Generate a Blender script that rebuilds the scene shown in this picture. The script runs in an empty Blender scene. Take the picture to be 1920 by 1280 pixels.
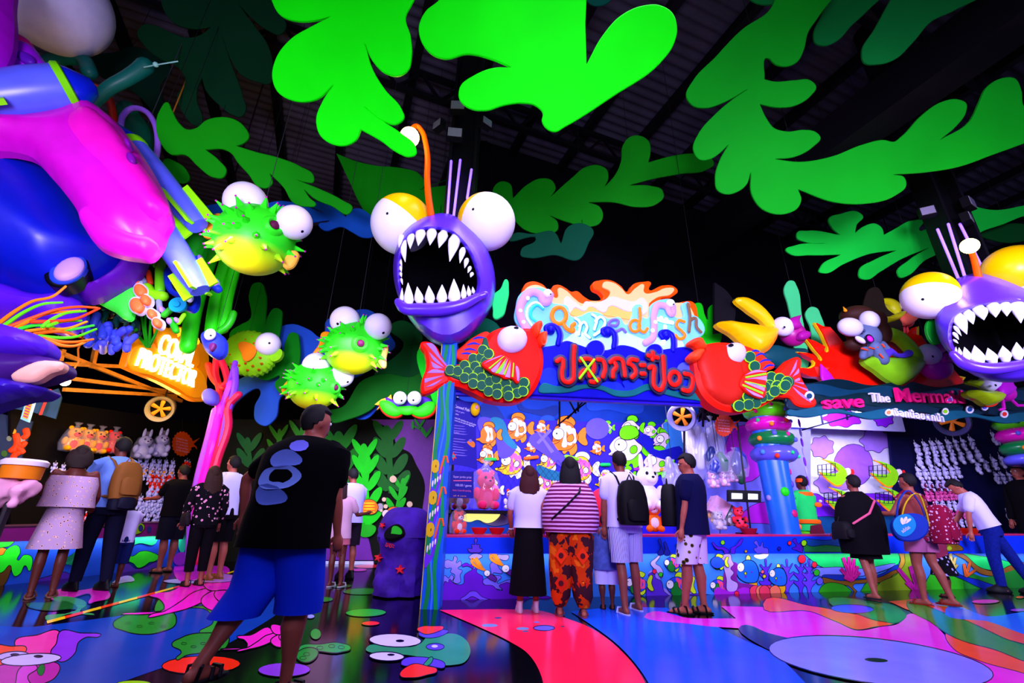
import bpy, bmesh, math, random
from mathutils import Vector, Matrix, noise
from mathutils.geometry import tessellate_polygon, delaunay_2d_cdt
V = Vector
R = random.Random(7)
sc = bpy.context.scene
COL = sc.collection
def lin(c):
    return c / 12.92 if c <= .04045 else ((c + .055) / 1.055) ** 2.4
def rgb(h):
    return tuple(lin(int(h[i:i + 2], 16) / 255) for i in (0, 2, 4))
# ---------------------------------------------------------------- camera
CAMH = .95
TILT = math.radians(21.9); ROLL = math.radians(1.2); FPX = 853.0
_r0 = V((1, 0, 0)); _u0 = V((0, -math.sin(TILT), math.cos(TILT))); FWD = V((0, math.cos(TILT), math.sin(TILT)))
RGT = _r0 * math.cos(ROLL) + _u0 * math.sin(ROLL)
UPV = _u0 * math.cos(ROLL) - _r0 * math.sin(ROLL)
CAM = V((0, 0, CAMH))
cd = bpy.data.cameras.new('camera'); cam = bpy.data.objects.new('camera', cd); COL.objects.link(cam)
cd.sensor_width = 36; cd.lens = 36 * FPX / 1920; cd.clip_end = 200; cd.clip_start = .05
m = Matrix.Identity(4)
for i in range(3):
    m[i][0] = RGT[i]; m[i][1] = UPV[i]; m[i][2] = -FWD[i]; m[i][3] = CAM[i]
cam.matrix_world = m
sc.camera = cam
# ---------------------------------------------------------------- world, exposure, big lights
sc.view_settings.view_transform = 'Standard'; sc.view_settings.look = 'None'
sc.view_settings.gamma = 1; sc.view_settings.use_curve_mapping = False
sc.view_settings.exposure = 0.0
w = bpy.data.worlds.new('hall_air'); sc.world = w; w.use_nodes = True
w.node_tree.nodes['Background'].inputs[0].default_value = (.27, .25, .62, 1)
w.node_tree.nodes['Background'].inputs[1].default_value = .42
def lamp(name, kind, loc, energy, color, size=1., target=None, size_y=None, spot=None, spread=180, parent=None):
    d = bpy.data.lights.new(name, kind); d.energy = energy; d.color = color
    if kind == 'AREA':
        d.size = size
        d.spread = math.radians(spread)
        if size_y: d.shape = 'RECTANGLE'; d.size_y = size_y
    else:
        d.shadow_soft_size = size
    if spot: d.spot_size = math.radians(spot); d.spot_blend = .6
    o = bpy.data.objects.new(name, d); COL.objects.link(o); o.location = loc
    if target is not None:
        o.rotation_euler = (V(target) - V(loc)).to_track_quat('-Z', 'Y').to_euler()
    return o
LAV = (.62, .54, 1.0); UVC = (.42, .30, 1.0); WARM = (1., .62, .2)
# unseen area lights added in place of the hall's floods, to brighten it
lamp('fill_centre', 'AREA', (1.0, -1.5, 4.0), 290, LAV, 2.5, (0.6, 7, 4.6), spread=95)
lamp('fill_right', 'AREA', (4.2, 0.0, 4.2), 370, LAV, 2.0, (7.2, 8, 3.9), spread=90)
lamp('fill_left', 'AREA', (-4.0, -0.5, 2.8), 280, (.72, .62, 1.0), 2.0, (-6.5, 7, 4.6), spread=100)
lamp('fill_wide', 'AREA', (2.0, -3.0, 6.0), 130, (.62, .52, 1.0), 4.0, (2.0, 7, 1.0))  # added soft fill from behind the viewer
lamp('fill_floor', 'AREA', (1.5, 4.2, 7.5), 330, (.72, .58, 1.0), 4.0, (1.5, 4.4, 0), spread=110)  # added to lift the colours of the floor prints
lamp('fill_floor_left', 'AREA', (-4.5, 5.0, 5.0), 120, (.72, .58, 1.0), 2.5, (-4.0, 5.0, 0), spread=110)  # added for the left part of the floor
lamp('fill_coral', 'AREA', (-4.2, 5.2, 4.6), 65, (.70, .62, 1.0), .8, (-6.8, 8.4, 3.6), spread=100)  # added to brighten the stalks and coral behind the octopus
lamp('fill_far_right', 'AREA', (10.5, 3.0, 3.4), 130, LAV, 1.2, (8.2, 8.4, 3.0), spread=90)  # added to reach the pelican shaded by the right anglerfish
lamp('fill_mural', 'AREA', (-2.6, 7.6, 3.6), 95, (.66, .6, 1.0), 1.5, (-3.4, 11.3, 1.2), spread=110)  # added to brighten the mural wall
lamp('flood_up', 'AREA', (0.3, 1.2, 3.0), 95, LAV, 2.0, (0.5, 5, 8))
# ---------------------------------------------------------------- pixel to place
def ray(u, v):
    return RGT * (u - 960) + UPV * (640 - v) + FWD * FPX
def P(u, v, Y):
    d = ray(u, v); return CAM + d * (Y / d.y)
def G(u, v, z=0.):
    d = ray(u, v); return CAM + d * ((z - CAMH) / d.z)
def pxm(p):                     # metres per photo pixel at a place
    return (V(p) - CAM).dot(FWD) / FPX
class Pl:                       # an upright or tilted plane that faces the hall
    def __init__(s, o, n, up=(0, 0, 1)):
        s.o = V(o); s.n = V(n).normalized(); s.ex = V(up).cross(s.n).normalized(); s.ey = s.n.cross(s.ex)
    def px(s, u, v, c=0.):
        d = ray(u, v); return CAM + d * ((s.o + s.n * c - CAM).dot(s.n) / d.dot(s.n))
    def uv(s, u, v, c=0.):
        p = s.px(u, v, c) - s.o; return (p.dot(s.ex), p.dot(s.ey))
    def w(s, a, b, c=0.):
        return s.o + s.ex * a + s.ey * b + s.n * c
    def off(s, c):
        q = Pl(s.o + s.n * c, s.n); q.ex, q.ey = s.ex, s.ey; return q
def VP(u, v, Y, yaw=0, tilt=0):  # plane through pixel (u,v) at depth Y; yaw turns it, tilt leans its face down
    y = math.radians(yaw); t = math.radians(tilt)
    n = V((math.sin(y) * math.cos(t), -math.cos(y) * math.cos(t), -math.sin(t)))
    return Pl(P(u, v, Y), n)
_a = G(824, 1130); _b = G(1900, 1105)
_d = (_b - _a); _d.z = 0; FDIR = _d.normalized(); FN = V((FDIR.y, -FDIR.x, 0))
FAC = Pl(_a, FN)                # the front of the long counter
def F(u, v, off=0.): return FAC.px(u, v, -off)
def FP(off): return FAC.off(-off)
# ---------------------------------------------------------------- materials
_mats = {}
def mat(h, rough=.5, spec=.15, var=.1, scale=4., emit=0., eh=None, alpha=1., metal=0., trans=0., bump=0.):
    k = (h, rough, spec, var, scale, emit, eh, alpha, metal, trans, bump)
    if k in _mats: return _mats[k]
    mm = bpy.data.materials.new('paint_' + h); mm.use_nodes = True
    nt = mm.node_tree; b = nt.nodes['Principled BSDF']; c = rgb(h)
    b.inputs['Roughness'].default_value = rough; b.inputs['Specular IOR Level'].default_value = spec
    b.inputs['Metallic'].default_value = metal
    n = nt.nodes.new('ShaderNodeTexNoise'); n.inputs['Scale'].default_value = scale; n.inputs['Detail'].default_value = 4
    tc = nt.nodes.new('ShaderNodeTexCoord'); nt.links.new(tc.outputs['Object'], n.inputs['Vector'])
    r = nt.nodes.new('ShaderNodeValToRGB')
    r.color_ramp.elements[0].position = .3; r.color_ramp.elements[1].position = .7
    r.color_ramp.elements[0].color = (*[x * (1 - var) for x in c], 1); r.color_ramp.elements[1].color = (*[min(1, x * (1 + var * .6)) for x in c], 1)
    nt.links.new(n.outputs['Fac'], r.inputs[0]); nt.links.new(r.outputs[0], b.inputs['Base Color'])
    if bump:
        bp = nt.nodes.new('ShaderNodeBump'); bp.inputs['Strength'].default_value = bump; bp.inputs['Distance'].default_value = .02
        nt.links.new(n.outputs['Fac'], bp.inputs['Height']); nt.links.new(bp.outputs[0], b.inputs['Normal'])
    if emit:
        b.inputs['Emission Color'].default_value = (*rgb(eh or h), 1); b.inputs['Emission Strength'].default_value = emit
    if alpha < 1: b.inputs['Alpha'].default_value = alpha
    if trans: b.inputs['Transmission Weight'].default_value = trans
    _mats[k] = mm; return mm
def cloth(kind, a, b, scale=20., rough=.9, c=None):   # printed cloth: 'stripe', 'bands', 'spots', 'cells'
    k = (kind, a, b, scale, c)
    if k in _mats: return _mats[k]
    mm = bpy.data.materials.new('cloth_' + kind); mm.use_nodes = True; nt = mm.node_tree; bs = nt.nodes['Principled BSDF']
    bs.inputs['Roughness'].default_value = rough; bs.inputs['Specular IOR Level'].default_value = .1
    tc = nt.nodes.new('ShaderNodeTexCoord'); r = nt.nodes.new('ShaderNodeValToRGB'); r.color_ramp.interpolation = 'CONSTANT'
    e = r.color_ramp.elements
    if kind in ('stripe', 'bands'):
        t = nt.nodes.new('ShaderNodeTexWave'); t.bands_direction = 'X' if kind == 'stripe' else 'Z'
        t.inputs['Scale'].default_value = scale; t.inputs['Distortion'].default_value = .0 if kind == 'stripe' else .6
        nt.links.new(tc.outputs['Object'], t.inputs['Vector']); nt.links.new(t.outputs['Fac'], r.inputs[0])
        e[0].color = (*rgb(b), 1); e[1].position = .3; e[1].color = (*rgb(a), 1)
        if c: x = e.new(.75); x.color = (*rgb(c), 1)
    elif kind == 'spots':
        t = nt.nodes.new('ShaderNodeTexVoronoi'); t.inputs['Scale'].default_value = scale
        nt.links.new(tc.outputs['Object'], t.inputs['Vector']); nt.links.new(t.outputs['Distance'], r.inputs[0])
        e[0].color = (*rgb(b), 1); e[1].position = .28; e[1].color = (*rgb(a), 1)
        if c: x = e.new(.18); x.color = (*rgb(c), 1)
    else:
        t = nt.nodes.new('ShaderNodeTexNoise'); t.inputs['Scale'].default_value = scale; t.inputs['Detail'].default_value = 3
        nt.links.new(tc.outputs['Object'], t.inputs['Vector']); nt.links.new(t.outputs['Fac'], r.inputs[0])
        e[0].color = (*rgb(b), 1); e[1].position = .48; e[1].color = (*rgb(a), 1)
        if c: x = e.new(.6); x.color = (*rgb(c), 1)
    nt.links.new(r.outputs[0], bs.inputs['Base Color']); _mats[k] = mm; return mm
# ---------------------------------------------------------------- outlines
def smooth(pts, n=6, closed=True):
    """rounded outline through points; a third value marks a sharp corner"""
    k = len(pts); out = []
    p = [V(q[:2]) for q in pts]; s = [len(q) > 2 for q in pts]
    def tan(i):
        if s[i]: return None
        a, b = (p[i - 1], p[(i + 1) % k]) if closed else (p[max(i - 1, 0)], p[min(i + 1, k - 1)])
        d0 = (p[i] - a); d1 = (b - p[i])
        t = d0.normalized() + d1.normalized() if d0.length and d1.length else d0 + d1
        l0, l1 = max(d0.length, 1e-6), max(d1.length, 1e-6)
        t = (d0 / l0 * l1 + d1 / l1 * l0)
        return t.normalized() if t.length > 1e-9 else V((0, 0))
    T = [tan(i) for i in range(k)]
    for i in range(k if closed else k - 1):
        j = (i + 1) % k; L = (p[j] - p[i]).length
        c = p[j] - p[i]
        t0 = T[i] * L if T[i] is not None else c; t1 = T[j] * L if T[j] is not None else c
        m_ = n if not (s[i] and s[j]) else 1
        for q in range(m_):
            t = q / m_; t2 = t * t; t3 = t2 * t
            out.append((2 * t3 - 3 * t2 + 1) * p[i] + (t3 - 2 * t2 + t) * t0 + (-2 * t3 + 3 * t2) * p[j] + (t3 - t2) * t1)
    if not closed: out.append(p[-1])
    return [(q.x, q.y) for q in out]
def ell(u, v, a, b=None, rot=0, n=20):
    b = b or a; c, s = math.cos(math.radians(rot)), math.sin(math.radians(rot))
    return [(u + a * math.cos(t) * c - b * math.sin(t) * s, v + a * math.cos(t) * s + b * math.sin(t) * c) for t in [2 * math.pi * i / n for i in range(n)]]
def ar2(l):
    return sum(l[i - 1][0] * l[i][1] - l[i][0] * l[i - 1][1] for i in range(len(l)))
# ---------------------------------------------------------------- mesh builder
class MB:
    def __init__(s): s.v = []; s.f = []; s.mi = []; s.mats = []; s.sm = []
    def m(s, mt):
        if mt not in s.mats: s.mats.append(mt)
        return s.mats.index(mt)
    def add(s, vs, fs, mt, sm=True):
        o = len(s.v); s.v += [V(q) for q in vs]; k = s.m(mt)
        for f in fs: s.f.append(tuple(i + o for i in f)); s.mi.append(k); s.sm.append(sm)
        return s
    def poly3(s, loop, mt, back=None, mt_side=None):
        """face from a loop of places, thickened by the vector back"""
        tri = tessellate_polygon([loop]); n = len(loop)
        if not tri: return s
        s.add(loop, [tuple(t) for t in tri], mt, False)
        if back is not None:
            o = [q + back for q in loop]
            s.add(o, [tuple(reversed(t)) for t in tri], mt_side or mt, False)
            s.add(list(loop) + o, [(i, (i + 1) % n, n + (i + 1) % n, n + i) for i in range(n)], mt_side or mt, True)
        return s
    def slab(s, pl, pts, th, mt, c=0., bev=0., n=6, raw=False, side=None):
        q = pts if raw else smooth(pts, n)
        l = [pl.uv(u, v, c) for u, v in q]
        l = [l[i] for i in range(len(l)) if (V(l[i]) - V(l[i - 1])).length > 1e-5]
        if ar2(l) < 0: l.reverse()
        k = len(l)
        if bev:
            ins = []
            for i in range(k):
                a, b, d = V(l[i - 1]), V(l[i]), V(l[(i + 1) % k])
                t = ((b - a).normalized() + (d - b).normalized())
                nn = V((-t.y, t.x)); nn = nn.normalized() if nn.length > 1e-6 else V((0, 0))
                ins.append(b + nn * bev)
            s.poly3([pl.w(a, b, c) for a, b in ins], mt)
            A = [pl.w(a, b, c) for a, b in ins]; B = [pl.w(a, b, c - bev * .8) for a, b in l]
            s.add(A + B, [(i, (i + 1) % k, k + (i + 1) % k, k + i)[::-1] for i in range(k)], mt, True)
            C = [pl.w(a, b, c - th) for a, b in l]
            s.add(B + C, [(i, (i + 1) % k, k + (i + 1) % k, k + i)[::-1] for i in range(k)], side or mt, True)
            s.poly3(C, side or mt)
        else:
            s.poly3([pl.w(a, b, c) for a, b in l], mt, pl.n * -th if th else None, side)
        return s
    def puff(s, pl, pts, h, mt, c=0., back=.02, n=5, step=None, raw=False, pw=.5, rim=None):
        """cushion-like relief: rises to h away from the outline over the distance rim"""
        q = pts if raw else smooth(pts, n)
        l = [V(pl.uv(u, v, c)) for u, v in q]
        l = [l[i] for i in range(len(l)) if (l[i] - l[i - 1]).length > 1e-4]
        if ar2(l) < 0: l.reverse()
        xs = [p.x for p in l]; ys = [p.y for p in l]; k = len(l)
        W_ = max(max(xs) - min(xs), max(ys) - min(ys)); st = step or W_ / 26
        def dist(p):
            best = 1e9; ins = False
            for i in range(k):
                a, b = l[i - 1], l[i]; ab = b - a
                t = max(0, min(1, (p - a).dot(ab) / ab.dot(ab))); d = (a + ab * t - p).length
                if d < best: best = d
                if (a.y > p.y) != (b.y > p.y) and p.x < (b.x - a.x) * (p.y - a.y) / (b.y - a.y) + a.x: ins = not ins
            return best if ins else -best
        vs = list(l); y = min(ys); row = 0; D = [0.] * k
        while y < max(ys):
            x = min(xs) + (st / 2 if row % 2 else 0)
            while x < max(xs):
                d = dist(V((x, y)))
                if d > st * .35: vs.append(V((x, y))); D.append(d)
                x += st
            y += st * .87; row += 1
        rim = rim or max(D) * 1.0
        r = delaunay_2d_cdt(vs, [], [list(range(k))], 1, 1e-7)
        vv, ff, ov = r[0], r[2], r[3]
        P3 = []
        for p, o in zip(vv, ov):
            d = D[o[0]] if o else 0; t = min(1, d / rim)
            P3.append(pl.w(p.x, p.y, c + h * (1 - (1 - t) ** 2) ** pw))
        s.add(P3, [tuple(f) for f in ff], mt)
        A = [pl.w(p.x, p.y, c) for p in l]; B = [pl.w(p.x, p.y, c - back) for p in l]
        s.add(A + B, [(i, (i + 1) % k, k + (i + 1) % k, k + i)[::-1] for i in range(k)], mt); s.poly3(B, mt)
        return s
    def tube(s, pts, rad, mt, n=8, nrm=None, flat=1., taper=True, closed=False, caps=True):
        """round rod through places; nrm with flat squashes it along that direction"""
        pts = [V(p) for p in pts]; k = len(pts)
        rs = rad if isinstance(rad, (list, tuple)) else [rad] * k
        if len(rs) != k: rs = [rs[0] + (rs[-1] - rs[0]) * i / (k - 1) for i in range(k)]
        T = []
        for i in range(k):
            a = pts[i - 1] if (i or closed) else pts[i]; b = pts[(i + 1) % k] if (i < k - 1 or closed) else pts[i]
            t = b - a; T.append(t.normalized() if t.length > 1e-9 else (T[-1] if T else V((0, 0, 1))))
        up = V(nrm) if nrm is not None else (V((0, 0, 1)) if abs(T[0].z) < .9 else V((1, 0, 0)))
        rings = []
        for i in range(k):
            x = up.cross(T[i])
            x = x.normalized() if x.length > 1e-6 else V((1, 0, 0))
            z = T[i].cross(x).normalized()
            if nrm is None: up = z
            rings.append((pts[i], x, z, rs[i], T[i]))
        R_ = []
        if caps and not closed:
            p, x, z, r, t = rings[0]
            for a in (.0, .5, .85): R_.append((p - t * r * math.sqrt(1 - a * a) * min(1, flat + .3), x, z, max(r * a, r * .05), t))
        R_ += rings
        if caps and not closed:
            p, x, z, r, t = rings[-1]
            for a in (.85, .5, .0): R_.append((p + t * r * math.sqrt(1 - a * a) * min(1, flat + .3), x, z, max(r * a, r * .05), t))
        vs = []
        for p, x, z, r, t in R_:
            for j in range(n):
                a = 2 * math.pi * j / n; vs.append(p + x * (r * math.cos(a)) + z * (r * flat * math.sin(a)))
        q = len(R_); fs = []
        for i in range(q if closed else q - 1):
            for j in range(n):
                i2 = (i + 1) % q; j2 = (j + 1) % n
                fs.append((i * n + j, i * n + j2, i2 * n + j2, i2 * n + j))
        if not closed: fs += [tuple(range(n))[::-1], tuple((q - 1) * n + j for j in range(n))]
        return s.add(vs, fs, mt)
    def ribbon(s, pl, pts, wpx, mt, c=0., closed=False, taper=None, raw=False, n=5):
        """flat painted line of wpx photo pixels"""
        q = pts if raw else smooth(pts, n, closed); k = len(q)
        if k < 2: return s
        vs = []; fs = []
        for i in range(k):
            a = V(q[i - 1]) if (i or closed) else V(q[i]); b = V(q[(i + 1) % k]) if (i < k - 1 or closed) else V(q[i])
            t = b - a; t = t.normalized() if t.length > 1e-9 else V((1, 0))
            h = wpx / 2 * (1 if not taper else (taper + (1 - taper) * math.sin(math.pi * i / max(1, k - 1))))
            vs += [pl.px(q[i][0] - t.y * h, q[i][1] + t.x * h, c), pl.px(q[i][0] + t.y * h, q[i][1] - t.x * h, c)]
        for i in range(k if closed else k - 1):
            j = (i + 1) % k; fs.append((2 * i, 2 * i + 1, 2 * j + 1, 2 * j))
        return s.add(vs, fs, mt, False)
    def ball(s, c, r, mt, rot=None, n=20, m_=14, split=None, mt2=None):
        """ellipsoid; split(direction) picks the second paint"""
        c = V(c); r = r if isinstance(r, (tuple, list, Vector)) else (r, r, r); vs = [V((0, 0, 1))]
        for i in range(1, m_):
            for j in range(n):
                a = math.pi * i / m_; b = 2 * math.pi * j / n; vs.append(V((math.sin(a) * math.cos(b), math.sin(a) * math.sin(b), math.cos(a))))
        vs.append(V((0, 0, -1))); fs = []
        for j in range(n):
            fs.append((0, 1 + j, 1 + (j + 1) % n)); b = 1 + (m_ - 2) * n; fs.append((len(vs) - 1, b + (j + 1) % n, b + j))
        for i in range(m_ - 2):
            for j in range(n):
                a = 1 + i * n; fs.append((a + j, a + n + j, a + n + (j + 1) % n, a + (j + 1) % n))
        M_ = rot or Matrix.Identity(3)
        W_ = [c + M_ @ V((q.x * r[0], q.y * r[1], q.z * r[2])) for q in vs]
        if split:
            g1, g2 = [], []
            for f in fs:
                ctr = sum((vs[i] for i in f), V()) / len(f); (g2 if split(ctr) else g1).append(f)
            s.add(W_, g1, mt); s.add(W_, g2, mt2)
        else: s.add(W_, fs, mt)
        return s
    def box(s, c, size, mt, ax=None):
        c = V(c); x, y, z = ax or (V((1, 0, 0)), V((0, 1, 0)), V((0, 0, 1))); a, b, d = [q / 2 for q in size]
        vs = [c + x * (i * a) + y * (j * b) + z * (k * d) for i in (-1, 1) for j in (-1, 1) for k in (-1, 1)]
        return s.add(vs, [(0, 1, 3, 2), (4, 6, 7, 5), (0, 4, 5, 1), (2, 3, 7, 6), (0, 2, 6, 4), (1, 5, 7, 3)], mt, False)
    def bar(s, a, b, w_, mt, up=(0, 0, 1)):
        a, b = V(a), V(b); z = (b - a); L = z.length; z.normalize(); x = V(up).cross(z)
        if x.length < 1e-4: x = V((1, 0, 0))
        x.normalize(); y = z.cross(x); w2 = w_ if isinstance(w_, (tuple, list)) else (w_, w_)
        return s.box((a + b) / 2, (w2[0], w2[1], L), mt, (x, y, z))
    def lathe(s, prof, c, mt, n=24, ax=None, close=True):
        c = V(c); x, y, z = ax or (V((1, 0, 0)), V((0, 1, 0)), V((0, 0, 1))); vs = []; fs = []
        for r, h in prof:
            for j in range(n):
                a = 2 * math.pi * j / n; vs.append(c + x * (r * math.cos(a)) + y * (r * math.sin(a)) + z * h)
        for i in range(len(prof) - 1):
            for j in range(n): fs.append((i * n + j, i * n + (j + 1) % n, (i + 1) * n + (j + 1) % n, (i + 1) * n + j))
        if close: fs += [tuple(range(n))[::-1], tuple((len(prof) - 1) * n + j for j in range(n))]
        return s.add(vs, fs, mt)
    def loft(s, rings, mt, cap=True):
        n = len(rings[0]); vs = [q for r in rings for q in r]; fs = []
        for i in range(len(rings) - 1):
            for j in range(n): fs.append((i * n + j, i * n + (j + 1) % n, (i + 1) * n + (j + 1) % n, (i + 1) * n + j))
        if cap: fs += [tuple(range(n))[::-1], tuple((len(rings) - 1) * n + j for j in range(n))]
        return s.add(vs, fs, mt)
    def build(s, name, parent=None, label=None, kind=None, sharp=40, remesh=None, subd=0):
        me = bpy.data.meshes.new(name)
        L = V((0, 0, 0)); q = parent
        while q is not None: L = L + q.location; q = q.parent
        me.from_pydata([v - L for v in s.v], [], s.f)
        for mt in s.mats: me.materials.append(mt)
        me.polygons.foreach_set('material_index', s.mi); me.polygons.foreach_set('use_smooth', s.sm)
        me.update()
        if sharp: me.set_sharp_from_angle(angle=math.radians(sharp))
        o = bpy.data.objects.new(name, me); COL.objects.link(o)
        if parent is not None: o.parent = parent
        if remesh:
            md = o.modifiers.new('r', 'REMESH'); md.mode = 'VOXEL'; md.voxel_size = remesh; md.use_smooth_shade = True
            s2 = o.modifiers.new('s', 'SMOOTH'); s2.factor = .5; s2.iterations = 3
            dg = bpy.context.evaluated_depsgraph_get(); nm = bpy.data.meshes.new_from_object(o.evaluated_get(dg))
            o.modifiers.clear(); o.data = nm
            nm.materials.clear()
            for mt in s.mats: nm.materials.append(mt)
            for p_ in nm.polygons: p_.use_smooth = True
        if label: o['label'] = label
        if kind: o['kind'] = kind
        return o
def thing(name, label, cat, loc, group=None):
    o = bpy.data.objects.new(name, None); COL.objects.link(o); o.location = loc; o.empty_display_size = .1
    o['label'] = label; o['category'] = cat
    if group: o['group'] = group
    return o
def tag(o, label, cat, group=None):
    o['label'] = label; o['category'] = cat
    if group: o['group'] = group
    return o
def rebase(o):
    """move the origin of a one-mesh thing to the middle of its underside"""
    b = [V(c) for c in o.bound_box]; c = sum(b, V()) / 8; c.z = min(q.z for q in b)
    o.data.transform(Matrix.Translation(-c)); o.location = o.location + c
    return o
def solo(mb, name, label, cat, group=None, **k):
    return rebase(tag(mb.build(name, **k), label, cat, group))
def dup(root, loc=None, rotz=None, label=None, scale=None):
    def cp(o, par):
        c = o.copy(); COL.objects.link(c)
        if par is not None: c.parent = par
        for ch in o.children: cp(ch, c)
        return c
    r = cp(root, None)
    if loc is not None: r.location = loc
    if rotz is not None: r.rotation_euler = rotz if isinstance(rotz, tuple) else (0, 0, rotz)
    if scale: r.scale = (scale,) * 3 if not isinstance(scale, tuple) else scale
    if label: r['label'] = label
    return r
def hang(o, p, top=None, r=.004):
    mb = MB(); p = V(p); mb.tube([p, V((p.x, p.y, top or ZR))], r, mat('101014'), 5); return mb.build('hanging_wire', o)
def text_mesh(txt, pl, u, v, hpx, mt, parent, name='lettering', c=0., ext=.0, wpx=None, rot=0, label=None, align='LEFT', bold=0., shear=0.):
    """lettering set on a plane with its lower left corner at a photo pixel; rot tips the line (degrees, down to the right)"""
    cu = bpy.data.curves.new(name, 'FONT'); cu.body = txt; cu.size = 1; cu.extrude = 0; cu.offset = bold; cu.shear = shear; cu.align_x = align
    o = bpy.data.objects.new(name, cu); COL.objects.link(o)
    dg = bpy.context.evaluated_depsgraph_get(); me = bpy.data.meshes.new_from_object(o.evaluated_get(dg))
    bpy.data.objects.remove(o)
    if not me.vertices: return None
    a = V(pl.uv(u, v, c)); b = V(pl.uv(u, v - hpx, c)); h = (b - a).length
    xs = [q.co.x for q in me.vertices]; x0 = min(xs); x1 = max(xs); sx = h
    if wpx: sx = abs(pl.uv(u + wpx, v, c)[0] - a.x) / max(1e-6, x1 - x0)
    th = -math.radians(rot); ca, sa = math.cos(th), math.sin(th)
    vs = []
    for q in me.vertices:
        x = (q.co.x - (x0 if align == 'LEFT' else 0)) * sx; y = q.co.y * h * 1.0
        vs.append(pl.w(a.x + x * ca - y * sa, a.y + x * sa + y * ca, c))
    fs = [tuple(p.vertices) for p in me.polygons]
    mb = MB(); mb.add(vs, fs, mt, False)
    if ext:
        bk = [q - pl.n * ext for q in vs]
        ec = {}
        for f in fs:
            for i in range(len(f)):
                e = (f[i - 1], f[i]); ec[e] = 1
        side = [e for e in ec if (e[1], e[0]) not in ec]
        n = len(vs); mb.add(vs + bk, [(a_, a_ + n, b_ + n, b_) for a_, b_ in side], mt, False)
    bpy.data.meshes.remove(me)
    return mb.build(name, parent, label)
# ================================================================ setting
FLO = Pl((0, 0, 0), (0, 0, 1), (0, 1, 0))
def gloss(h, r=.17): return mat(h, r, .05, .08, 3.)
mb = MB(); mb.add([V((-30, -6, 0)), V((34, -6, 0)), V((34, 34, 0)), V((-30, 34, 0))], [(0, 1, 2, 3)], mat('020206', .12, .2, .08, 3.))
floor = mb.build('floor', kind='structure')
_fl = [0.002]
def fprint(items, label=None):
    """one painted floor motif: (colour, outline, line width or None, raw)"""
    mb = MB()
    for it in items:
        h, pts, lw = it[0], it[1], it[2] if len(it) > 2 else 0
        raw = len(it) > 3 and it[3]
        _fl[0] += .00004
        q = pts if raw else smooth(pts, 6)
        if lw < 0: mb.ribbon(FLO, pts, -lw, gloss(h), _fl[0], raw=raw); continue
        l = [FLO.uv(u, v, _fl[0]) for u, v in q]
        if ar2(l) < 0: l.reverse()
        mb.poly3([FLO.w(a, b, _fl[0]) for a, b in l], gloss(h))
        if lw: _fl[0] += .00004; mb.ribbon(FLO, q, lw, gloss('03030a'), _fl[0], closed=True, raw=True)
    return mb.build('floor_print', floor, label)
BK = '04040c'
fprint([('0a3ca0', [(-60, 1188), (60, 1175), (180, 1160), (330, 1138), (420, 1122), (540, 1108), (560, 1112), (520, 1150), (463, 1186), (400, 1220), (300, 1253), (217, 1282, 1), (150, 1310, 1), (-60, 1310, 1)])], 'blue painted sea patch')
fprint([('f02810', ell(377, 1246, 74, 17, -2), 2, 1)], 'orange-red disc')
fprint([('e8389a', [(27, 1205), (70, 1190), (112, 1184), (118, 1195), (105, 1213), (118, 1225), (60, 1228)], 2), ('8a2ad0', [(112, 1184), (150, 1186), (188, 1192), (160, 1195), (148, 1203), (140, 1225), (110, 1240), (95, 1222), (105, 1207)], 2),
        ('f04810', [(-30, 1215), (20, 1211), (50, 1216), (40, 1230), (-20, 1240)], 2), ('b81e9a', [(-20, 1262), (30, 1240), (90, 1238), (112, 1248), (105, 1268), (80, 1282), (-20, 1300)], 2),
        ('d03ac0', [(30, 1275), (35, 1255), (60, 1243), (70, 1250), (52, 1268), (60, 1290), (30, 1300)], 2), ('1a7a2a', [(70, 1255), (82, 1245), (84, 1250), (75, 1266)], 1),
        ('b9a8f0', ell(24, 1229, 30, 8, -5), 2, 1), ('c8b8ff', ell(58, 1236, 57, 11, -4), 2, 1), (BK, ell(72, 1230, 9, 3), 0, 1), (BK, ell(28, 1227, 9, 3), 0, 1)], 'pink octopus with lavender eyes painted on blue')
fprint([('2a9a2a', [(312, 1115), (330, 1125), (340, 1132), (395, 1137), (428, 1150), (433, 1165), (410, 1178), (390, 1190), (375, 1186), (400, 1165), (395, 1150), (340, 1140), (290, 1148)], 1.5),
        ('1f8a20', [(212, 1170), (230, 1155), (280, 1147), (330, 1155), (330, 1168), (300, 1185), (270, 1189), (235, 1183)], 2), ('1f8a20', [(322, 1208), (340, 1195), (385, 1186), (430, 1197), (425, 1212), (390, 1222), (350, 1228), (330, 1235), (340, 1222)], 2)]
       + [(BK, ell(240 + i * 22, 1168 + (i % 2) * 6, 5, 2), -1, 1) for i in range(4)] + [(BK, ell(345 + i * 18, 1206 + (i % 2) * 6, 5, 2), -1, 1) for i in range(4)], 'green seaweed with leaf ends')
def legs_pink(cx, cy, s):
    L = []
    for pts in ([(60, -20), (0, 0), (-40, 8), (-20, 15), (-10, 28), (-60, 40), (-90, 42), (-40, 44), (10, 34), (70, 10)], [(50, 0), (20, 20), (-10, 38), (-40, 47), (0, 42), (60, 22), (90, 0)], [(80, 0), (60, 20), (70, 32), (100, 36), (110, 32), (95, 22), (120, 0)], [(110, -5), (105, 12), (140, 28), (120, 30), (95, 20), (85, 5)], [(60, -25), (110, -22), (130, -10), (138, 5), (110, -2), (70, -5)]):
        L.append(('f21ec0', [(cx + x * s, cy + y * s) for x, y in pts], 2))
    return L
fprint([('3a8a44', [(314, 1112), (335, 1108), (370, 1120), (330, 1128)], 0)] + legs_pink(318, 1108, .98), 'hot pink jellyfish arms')
fprint(legs_pink(470, 1190, .62), 'pink jellyfish arms further right')
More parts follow.
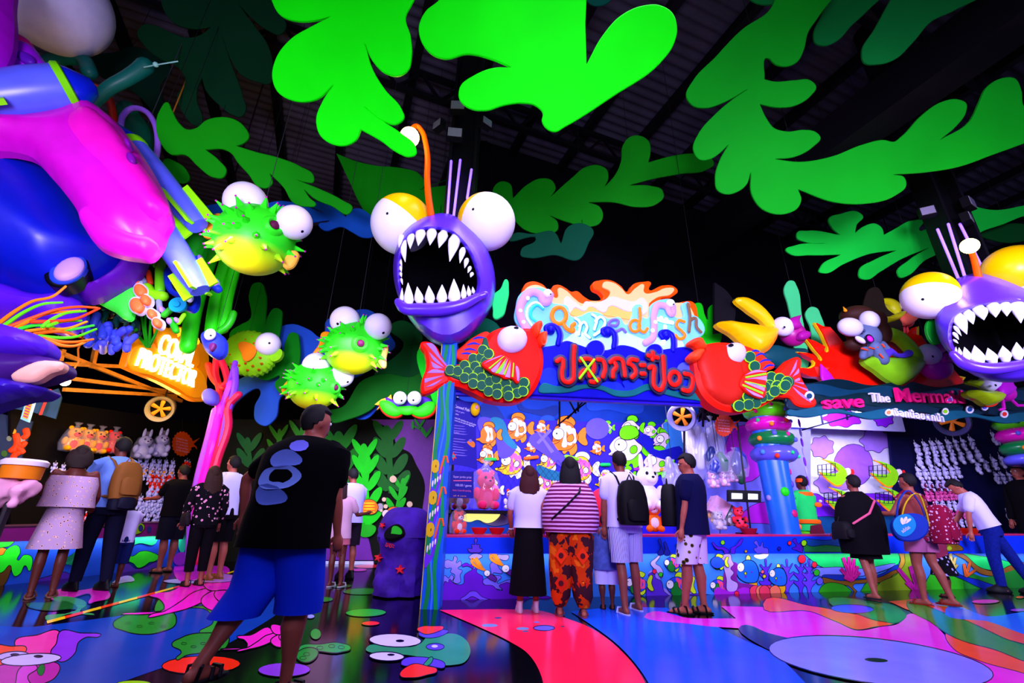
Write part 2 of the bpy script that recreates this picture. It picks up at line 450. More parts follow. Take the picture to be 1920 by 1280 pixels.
fprint([('d01ea8', [(100, 1112), (150, 1105), (205, 1108), (208, 1115), (180, 1128), (165, 1130), (170, 1118), (130, 1122), (95, 1120)], 2), ('f03ad8', [(98, 1115), (125, 1106), (128, 1112), (105, 1120)], 0), ('1a6a22', [(50, 1135), (90, 1128), (160, 1130), (165, 1138), (130, 1142), (70, 1142)], 1.5), ('3aa04a', [(100, 1124), (140, 1120), (162, 1132), (150, 1145), (175, 1150), (130, 1150), (85, 1160), (130, 1148), (145, 1140), (130, 1128)], 0)], 'pink and green print under the left counter')
for i in range(11):
    a = i / 11; b = (i + 1) / 11
    fprint([(('f2d010', 'f03a10')[i % 2], [(88 + 372 * a, 1166 - 101 * a), (88 + 372 * b, 1166 - 101 * b)], -(5 - 3 * a), 1)], 'yellow or red dash of the queue line')
fprint([('9a90f0', [(210, 1093), (215, 1088), (250, 1083), (252, 1086), (235, 1091)], 0)]); fprint([('a8a8ff', ell(352, 1089, 46, 5), 1, 1), ('c07af0', ell(400, 1083, 48, 9), 1, 1)], 'pale discs'); fprint([('d01ed8', [(325, 1070), (400, 1060), (430, 1066), (390, 1078), (330, 1083)], 0)])
for (u, v, a, b, h) in [(686, 1148, 38, 7.5, '1fae2a'), (680, 1108, 37, 6, '1c8f22'), (605, 1123, 20, 5, '1c8f22'), (640, 1098, 20, 3.5, '1a7a20'), (695, 1168, 17, 4.2, 'f02818'), (690, 1061, 26, 4, 'f0282a'), (672, 1068, 16, 2.6, 'f03ac0'), (533, 1255, 49, 13, '8a2ad0'), (250, 1282, 34, 7, '9ae010'), (592, 1188, 10, 10, '1f9a2a'), (582, 1155, 8, 4, '9a9af8'),
                        (1848, 1127, 26, 4, 'f21ec0'), (1912, 1119, 8, 2.4, 'f03818'), (1910, 1143, 16, 3, 'a83ad8'), (610, 1043, 20, 4, 'b8a0ff')]:
    fprint([(h, ell(u, v, a, b, -1), 1, 1)], 'painted disc')
fprint([('1c9a3a', [(560, 1213), (555, 1222), (590, 1220), (640, 1222), (658, 1214), (640, 1205), (600, 1207)], 2), ('178a2a', [(555, 1230), (570, 1215), (597, 1222), (590, 1235), (565, 1240)], 2)] + [(BK, ell(u, v, 6, 3), -1, 1) for u, v in ((600, 1214), (622, 1211), (640, 1213), (575, 1226), (568, 1233))], 'green spotted seaweed leaves')
fprint([('2b8f5e', [(686, 1216), (690, 1211), (720, 1210), (790, 1205), (800, 1194), (830, 1188), (860, 1190), (878, 1205), (882, 1222), (872, 1240), (850, 1246), (825, 1246), (790, 1232), (750, 1226), (700, 1224)], 0),
        ('5a3ad8', [(785, 1190), (840, 1185), (815, 1195), (790, 1193)], 1.5), ('5a3ad8', [(752, 1240), (790, 1231), (806, 1233), (835, 1247), (800, 1247)], 1.5), ('2b8f5e', [(800, 1238), (810, 1231), (805, 1246), (795, 1247)], 1.5),
        ('f0281c', [(782, 1178), (790, 1174), (810, 1173), (832, 1177), (820, 1184), (790, 1186)], 1.5), ('f0281c', [(750, 1266), (765, 1248), (775, 1244), (800, 1248), (820, 1256), (800, 1265), (770, 1270)], 1.5),
        ('cfc4ff', ell(741, 1200, 49, 12.5, 2), 2, 1), ('cfc4ff', ell(725, 1230, 33, 8.5, 2), 2, 1), (BK, ell(750, 1201, 8, 2.6), 0, 1), (BK, ell(733, 1227, 7, 2.2), 0, 1), ('5a3ad8', ell(816, 1212, 17, 6.5), 1.5, 1), ('cfc4ff', ell(815, 1211, 6, 2.6), 0, 1)], 'green flat fish with two lavender eyes and red fins')
fprint([('ff1c48', [(824, 1143, 1), (960, 1142), (1010, 1144), (1060, 1158), (1110, 1178), (1165, 1220), (1205, 1270), (1222, 1310, 1), (1022, 1310, 1), (1016, 1270), (990, 1225), (955, 1202), (905, 1178)])], 'red painted path')
fprint([('6a8ac0', ell(980, 1178, 12, 2.6), 0, 1), ('6a5ae0', ell(1020, 1177, 20, 5), 1.5, 1), ('4a5a90', ell(985, 1183, 6, 1.4), 0, 1), ('6a6ac8', ell(1006, 1166, 6, 1.5), 0, 1), ('283a70', ell(1055, 1174, 4, 1), 0, 1), ('6a8ac0', ell(918, 1172, 15, 3), 0, 1), ('2a3a70', ell(934, 1158, 7, 1.4), 0, 1)], 'lilac bubbles on the red path')
fprint([('0f4ae0', [(1070, 1146, 1), (1150, 1138), (1250, 1139, 1), (1270, 1152), (1330, 1168), (1385, 1195), (1450, 1225), (1530, 1300, 1), (1232, 1310, 1), (1205, 1262), (1160, 1210), (1110, 1172)])], 'blue painted path')
fprint([('e01ecc', [(1212, 1150), (1290, 1158), (1380, 1159, 1), (1352, 1136, 1), (1440, 1138), (1500, 1143), (1560, 1158), (1603, 1181), (1650, 1175), (1690, 1165), (1699, 1153), (1745, 1166), (1772, 1192), (1788, 1216), (1830, 1236), (1920, 1262), (1990, 1300, 1), (1700, 1310, 1), (1560, 1240), (1440, 1186), (1300, 1170)])], 'magenta painted path')
fprint([('f04a12', [(1430, 1132), (1520, 1135), (1600, 1150), (1682, 1166), (1640, 1175), (1606, 1180), (1570, 1166), (1520, 1146)], 1.5), ('f04a12', [(1666, 1127, 1), (1737, 1121, 1), (1745, 1140), (1725, 1146)], 0), ('e84a10', [(1772, 1192), (1850, 1203), (1935, 1245), (1970, 1280), (1920, 1262), (1830, 1236), (1788, 1216)], 1.5), ('d84a10', [(1745, 1138), (1850, 1158), (1960, 1178), (1960, 1240), (1860, 1195), (1790, 1165)], 0)], 'orange flames')
fprint([('1a8a2a', [(1555, 1130), (1640, 1127), (1690, 1142), (1699, 1153), (1688, 1165), (1655, 1165), (1600, 1148)], 1.5), ('168a22', [(1700, 1135), (1780, 1152), (1880, 1195), (1950, 1232), (1860, 1216), (1780, 1190), (1745, 1166)], 1.5), ('1f6ae8', [(1772, 1142), (1850, 1155), (1960, 1162), (1960, 1178), (1850, 1164)], 0), ('3a4af0', ell(1598, 1141, 40, 8, 2), 1, 1), ('0a1a4a', [(1390, 1172), (1440, 1186), (1560, 1240), (1450, 1222)], 0)], 'green and blue waves')
fprint([('7a7aff', ell(1652, 1240, 212, 42, 7, 40), 2, 1), ('0a2a1a', ell(1643, 1237, 22, 4, 4), 0, 1)], 'lavender eye of the painted fish')
# ---------------------------------------------------------------- walls and roof
E1 = V((1, .39, 0)).normalized(); E2 = V((-.39, 1, 0)).normalized(); ZR = 13.3
def wall(name, a, b, h, mt):
    a, b = V(a), V(b); n = V(((b - a).y, -(b - a).x, 0)).normalized() * -.2
    mb = MB(); mb.poly3([a, b, b + V((0, 0, h)), a + V((0, 0, h))], mt, n); return mb.build(name, kind='structure')
dark = mat('0b0611', .9, .1, .3, 2.)
WB0 = V((-1.2, 12.5 - 1.2 * .39, 0)); wall('wall_back', WB0 + E1 * .0, WB0 + E1 * 48, ZR, dark)
wall('wall_back_left', (-24, 17.2, 0), (-1.2, 17.2, 0), ZR, dark); wall('wall_left', (-24, -6, 0), (-24, 17.2, 0), ZR + .5, dark)
wall('wall_return', (-1.2, 17.2, 0), (-1.2, 12.05, 0), ZR, dark)
mb = MB(); vs = []; fs = []; i = 0
y = -6.; sheet = mat('4a4458', .6, .3, .35, .7)
while y < 34:
    z = ZR + .05 * math.sin(y / .3 * 2 * math.pi)
    vs += [E1 * -36 + E2 * y + V((0, 0, z)), E1 * 52 + E2 * y + V((0, 0, z))]
    if i: fs.append((2 * i - 2, 2 * i - 1, 2 * i + 1, 2 * i))
    i += 1; y += .075
mb.add(vs, fs, sheet); ceiling = mb.build('ceiling', kind='structure', sharp=0)
steel = mat('08060c', .5, .3, .2)
for k in range(-12, 18):
    mb = MB(); a = E1 * (k * 1.9 + .6); mb.bar(a + E2 * -5 + V((0, 0, ZR - .2)), a + E2 * 32 + V((0, 0, ZR - .2)), (.22, .3), steel); mb.build('roof_beam', ceiling)
for e2 in (3.6, 9.6):
    mb = MB(); A = E1 * -22 + E2 * e2; B = E1 * 26 + E2 * e2
    for z in (ZR - .45, ZR - 1.25): mb.bar(A + V((0, 0, z)), B + V((0, 0, z)), .14, steel)
    n = 40
    for k in range(n):
        p = A.lerp(B, k / n); q = A.lerp(B, (k + .5) / n); r = A.lerp(B, (k + 1) / n)
        mb.bar(p + V((0, 0, ZR - .45)), q + V((0, 0, ZR - 1.25)), .07, steel); mb.bar(q + V((0, 0, ZR - 1.25)), r + V((0, 0, ZR - .45)), .07, steel)
    mb.build('roof_truss', ceiling, kind='stuff')
mb = MB(); p = P(1750, 130, 6.3); mb.bar(p - E2 * 6, p + E2 * 9, (.75, .9), steel); mb.build('roof_girder', ceiling)
mb = MB(); mb.bar(E1 * -25 + E2 * 1.0 + V((0, 0, ZR - .5)), E1 * 26 + E2 * 1.0 + V((0, 0, ZR - .5)), (.2, .4), steel); mb.build('roof_beam', ceiling)
# ================================================================ leaf cut-outs hung from the roof
def leaf(pl, pts, h, label, th=.05, name='seaweed_leaf', group=None, cat='seaweed', c=0., wires=()):
    mb = MB(); mb.slab(pl, pts, th, mat(h, .6, .05, .07, 1.2), c=c, bev=.012, n=7)
    o = solo(mb, name, label, cat, group)
    if not wires:
        q = sorted(pts, key=lambda p: p[1])[:2]; wires = [(q[0][0] * .8 + q[1][0] * .2, q[0][1] + 4, ZR)]
    for (u, v, t) in wires:
        a = pl.px(u, max(v, -30), c - th / 2); m2 = MB(); m2.tube([a, V((a.x, a.y, t))], .006, mat('18181c'), 5)
        w_ = m2.build('hanging_wire', o)
    return o
S = 1
GA, GB, GC, GD = '06f002', '0a8a30', '0aa818', '05451f'
leaf(VP(650, 140, 4.6, 0, 32), [(490, -60), (506, -6), (525, 28), (558, 39), (592, 37), (620, 30, S), (585, 48), (545, 72), (517, 108), (510, 148), (520, 172), (548, 188), (592, 186), (625, 158, S), (605, 188), (592, 225), (600, 254), (622, 270), (650, 272), (667, 262), (676, 243, S), (712, 263), (748, 288), (766, 294), (779, 289), (779, 276), (750, 248), (715, 225), (680, 198, S), (718, 227), (742, 233), (757, 220), (752, 203), (722, 168), (697, 127), (683, 80, S), (698, 114), (722, 137), (746, 142), (765, 130), (771, 105), (769, 66), (760, 30), (772, 5), (800, -60)], GA,
     'huge bright green seaweed leaf overhead, its tip behind the glowing bulb', wires=((700, 100, ZR),))
leaf(VP(1020, 120, 4.4, 0, 34), [(840, -70), (822, 0), (798, 20), (785, 50), (792, 82), (815, 105), (834, 110), (875, 101), (922, 111), (958, 126, S), (930, 126), (890, 140), (862, 163), (861, 186), (880, 203), (910, 207), (945, 197), (977, 193), (1006, 199), (1018, 213), (1016, 225), (1025, 241), (1040, 247), (1060, 237), (1150, 180), (1238, 118), (1262, 86), (1270, 55), (1260, 22), (1237, 9), (1205, 10), (1165, 28), (1130, 66), (1100, 120, S), (1098, 60), (1086, -70)], GA,
     'huge bright green seaweed leaf overhead with a fat lobe pointing right', wires=((980, 60, ZR),))
leaf(VP(1480, 230, 6.2, -8, 30), [(1480, -50), (1440, 22), (1395, 52), (1340, 108), (1300, 150), (1287, 180), (1300, 198), (1325, 202), (1357, 192), (1402, 167, S), (1375, 185), (1340, 215), (1310, 250), (1300, 280), (1312, 299), (1332, 298), (1352, 285), (1366, 271, S), (1350, 300), (1341, 335), (1346, 357), (1361, 364), (1382, 360), (1400, 346), (1408, 323, S), (1410, 365), (1427, 390), (1452, 401), (1477, 400), (1496, 390), (1503, 374), (1497, 355, S), (1565, 379), (1620, 382), (1680, 366), (1700, 347), (1696, 332), (1675, 327, S), (1742, 322), (1800, 312), (1862, 290), (1925, 267), (1990, 240), (1980, 180), (1922, 200), (1916, 168), (1905, 147), (1880, 146), (1850, 165), (1838, 190), (1820, 226), (1763, 262, S), (1792, 238), (1812, 210), (1813, 194), (1798, 186), (1768, 190), (1730, 215), (1692, 255), (1678, 265), (1658, 262), (1620, 270), (1560, 293), (1500, 303), (1453, 298, S), (1490, 294), (1525, 275), (1539, 257), (1530, 247), (1508, 243), (1475, 246), (1450, 238), (1438, 222), (1425, 195, S), (1458, 201), (1490, 198), (1520, 180), (1531, 162), (1520, 150), (1490, 150), (1450, 152), (1434, 148, S), (1440, 108), (1455, 120), (1475, 124), (1496, 115), (1507, 95), (1516, 60), (1536, 30), (1575, -50)], GC,
     'broad mid-green seaweed frond spreading across the upper right', wires=((1500, 330, ZR), (1420, 100, ZR)))
leaf(VP(1590, 40, 5.6, -8, 30), [(1590, -60), (1540, 30), (1526, 64), (1530, 80), (1546, 85), (1572, 75), (1595, 50), (1625, 22), (1680, -60)], GB, 'narrow green leaf finger at the top edge, left of the wider one')
leaf(VP(1700, 50, 5.4, -8, 30), [(1730, -60), (1640, 55), (1617, 98), (1621, 116), (1647, 120), (1677, 112), (1712, 80), (1747, 40), (1792, 18), (1870, -40)], GB, 'wide dark green leaf finger at the top right edge')
leaf(VP(1430, -5, 5.6, -8, 30), [(1385, -60), (1410, 0), (1436, 8), (1462, 2), (1475, -60)], GB, 'green leaf tip just showing at the top, above the broad frond')
leaf(VP(1120, 0, 6.5, 0, 30), [(1090, -60), (1098, -2), (1112, 9), (1130, 9), (1146, 0), (1150, -60)], '0a6a50', 'small teal leaf tip at the top beside the roof truss')
leaf(VP(1915, 20, 5.8, -8, 30), [(1900, -60), (1915, 10), (1912, 45), (1950, 60), (1990, -60)], '0a5a18', 'dark green leaf edge in the top right corner')
leaf(VP(1130, 350, 9.0, 0, 22), [(925, 352), (938, 340), (955, 343), (962, 371, S), (988, 346), (1015, 334), (1035, 338), (1042, 352), (1032, 369, S), (1070, 335), (1100, 312), (1121, 309), (1138, 318), (1141, 333), (1134, 350, S), (1155, 325), (1165, 300), (1167, 275), (1180, 257), (1200, 254), (1217, 265), (1220, 285), (1216, 304, S), (1260, 292), (1305, 288), (1336, 298), (1339, 307), (1325, 318), (1280, 325), (1225, 335), (1180, 347, S), (1220, 348), (1242, 356), (1245, 368), (1230, 383), (1195, 388), (1150, 379), (1103, 379, S), (1125, 388), (1131, 402), (1125, 418), (1105, 425), (1070, 418), (1031, 404, S), (1045, 415), (1046, 430), (1022, 438), (985, 431), (955, 402), (930, 380)], '0f9c10',
     'green seaweed frond reaching right from behind the purple anglerfish', wires=((1180, 300, ZR),))
leaf(VP(1040, 455, 9.4, 0, 15), [(955, 448), (1005, 448), (977, 468), (976, 478), (992, 483), (1040, 478), (1086, 486), (1104, 455), (1113, 432), (1098, 420), (1066, 424), (1052, 456, S), (1040, 435), (1000, 438), (960, 440)], '0c5a3c', 'dull teal seaweed leaf under the green frond')
leaf(VP(1640, 455, 9.0, 0, 18), [(1768, 438), (1771, 462), (1732, 490), (1702, 517), (1689, 520), (1684, 511), (1706, 487), (1742, 464, S), (1690, 486), (1650, 510), (1626, 524), (1613, 520), (1612, 507), (1642, 486), (1682, 469, S), (1630, 476), (1582, 495), (1546, 512), (1537, 509), (1540, 499), (1577, 477, S), (1520, 478), (1481, 475), (1474, 468), (1490, 460), (1549, 456, S), (1510, 453), (1495, 445), (1495, 436), (1515, 432), (1576, 440, S), (1560, 425), (1554, 411), (1578, 400), (1610, 397), (1619, 405), (1607, 421), (1604, 436, S), (1620, 424), (1643, 419), (1655, 428), (1658, 440, S), (1680, 428), (1710, 413), (1732, 415), (1724, 430), (1748, 426)], '12d838',
     'bright green many-fingered seaweed left of the right pillar', wires=((1700, 440, ZR),))
leaf(VP(1860, 410, 8.8, 0, 18), [(1792, 398), (1797, 380), (1812, 378), (1835, 388), (1862, 393), (1920, 385), (1980, 372), (1980, 400), (1920, 405), (1882, 420), (1846, 432), (1812, 447), (1796, 434), (1818, 416), (1812, 405)], '12d838', 'bright green seaweed at the right edge behind the pillar')
leaf(VP(1880, 438, 9.2, 0, 18), [(1835, 432), (1880, 420), (1930, 422), (1960, 440), (1930, 450), (1870, 452)], '06501a', 'dark green leaf under the bright one at the right edge')
leaf(VP(400, 110, 7.4, 10, 25), [(320, -60), (303, 10), (325, 42), (360, 53), (396, 50, S), (375, 65), (350, 70), (320, 60), (290, 47), (266, 47), (257, 58), (270, 85), (300, 110), (335, 128), (347, 150), (331, 180), (345, 215), (365, 235), (376, 236), (379, 226), (368, 185), (370, 162), (378, 145, S), (385, 168), (410, 196), (436, 215), (451, 218), (460, 207), (455, 180), (430, 110), (416, 65, S), (432, 110), (450, 138), (480, 152), (506, 155), (511, 130), (500, 80), (480, 52), (460, 25), (448, 8, S), (470, 32), (500, 55), (526, 63), (536, 50), (522, 20), (500, -60)], '07391d',
     'big seaweed leaf in the upper left, shade painted into its dark green', wires=((410, 60, ZR),))  # weak light of the upper left is put into this colour
leaf(VP(250, 150, 7.9, 10, 20), [(222, 95), (240, 87), (272, 92), (320, 130), (300, 160), (306, 190), (313, 236), (309, 256), (294, 250), (280, 203), (262, 182), (238, 165), (185, 140), (163, 112), (180, 103)], '062a1c', 'blackish green leaf behind the teal pipe')
leaf(VP(440, 290, 7.0, 15, 22), [(299, 206), (313, 191), (321, 205), (335, 230), (350, 242), (366, 240), (386, 225), (410, 219), (436, 222), (456, 235), (466, 258), (456, 268), (443, 273, S), (482, 285), (522, 295), (562, 311), (588, 330), (588, 340), (572, 341), (557, 337, S), (602, 355), (642, 375), (661, 390), (655, 400), (622, 386), (588, 371), (570, 355, S), (580, 370), (592, 384), (575, 387), (550, 380), (532, 352), (506, 325, S), (510, 344), (500, 352), (485, 350), (465, 326), (446, 305), (432, 286), (420, 280), (385, 280, S), (410, 300), (424, 320), (418, 332), (400, 332), (370, 311), (347, 290), (318, 288), (302, 270)], '0c9a08',
     'green branching seaweed leaf above the large pufferfish')
leaf(VP(335, 320, 7.2, 15, 20), [(308, 298), (330, 303), (350, 320), (354, 336), (345, 342), (322, 336), (305, 318)], '0c8a08', 'small green leaf lobe beside the lilac hoop')
leaf(VP(730, 350, 9.6, 0, 15), [(630, 287, S), (665, 301), (705, 310), (755, 315), (785, 325), (796, 345), (791, 354), (773, 358, S), (810, 346), (838, 336, S), (840, 400), (800, 420), (720, 418), (695, 412), (678, 388), (655, 340)], '0c8f0a', 'green leaf with a pointed corner behind the anglerfish antenna')
leaf(VP(520, 400, 8.6, 10, 15), [(362, 402), (385, 386), (420, 381), (480, 386), (522, 376), (560, 381), (603, 397), (578, 385), (562, 379), (590, 377), (630, 391), (648, 406, S), (655, 395), (671, 390), (690, 399), (702, 415), (704, 440), (680, 445), (660, 435), (641, 425), (606, 431), (597, 421), (616, 415), (580, 417), (540, 411), (480, 421), (420, 417), (385, 421)], '0f4fb0', 'blue seaweed frond behind the large pufferfish')
leaf(VP(620, 640, 10.5, 0, 0), [(526, 613), (545, 607), (580, 618), (604, 632), (612, 600), (640, 590), (690, 580), (733, 630), (741, 645), (712, 668), (680, 700), (640, 715), (560, 740), (530, 740), (515, 785), (496, 798), (480, 790), (477, 762), (488, 733), (440, 756), (424, 781), (414, 770), (428, 728), (470, 700), (505, 690), (530, 700), (528, 650)], '2050b8', 'large blue cut-out leaf behind the small pufferfish')
leaf(VP(690, 768, 10.3, 0, 0), [(664, 781), (669, 762), (690, 746), (712, 750), (702, 772), (680, 786)], '1f50c0', 'small blue leaf lobe left of the crab')
leaf(VP(495, 640, 10.2, 0, 0), [(430, 625), (452, 607), (466, 600), (467, 548), (475, 531), (490, 530), (497, 545), (498, 592), (497, 609, S), (503, 590), (515, 577), (527, 581), (528, 597), (523, 640), (526, 662), (535, 640), (545, 623), (557, 625), (561, 640), (560, 690), (546, 742), (525, 737), (515, 717), (524, 706), (500, 712), (460, 690), (440, 655)], '0a7a10', 'green cactus-shaped seaweed behind the spotted flat puffer')
leaf(VP(755, 660, 10.1, 0, 0), [(730, 612), (752, 600), (776, 610), (792, 636), (762, 648, S), (786, 645), (812, 660), (800, 692), (762, 716), (735, 712), (702, 704), (714, 685), (735, 672), (757, 645)], '06481a', 'dark green seaweed leaf left of the purple anglerfish chin')
leaf(VP(700, 740, 10.0, 0, 0), [(600, 778), (642, 762), (680, 712), (725, 700), (770, 706), (812, 690), (815, 760), (770, 742), (722, 745), (692, 770), (652, 786), (622, 792)], '0a5a10', 'large dark green leaf behind the crab')
leaf(VP(795, 700, 9.7, 0, 0), [(786, 652), (800, 640), (812, 650), (815, 760), (805, 735), (790, 705)], '14e020', 'bright green leaf sliver beside the striped fish tail')
leaf(VP(880, 625, 8.8, 0, 0), [(905, 595), (930, 605), (945, 640), (900, 680), (850, 690), (860, 640)], '0a6a4a', 'teal leaf behind the left red fish')
leaf(VP(1335, 620, 8.6, 0, 0), [(1295, 600), (1300, 570), (1312, 567), (1322, 590), (1326, 598), (1330, 575), (1338, 570), (1345, 585), (1345, 650), (1310, 660)], '10c010', 'green hand-shaped leaf right of the lit lettering')
leaf(VP(1490, 590, 9.6, 0, 0), [(1472, 535), (1479, 526), (1488, 526), (1495, 537), (1504, 590), (1510, 620), (1515, 660), (1512, 690), (1502, 690), (1490, 620), (1478, 570)], '4ae080', 'tall pale green cactus stalk behind the pelican')
leaf(VP(1530, 610, 9.6, 0, 0), [(1512, 583), (1520, 575), (1532, 577), (1540, 592), (1547, 640), (1540, 650), (1530, 645), (1520, 612)], '4ae080', 'shorter pale green cactus stalk beside the tall one')
leaf(VP(1640, 560, 9.7, 0, 0), [(1618, 590), (1622, 560), (1632, 540), (1645, 538), (1655, 550), (1662, 575), (1690, 600), (1690, 640), (1640, 660), (1618, 620)], '282018', 'dark olive rock-shaped cut-out behind the orange pelican')
# ================================================================ columns, anglerfish, hanging fish
def grad(lo, hi, z0, z1, name):   # two-tone paint along the height of the figure
    mm = bpy.data.materials.new(name); mm.use_nodes = True; nt = mm.node_tree; b = nt.nodes['Principled BSDF']
    tc = nt.nodes.new('ShaderNodeTexCoord'); sx = nt.nodes.new('ShaderNodeSeparateXYZ'); mr = nt.nodes.new('ShaderNodeMapRange'); r = nt.nodes.new('ShaderNodeValToRGB')
    nt.links.new(tc.outputs['Object'], sx.inputs[0]); nt.links.new(sx.outputs[2], mr.inputs[0]); mr.inputs[1].default_value = z0; mr.inputs[2].default_value = z1
    nt.links.new(mr.outputs[0], r.inputs[0]); r.color_ramp.elements[0].color = (*rgb(lo), 1); r.color_ramp.elements[1].color = (*rgb(hi), 1)
    nt.links.new(r.outputs[0], b.inputs['Base Color']); b.inputs['Roughness'].default_value = .45; b.inputs['Specular IOR Level'].default_value = .2
    return mm
EYE = 'f4f0ff'; INK = '05050a'
def radial(pts, c, n=44, raw=False):
    q = pts if raw else smooth(pts, 8); out = []
    for k in range(n):
        a = 2 * math.pi * k / n; d = V((math.cos(a), math.sin(a))); best = 0
        for i in range(len(q)):
            p0 = V(q[i - 1]) - V(c); p1 = V(q[i]) - V(c); e = p1 - p0; den = d.x * e.y - d.y * e.x
            if abs(den) < 1e-9: continue
            t = (p0.x * e.y - p0.y * e.x) / den; s_ = (p0.x * d.y - p0.y * d.x) / den
            if t > 0 and -1e-6 <= s_ <= 1 + 1e-6: best = max(best, t)
        out.append(best)
    return out
def eyeball(par, u, v, rpx, Y, pup, lid=None, prad=2.5, name='eye', squash=1., lidc='ffd000', pc=INK):
    c = P(u, v, Y); r = rpx * pxm(c); mb = MB()
    if lid:
        n = V(lid[:3]).normalized(); mb.ball(c, r, mat(EYE, .35, .3, .03), n=40, m_=40, rot=n.to_track_quat('Z', 'Y').to_matrix(), split=lambda q: q.z > lid[3], mt2=mat(lidc, .3, .35, .03))
    else: mb.ball(c, (r, r, r * squash), mat(EYE, .4, .25, .03), n=26, m_=18)
    e = mb.build(name, par)
    if pup:
        d = ray(*pup).normalized(); oc = c - CAM; b = d.dot(oc); disc = b * b - (oc.dot(oc) - r * r)
        p = CAM + d * (b - math.sqrt(max(0, disc)))
        m2 = MB(); nn = (p - c).normalized(); x = nn.orthogonal().normalized(); pr = prad * pxm(p)
        m2.lathe([(pr * .05, pr * .25), (pr * .7, pr * .22), (pr, 0), (pr, -pr)], p, mat(pc, .4), 14, (x, nn.cross(x), nn)); m2.build('pupil', e)
    return e
def angler(label, Y, sil, mouth, ctr, teethU, teethL, eyes, ant, bulb, bulb_r, fins, spots, lip, chin=1., power=26):
    t = thing('anglerfish', label, 'fish figure', P(ctr[0], ctr[1], Y + .6))
    n = 44; rs = radial(sil, ctr, n); rm = radial(mouth, ctr, n); sk = mat('5a2ce0', .28, .45, .06); dk = mat('020104', .9, .05)
    def ring(f, Yo, sh=1., cy=0):
        return [P(ctr[0] + f(k) * math.cos(2 * math.pi * k / n) * sh, ctr[1] + cy + f(k) * math.sin(2 * math.pi * k / n) * sh, Yo) for k in range(n)]
    mix = lambda a: (lambda k: rm[k] * (1 - a) + rs[k] * a)
    R_ = [ring(mix(0), Y + .16), ring(mix(.03), Y + .05), ring(lambda k: rm[k] + min(7, (rs[k] - rm[k]) * .4), Y - .02), ring(lambda k: rm[k] + min(14, (rs[k] - rm[k]) * .7), Y + .06)]
    for a, d in ((.72, .16), (.88, .3), (.97, .5), (1., .75)): R_.append(ring(mix(a), Y + d))
    for a, d in ((.97, 1.), (.88, 1.25), (.7, 1.45), (.4, 1.6), (.05, 1.65)): R_.append(ring(mix(1), Y + d, a))
    mb = MB(); mb.loft(R_, sk, cap=False); mb.add(R_[-1], [tuple(range(n))], sk); mb.build('head', t)
    q_ = [ring(mix(0), Y + .155), ring(mix(0), Y + .5, .97), ring(mix(0), Y + .9, .8), ring(mix(0), Y + 1.1, .3)]; mb = MB(); mb.loft(q_, dk, cap=False); mb.add(q_[-1], [tuple(range(n))], dk); mb.build('mouth_cavity', t)
    mb = MB(); L = smooth(lip, 6, False); k = len(L); mb.tube([P(u, v, Y - .04) for u, v in L], [.095 * (.55 + .45 * math.sin(math.pi * min(1, (i + 1) / k * 1.15))) for i in range(k)], sk, 12); mb.build('lower_lip', t)
    for T, dy in ((teethU, .06), (teethL, -.06)):
        for (x0, x1, y0, tx, ty) in T:
            b = P((x0 + x1) / 2, y0, Y + dy); e = P(tx, ty, Y + dy - .05); r = (x1 - x0) / 2 * pxm(b)
            mb = MB(); mb.tube([b.lerp(e, s_) for s_ in (-.12, .05, .3, .6, .85, .97)], [r * .75, r, r * .88, r * .55, r * .22, r * .06], mat(EYE, .4, .3, .03), 12, nrm=(0, 1, 0), flat=.75); mb.build('tooth', t)
    for e in eyes: eyeball(t, *e)
    mb = MB(); A = smooth(ant, 6, False); w0 = 5.5 * pxm(P(*ant[0], Y + .3)); mb.tube([P(u, v, Y + .45 - .35 * i / len(A)) for i, (u, v) in enumerate(A)], [w0 * 1.25, w0 * .8], mat('ff5a00', .4), 10); an = mb.build('antenna', t, 'orange curved antenna')
    c = P(*bulb, Y + .05); mb = MB(); mb.ball(c, bulb_r * pxm(c), mat('ffe9a0', .3, .2, .0, emit=14, eh='ffd873')); mb.build('bulb', an, 'glowing warm bulb')
    l = lamp('bulb_light', 'POINT', c + V((0, -.28, .0)), power, WARM, .12)
    for pts, h in fins:
        pl = VP(*pts[0][:2], Y + .6); mb = MB(); mb.slab(pl, pts, .05, mat(h, .45), bev=.01); f = mb.build('side_fin', t)
    for (u, v, a, b) in spots:
        c = P(u, v, Y + .55); mb = MB(); mb.ball(c, (a * pxm(c), .12, b * pxm(c)), mat('4ae81a', .4)); mb.build('spot', t)
    return t
